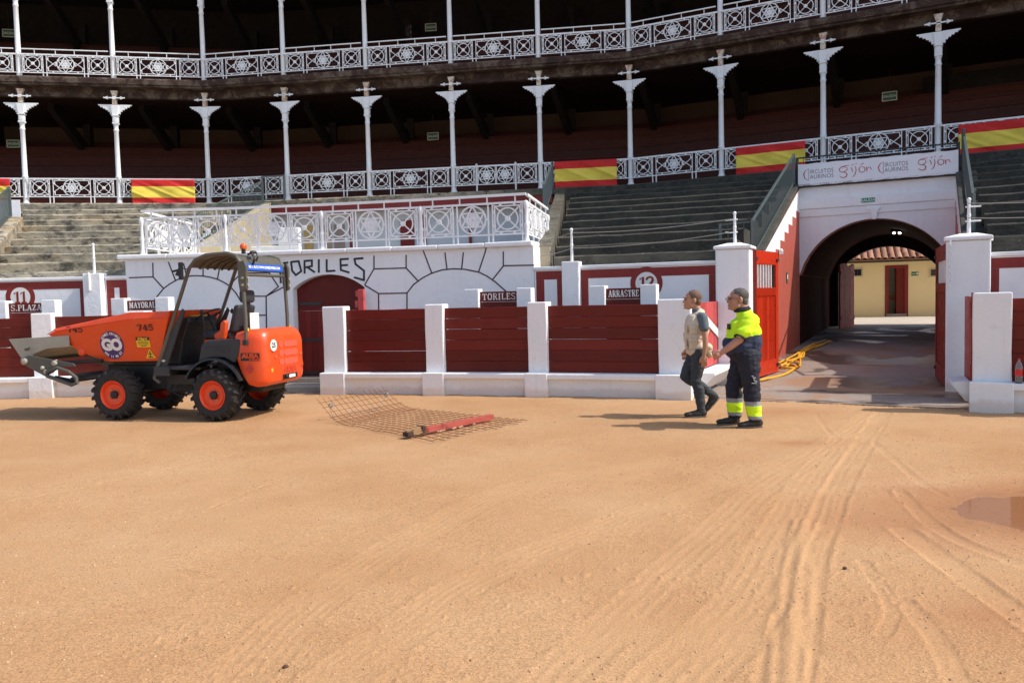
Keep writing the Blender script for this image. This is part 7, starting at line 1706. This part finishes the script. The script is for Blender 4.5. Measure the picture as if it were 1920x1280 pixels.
organic('jeans', lambda mb: (legs1(mb, .020), mb.ball((.0, 0, .89), (.118, .160, .10))), JEANS, t1, .008, 4, disp=folds(.014, 9, 22, 12, hi=.8))
M_ = MB(); mN, lN = shoe(M_, (.085, -.09, .0), (-.215, -.10, .0)); S_ = MB(); sole(S_, mN, lN)
organic('shoe', lambda mb: shoe(mb, (.085, -.09, .008), (-.215, -.10, .008)), SHOE, t1, .007, 3); obj('sole', S_, SOLE, t1, local=True, bevel=.004)
S_ = MB(); M2_, l2 = shoe(MB(), (.315, .085, .235), (.115, .085, .03)); sole(S_, M2_, l2); organic('shoe', lambda mb: shoe(mb, (.312, .085, .243), (.112, .085, .038)), SHOE, t1, .007, 3); obj('sole', S_, SOLE, t1, local=True, bevel=.004)
def hair1(mb):
    c = Vector((-.075, 0, 1.585)); mb.ball(tuple(c + Vector((.030, 0, .046))), (.109, .090, .096), nu=20, nv=14); mb.ball(tuple(c + Vector((.068, 0, -.018))), (.060, .078, .070)); 
hr = organic('hair', hair1, HAIR1, t1, .006, 3, disp=lambda c: (fbm(c[:, 0] * 60, c[:, 2] * 60, 2, 5) - .5) * .006)
def facebits(t, c, s=1.0, glasses=False):
    c = Vector(c); mb = MB()
    for y in (-1, 1): mb.ball(tuple(c + Vector((-.083, y * .034, .012)) * s), (.010 * s, .013 * s, .007 * s), nu=8, nv=6)
    obj('eyes', mb, EYE, t, local=True, smooth=True)
    mb = MB(); mb.ball(tuple(c + Vector((-.098, 0, -.061)) * s), (.008 * s, .022 * s, .005 * s), nu=8, nv=6); obj('lips', mb, LIP, t, local=True, smooth=True)
    mb = MB()
    for y in (-1, 1): mb.bar(tuple(c + Vector((-.086, y * .018, .036)) * s), tuple(c + Vector((-.072, y * .055, .034)) * s), .007, .006)
    obj('eyebrows', mb, HAIR2, t, local=True)
    if glasses:
        mb = MB()
        for y in (-1, 1):
            mb.tube([tuple(c + Vector((-.110, y * .034 + .024 * math.cos(a), .010 + .017 * math.sin(a))) * s) for a in np.linspace(0, 2 * PI, 13)[:-1]], .0022, 5, True); mb.tube([tuple(c + Vector((-.108, y * .060, .016)) * s), tuple(c + Vector((-.05, y * .082, .015)) * s), tuple(c + Vector((.018, y * .086, .012)) * s)], .0028, 5)
        mb.tube([tuple(c + Vector((-.112, -.010, .014)) * s), tuple(c + Vector((-.112, .010, .014)) * s)], .0022, 5); obj('glasses', mb, BLK, t, local=True)
facebits(t1, (-.075, 0, 1.585), 1.1)
# ---- heavy man in hi-vis
m2 = at_h(1396, 799); t2 = thing('person', 'heavy man with glasses in a yellow and navy hi-vis shirt walking to the left', 'person', (m2.x, m2.y, .006), 0)
def torso2(mb, g=0.0):
    mb.ball((.03, 0, .92), (.185 + g, .20 + g, .16 + g)); mb.ball((-.055, 0, 1.02), (.215 + g, .215 + g, .19 + g)); mb.ball((-.02, 0, 1.20), (.195 + g, .225 + g, .18 + g)); mb.ball((.045, 0, 1.30), (.145 + g, .215 + g, .13 + g)); mb.ball((.07, 0, 1.16), (.14 + g, .20 + g, .20 + g)); mb.ball((.02, 0, 1.38), (.10 + g, .17 + g, .07 + g)); mb.ball((.085, 0, 1.04), (.135 + g, .20 + g, .22 + g)); mb.ball((-.03, 0, 1.12), (.20 + g, .22 + g, .20 + g))
KN, AN, KF, AF = (.055, -.12, .49), (.09, -.125, .095), (-.10, .11, .49), (-.09, .12, .10)
def legs2(mb, g=0.0):
    for y, k, a in ((-.11, KN, AN), (.11, KF, AF)):
        h = Vector((.02, y, .86)); k = Vector(k); a = Vector(a); mb.cone(h, h.lerp(k, .5), .150 + g, .128 + g, 14); mb.cone(h.lerp(k, .5), k, .128 + g, .104 + g, 14); mb.cone(k, k.lerp(a, .4), .104 + g, .100 + g, 14); mb.cone(k.lerp(a, .4), a + Vector((0, 0, .04)), .100 + g, .090 + g, 14)
HC2 = (-.080, 0, 1.585)
def body2(mb):
    torso2(mb, -.03)
    for y, k, a in ((-.11, KN, AN), (.11, KF, AF)): mb.cone((.02, y, .86), k, .09, .06, 12); mb.cone(k, a, .06, .04, 12)
    mb.cone((.01, 0, 1.41), (-.035, 0, 1.53), .075, .070, 16); head(mb, HC2, 1.16, 0, 1.25)
    mb.cone((-.00, -.225, 1.33), (-.13, -.265, 1.105), .060, .052, 14); mb.cone((-.13, -.265, 1.105), (-.26, -.27, 1.01), .052, .044, 14); mb.cone((-.26, -.27, 1.01), (-.355, -.26, .945), .044, .031, 14)
    hand(mb, (-.355, -.26, .945), (-1, .05, -.45), (-.3, -.2, .9), (.2, .95, -.2), .75, 1.12, True); mb.ball((-.40, -.258, .918), (.044, .032, .040))
    mb.cone((.05, .225, 1.33), (.19, .245, 1.12), .060, .050, 14); mb.cone((.19, .245, 1.12), (.14, .25, .88), .048, .032, 14); hand(mb, (.14, .25, .88), (-.1, 0, -1), (-1, 0, 0), (0, -1, 0), .5, 1.1)
organic('body', body2, SKIN2, t2, .0055, 3, fac=.4)
def shirt2(mb):
    torso2(mb, .0); mb.cone((.0, -.195, 1.33), (-.085, -.245, 1.19), .098, .092, 16); mb.cone((.05, .195, 1.33), (.12, .235, 1.20), .098, .090, 16); mb.cone((.02, 0, 1.39), (-.005, 0, 1.43), .105, .095, 16)
def shm(c):
    arm = (np.abs(c[:, 1]) > .235) | False
    r = np.where(c[:, 2] > 1.135 + .02 * np.sin(c[:, 0] * 6), 0, 1)
    return r
organic('shirt', shirt2, [HIV, NAVY], t2, .009, 16, matfn=shm, disp=folds(.022, 7, 12, 4))
def collar(mb):
    c = Vector((-.005, 0, 1.445)); pts = [c + Vector((.088 * math.cos(a) - .012, .084 * math.sin(a), .012 * math.cos(a) + .012)) for a in np.linspace(0, 2 * PI, 21)[:-1]]; mb.tube(pts, .020, 8, True)
    mb.tube([c + Vector((.078 * math.cos(a) - .012, .076 * math.sin(a), .035 + .012 * math.cos(a))) for a in np.linspace(0, 2 * PI, 21)[:-1]], .012, 8, True)
mb = MB(); collar(mb); obj('collar', mb, NAVYD, t2, local=True, smooth=True)
mb = MB(); a_ = Vector((-.085, -.245, 1.19)); d_ = (Vector((-.085, -.245, 1.19)) - Vector((.0, -.195, 1.33))).normalized(); ux = d_.orthogonal().normalized(); uy = d_.cross(ux)
mb.tube([a_ + d_ * .082 + (ux * math.cos(a) + uy * math.sin(a)) * .068 for a in np.linspace(0, 2 * PI, 21)[:-1]], .012, 6, True); obj('cuff', mb, NAVYD, t2, local=True, smooth=True)
mb = MB(); mb.box(-.218, -.185, -.09, -.02, 1.22, 1.29); obj('badge', mb, BLK, t2, local=True, bevel=.005)
def trm(c):
    z = c[:, 2]; near = c[:, 1] < 0; o = np.where(near, 0.0, .02); z = z - o
    return np.where(z > .325, 0, np.where(z > .275, 1, np.where(z > .150, 2, np.where(z > .105, 1, 0))))
def trous(mb): legs2(mb, .0); mb.ball((.03, 0, .90), (.185, .205, .13)); mb.ball((.075, 0, .86), (.135, .19, .13)); mb.ball((-.06, 0, .93), (.17, .19, .09))
organic('trousers', trous, [NAVYD, REFL, HIV], t2, .009, 4, matfn=trm, disp=folds(.020, 7, 15, 19))
p = Vector((.02, -.222, .60)); m = text_mb('❀', .1) if False else MB()
for x, z, w, h in ((0, .03, .035, .012), (0, .01, .012, .03), (.0, -.035, .06, .012), (-.02, .05, .02, .01), (.02, -.015, .03, .012)): m.box(p.x + x - w / 2, p.x + x + w / 2, -.262, -.215, p.z + z - h / 2, p.z + z + h / 2)
m = put(m, Matrix.Translation((.03, .0, .0))); obj('trouser_emblem', m, paint('pale_print', (.35, .35, .36), .7, .1, 10, 0), t2, local=True)
for (h_, e_) in (((.185, -.13, .006), (-.125, -.15, .006)), ((-.03, .12, .006), (-.315, .13, .006))):
    S_ = MB(); M3, l3 = shoe(MB(), (h_[0], h_[1], h_[2] - .006), (e_[0], e_[1], e_[2] - .006)); sole(S_, M3, l3); organic('shoe', lambda mb: (shoe(mb, h_, e_, .052), mb.cone((h_[0] - .06, h_[1], .06), (h_[0] - .07, h_[1], .13), .055, .058, 12)), SHOE, t2, .007, 3); obj('sole', S_, SOLE, t2, local=True, bevel=.004)
def hair2(mb):
    c = Vector(HC2); mb.ball(tuple(c + Vector((.032, 0, .051))), (.116, .092, .100), nu=20, nv=14); mb.ball(tuple(c + Vector((.072, 0, -.02))), (.064, .083, .078))
organic('hair', hair2, HAIR2, t2, .006, 3, disp=lambda c: (fbm(c[:, 0] * 60, c[:, 2] * 60, 2, 5) - .5) * .008)
facebits(t2, HC2, 1.16, True)
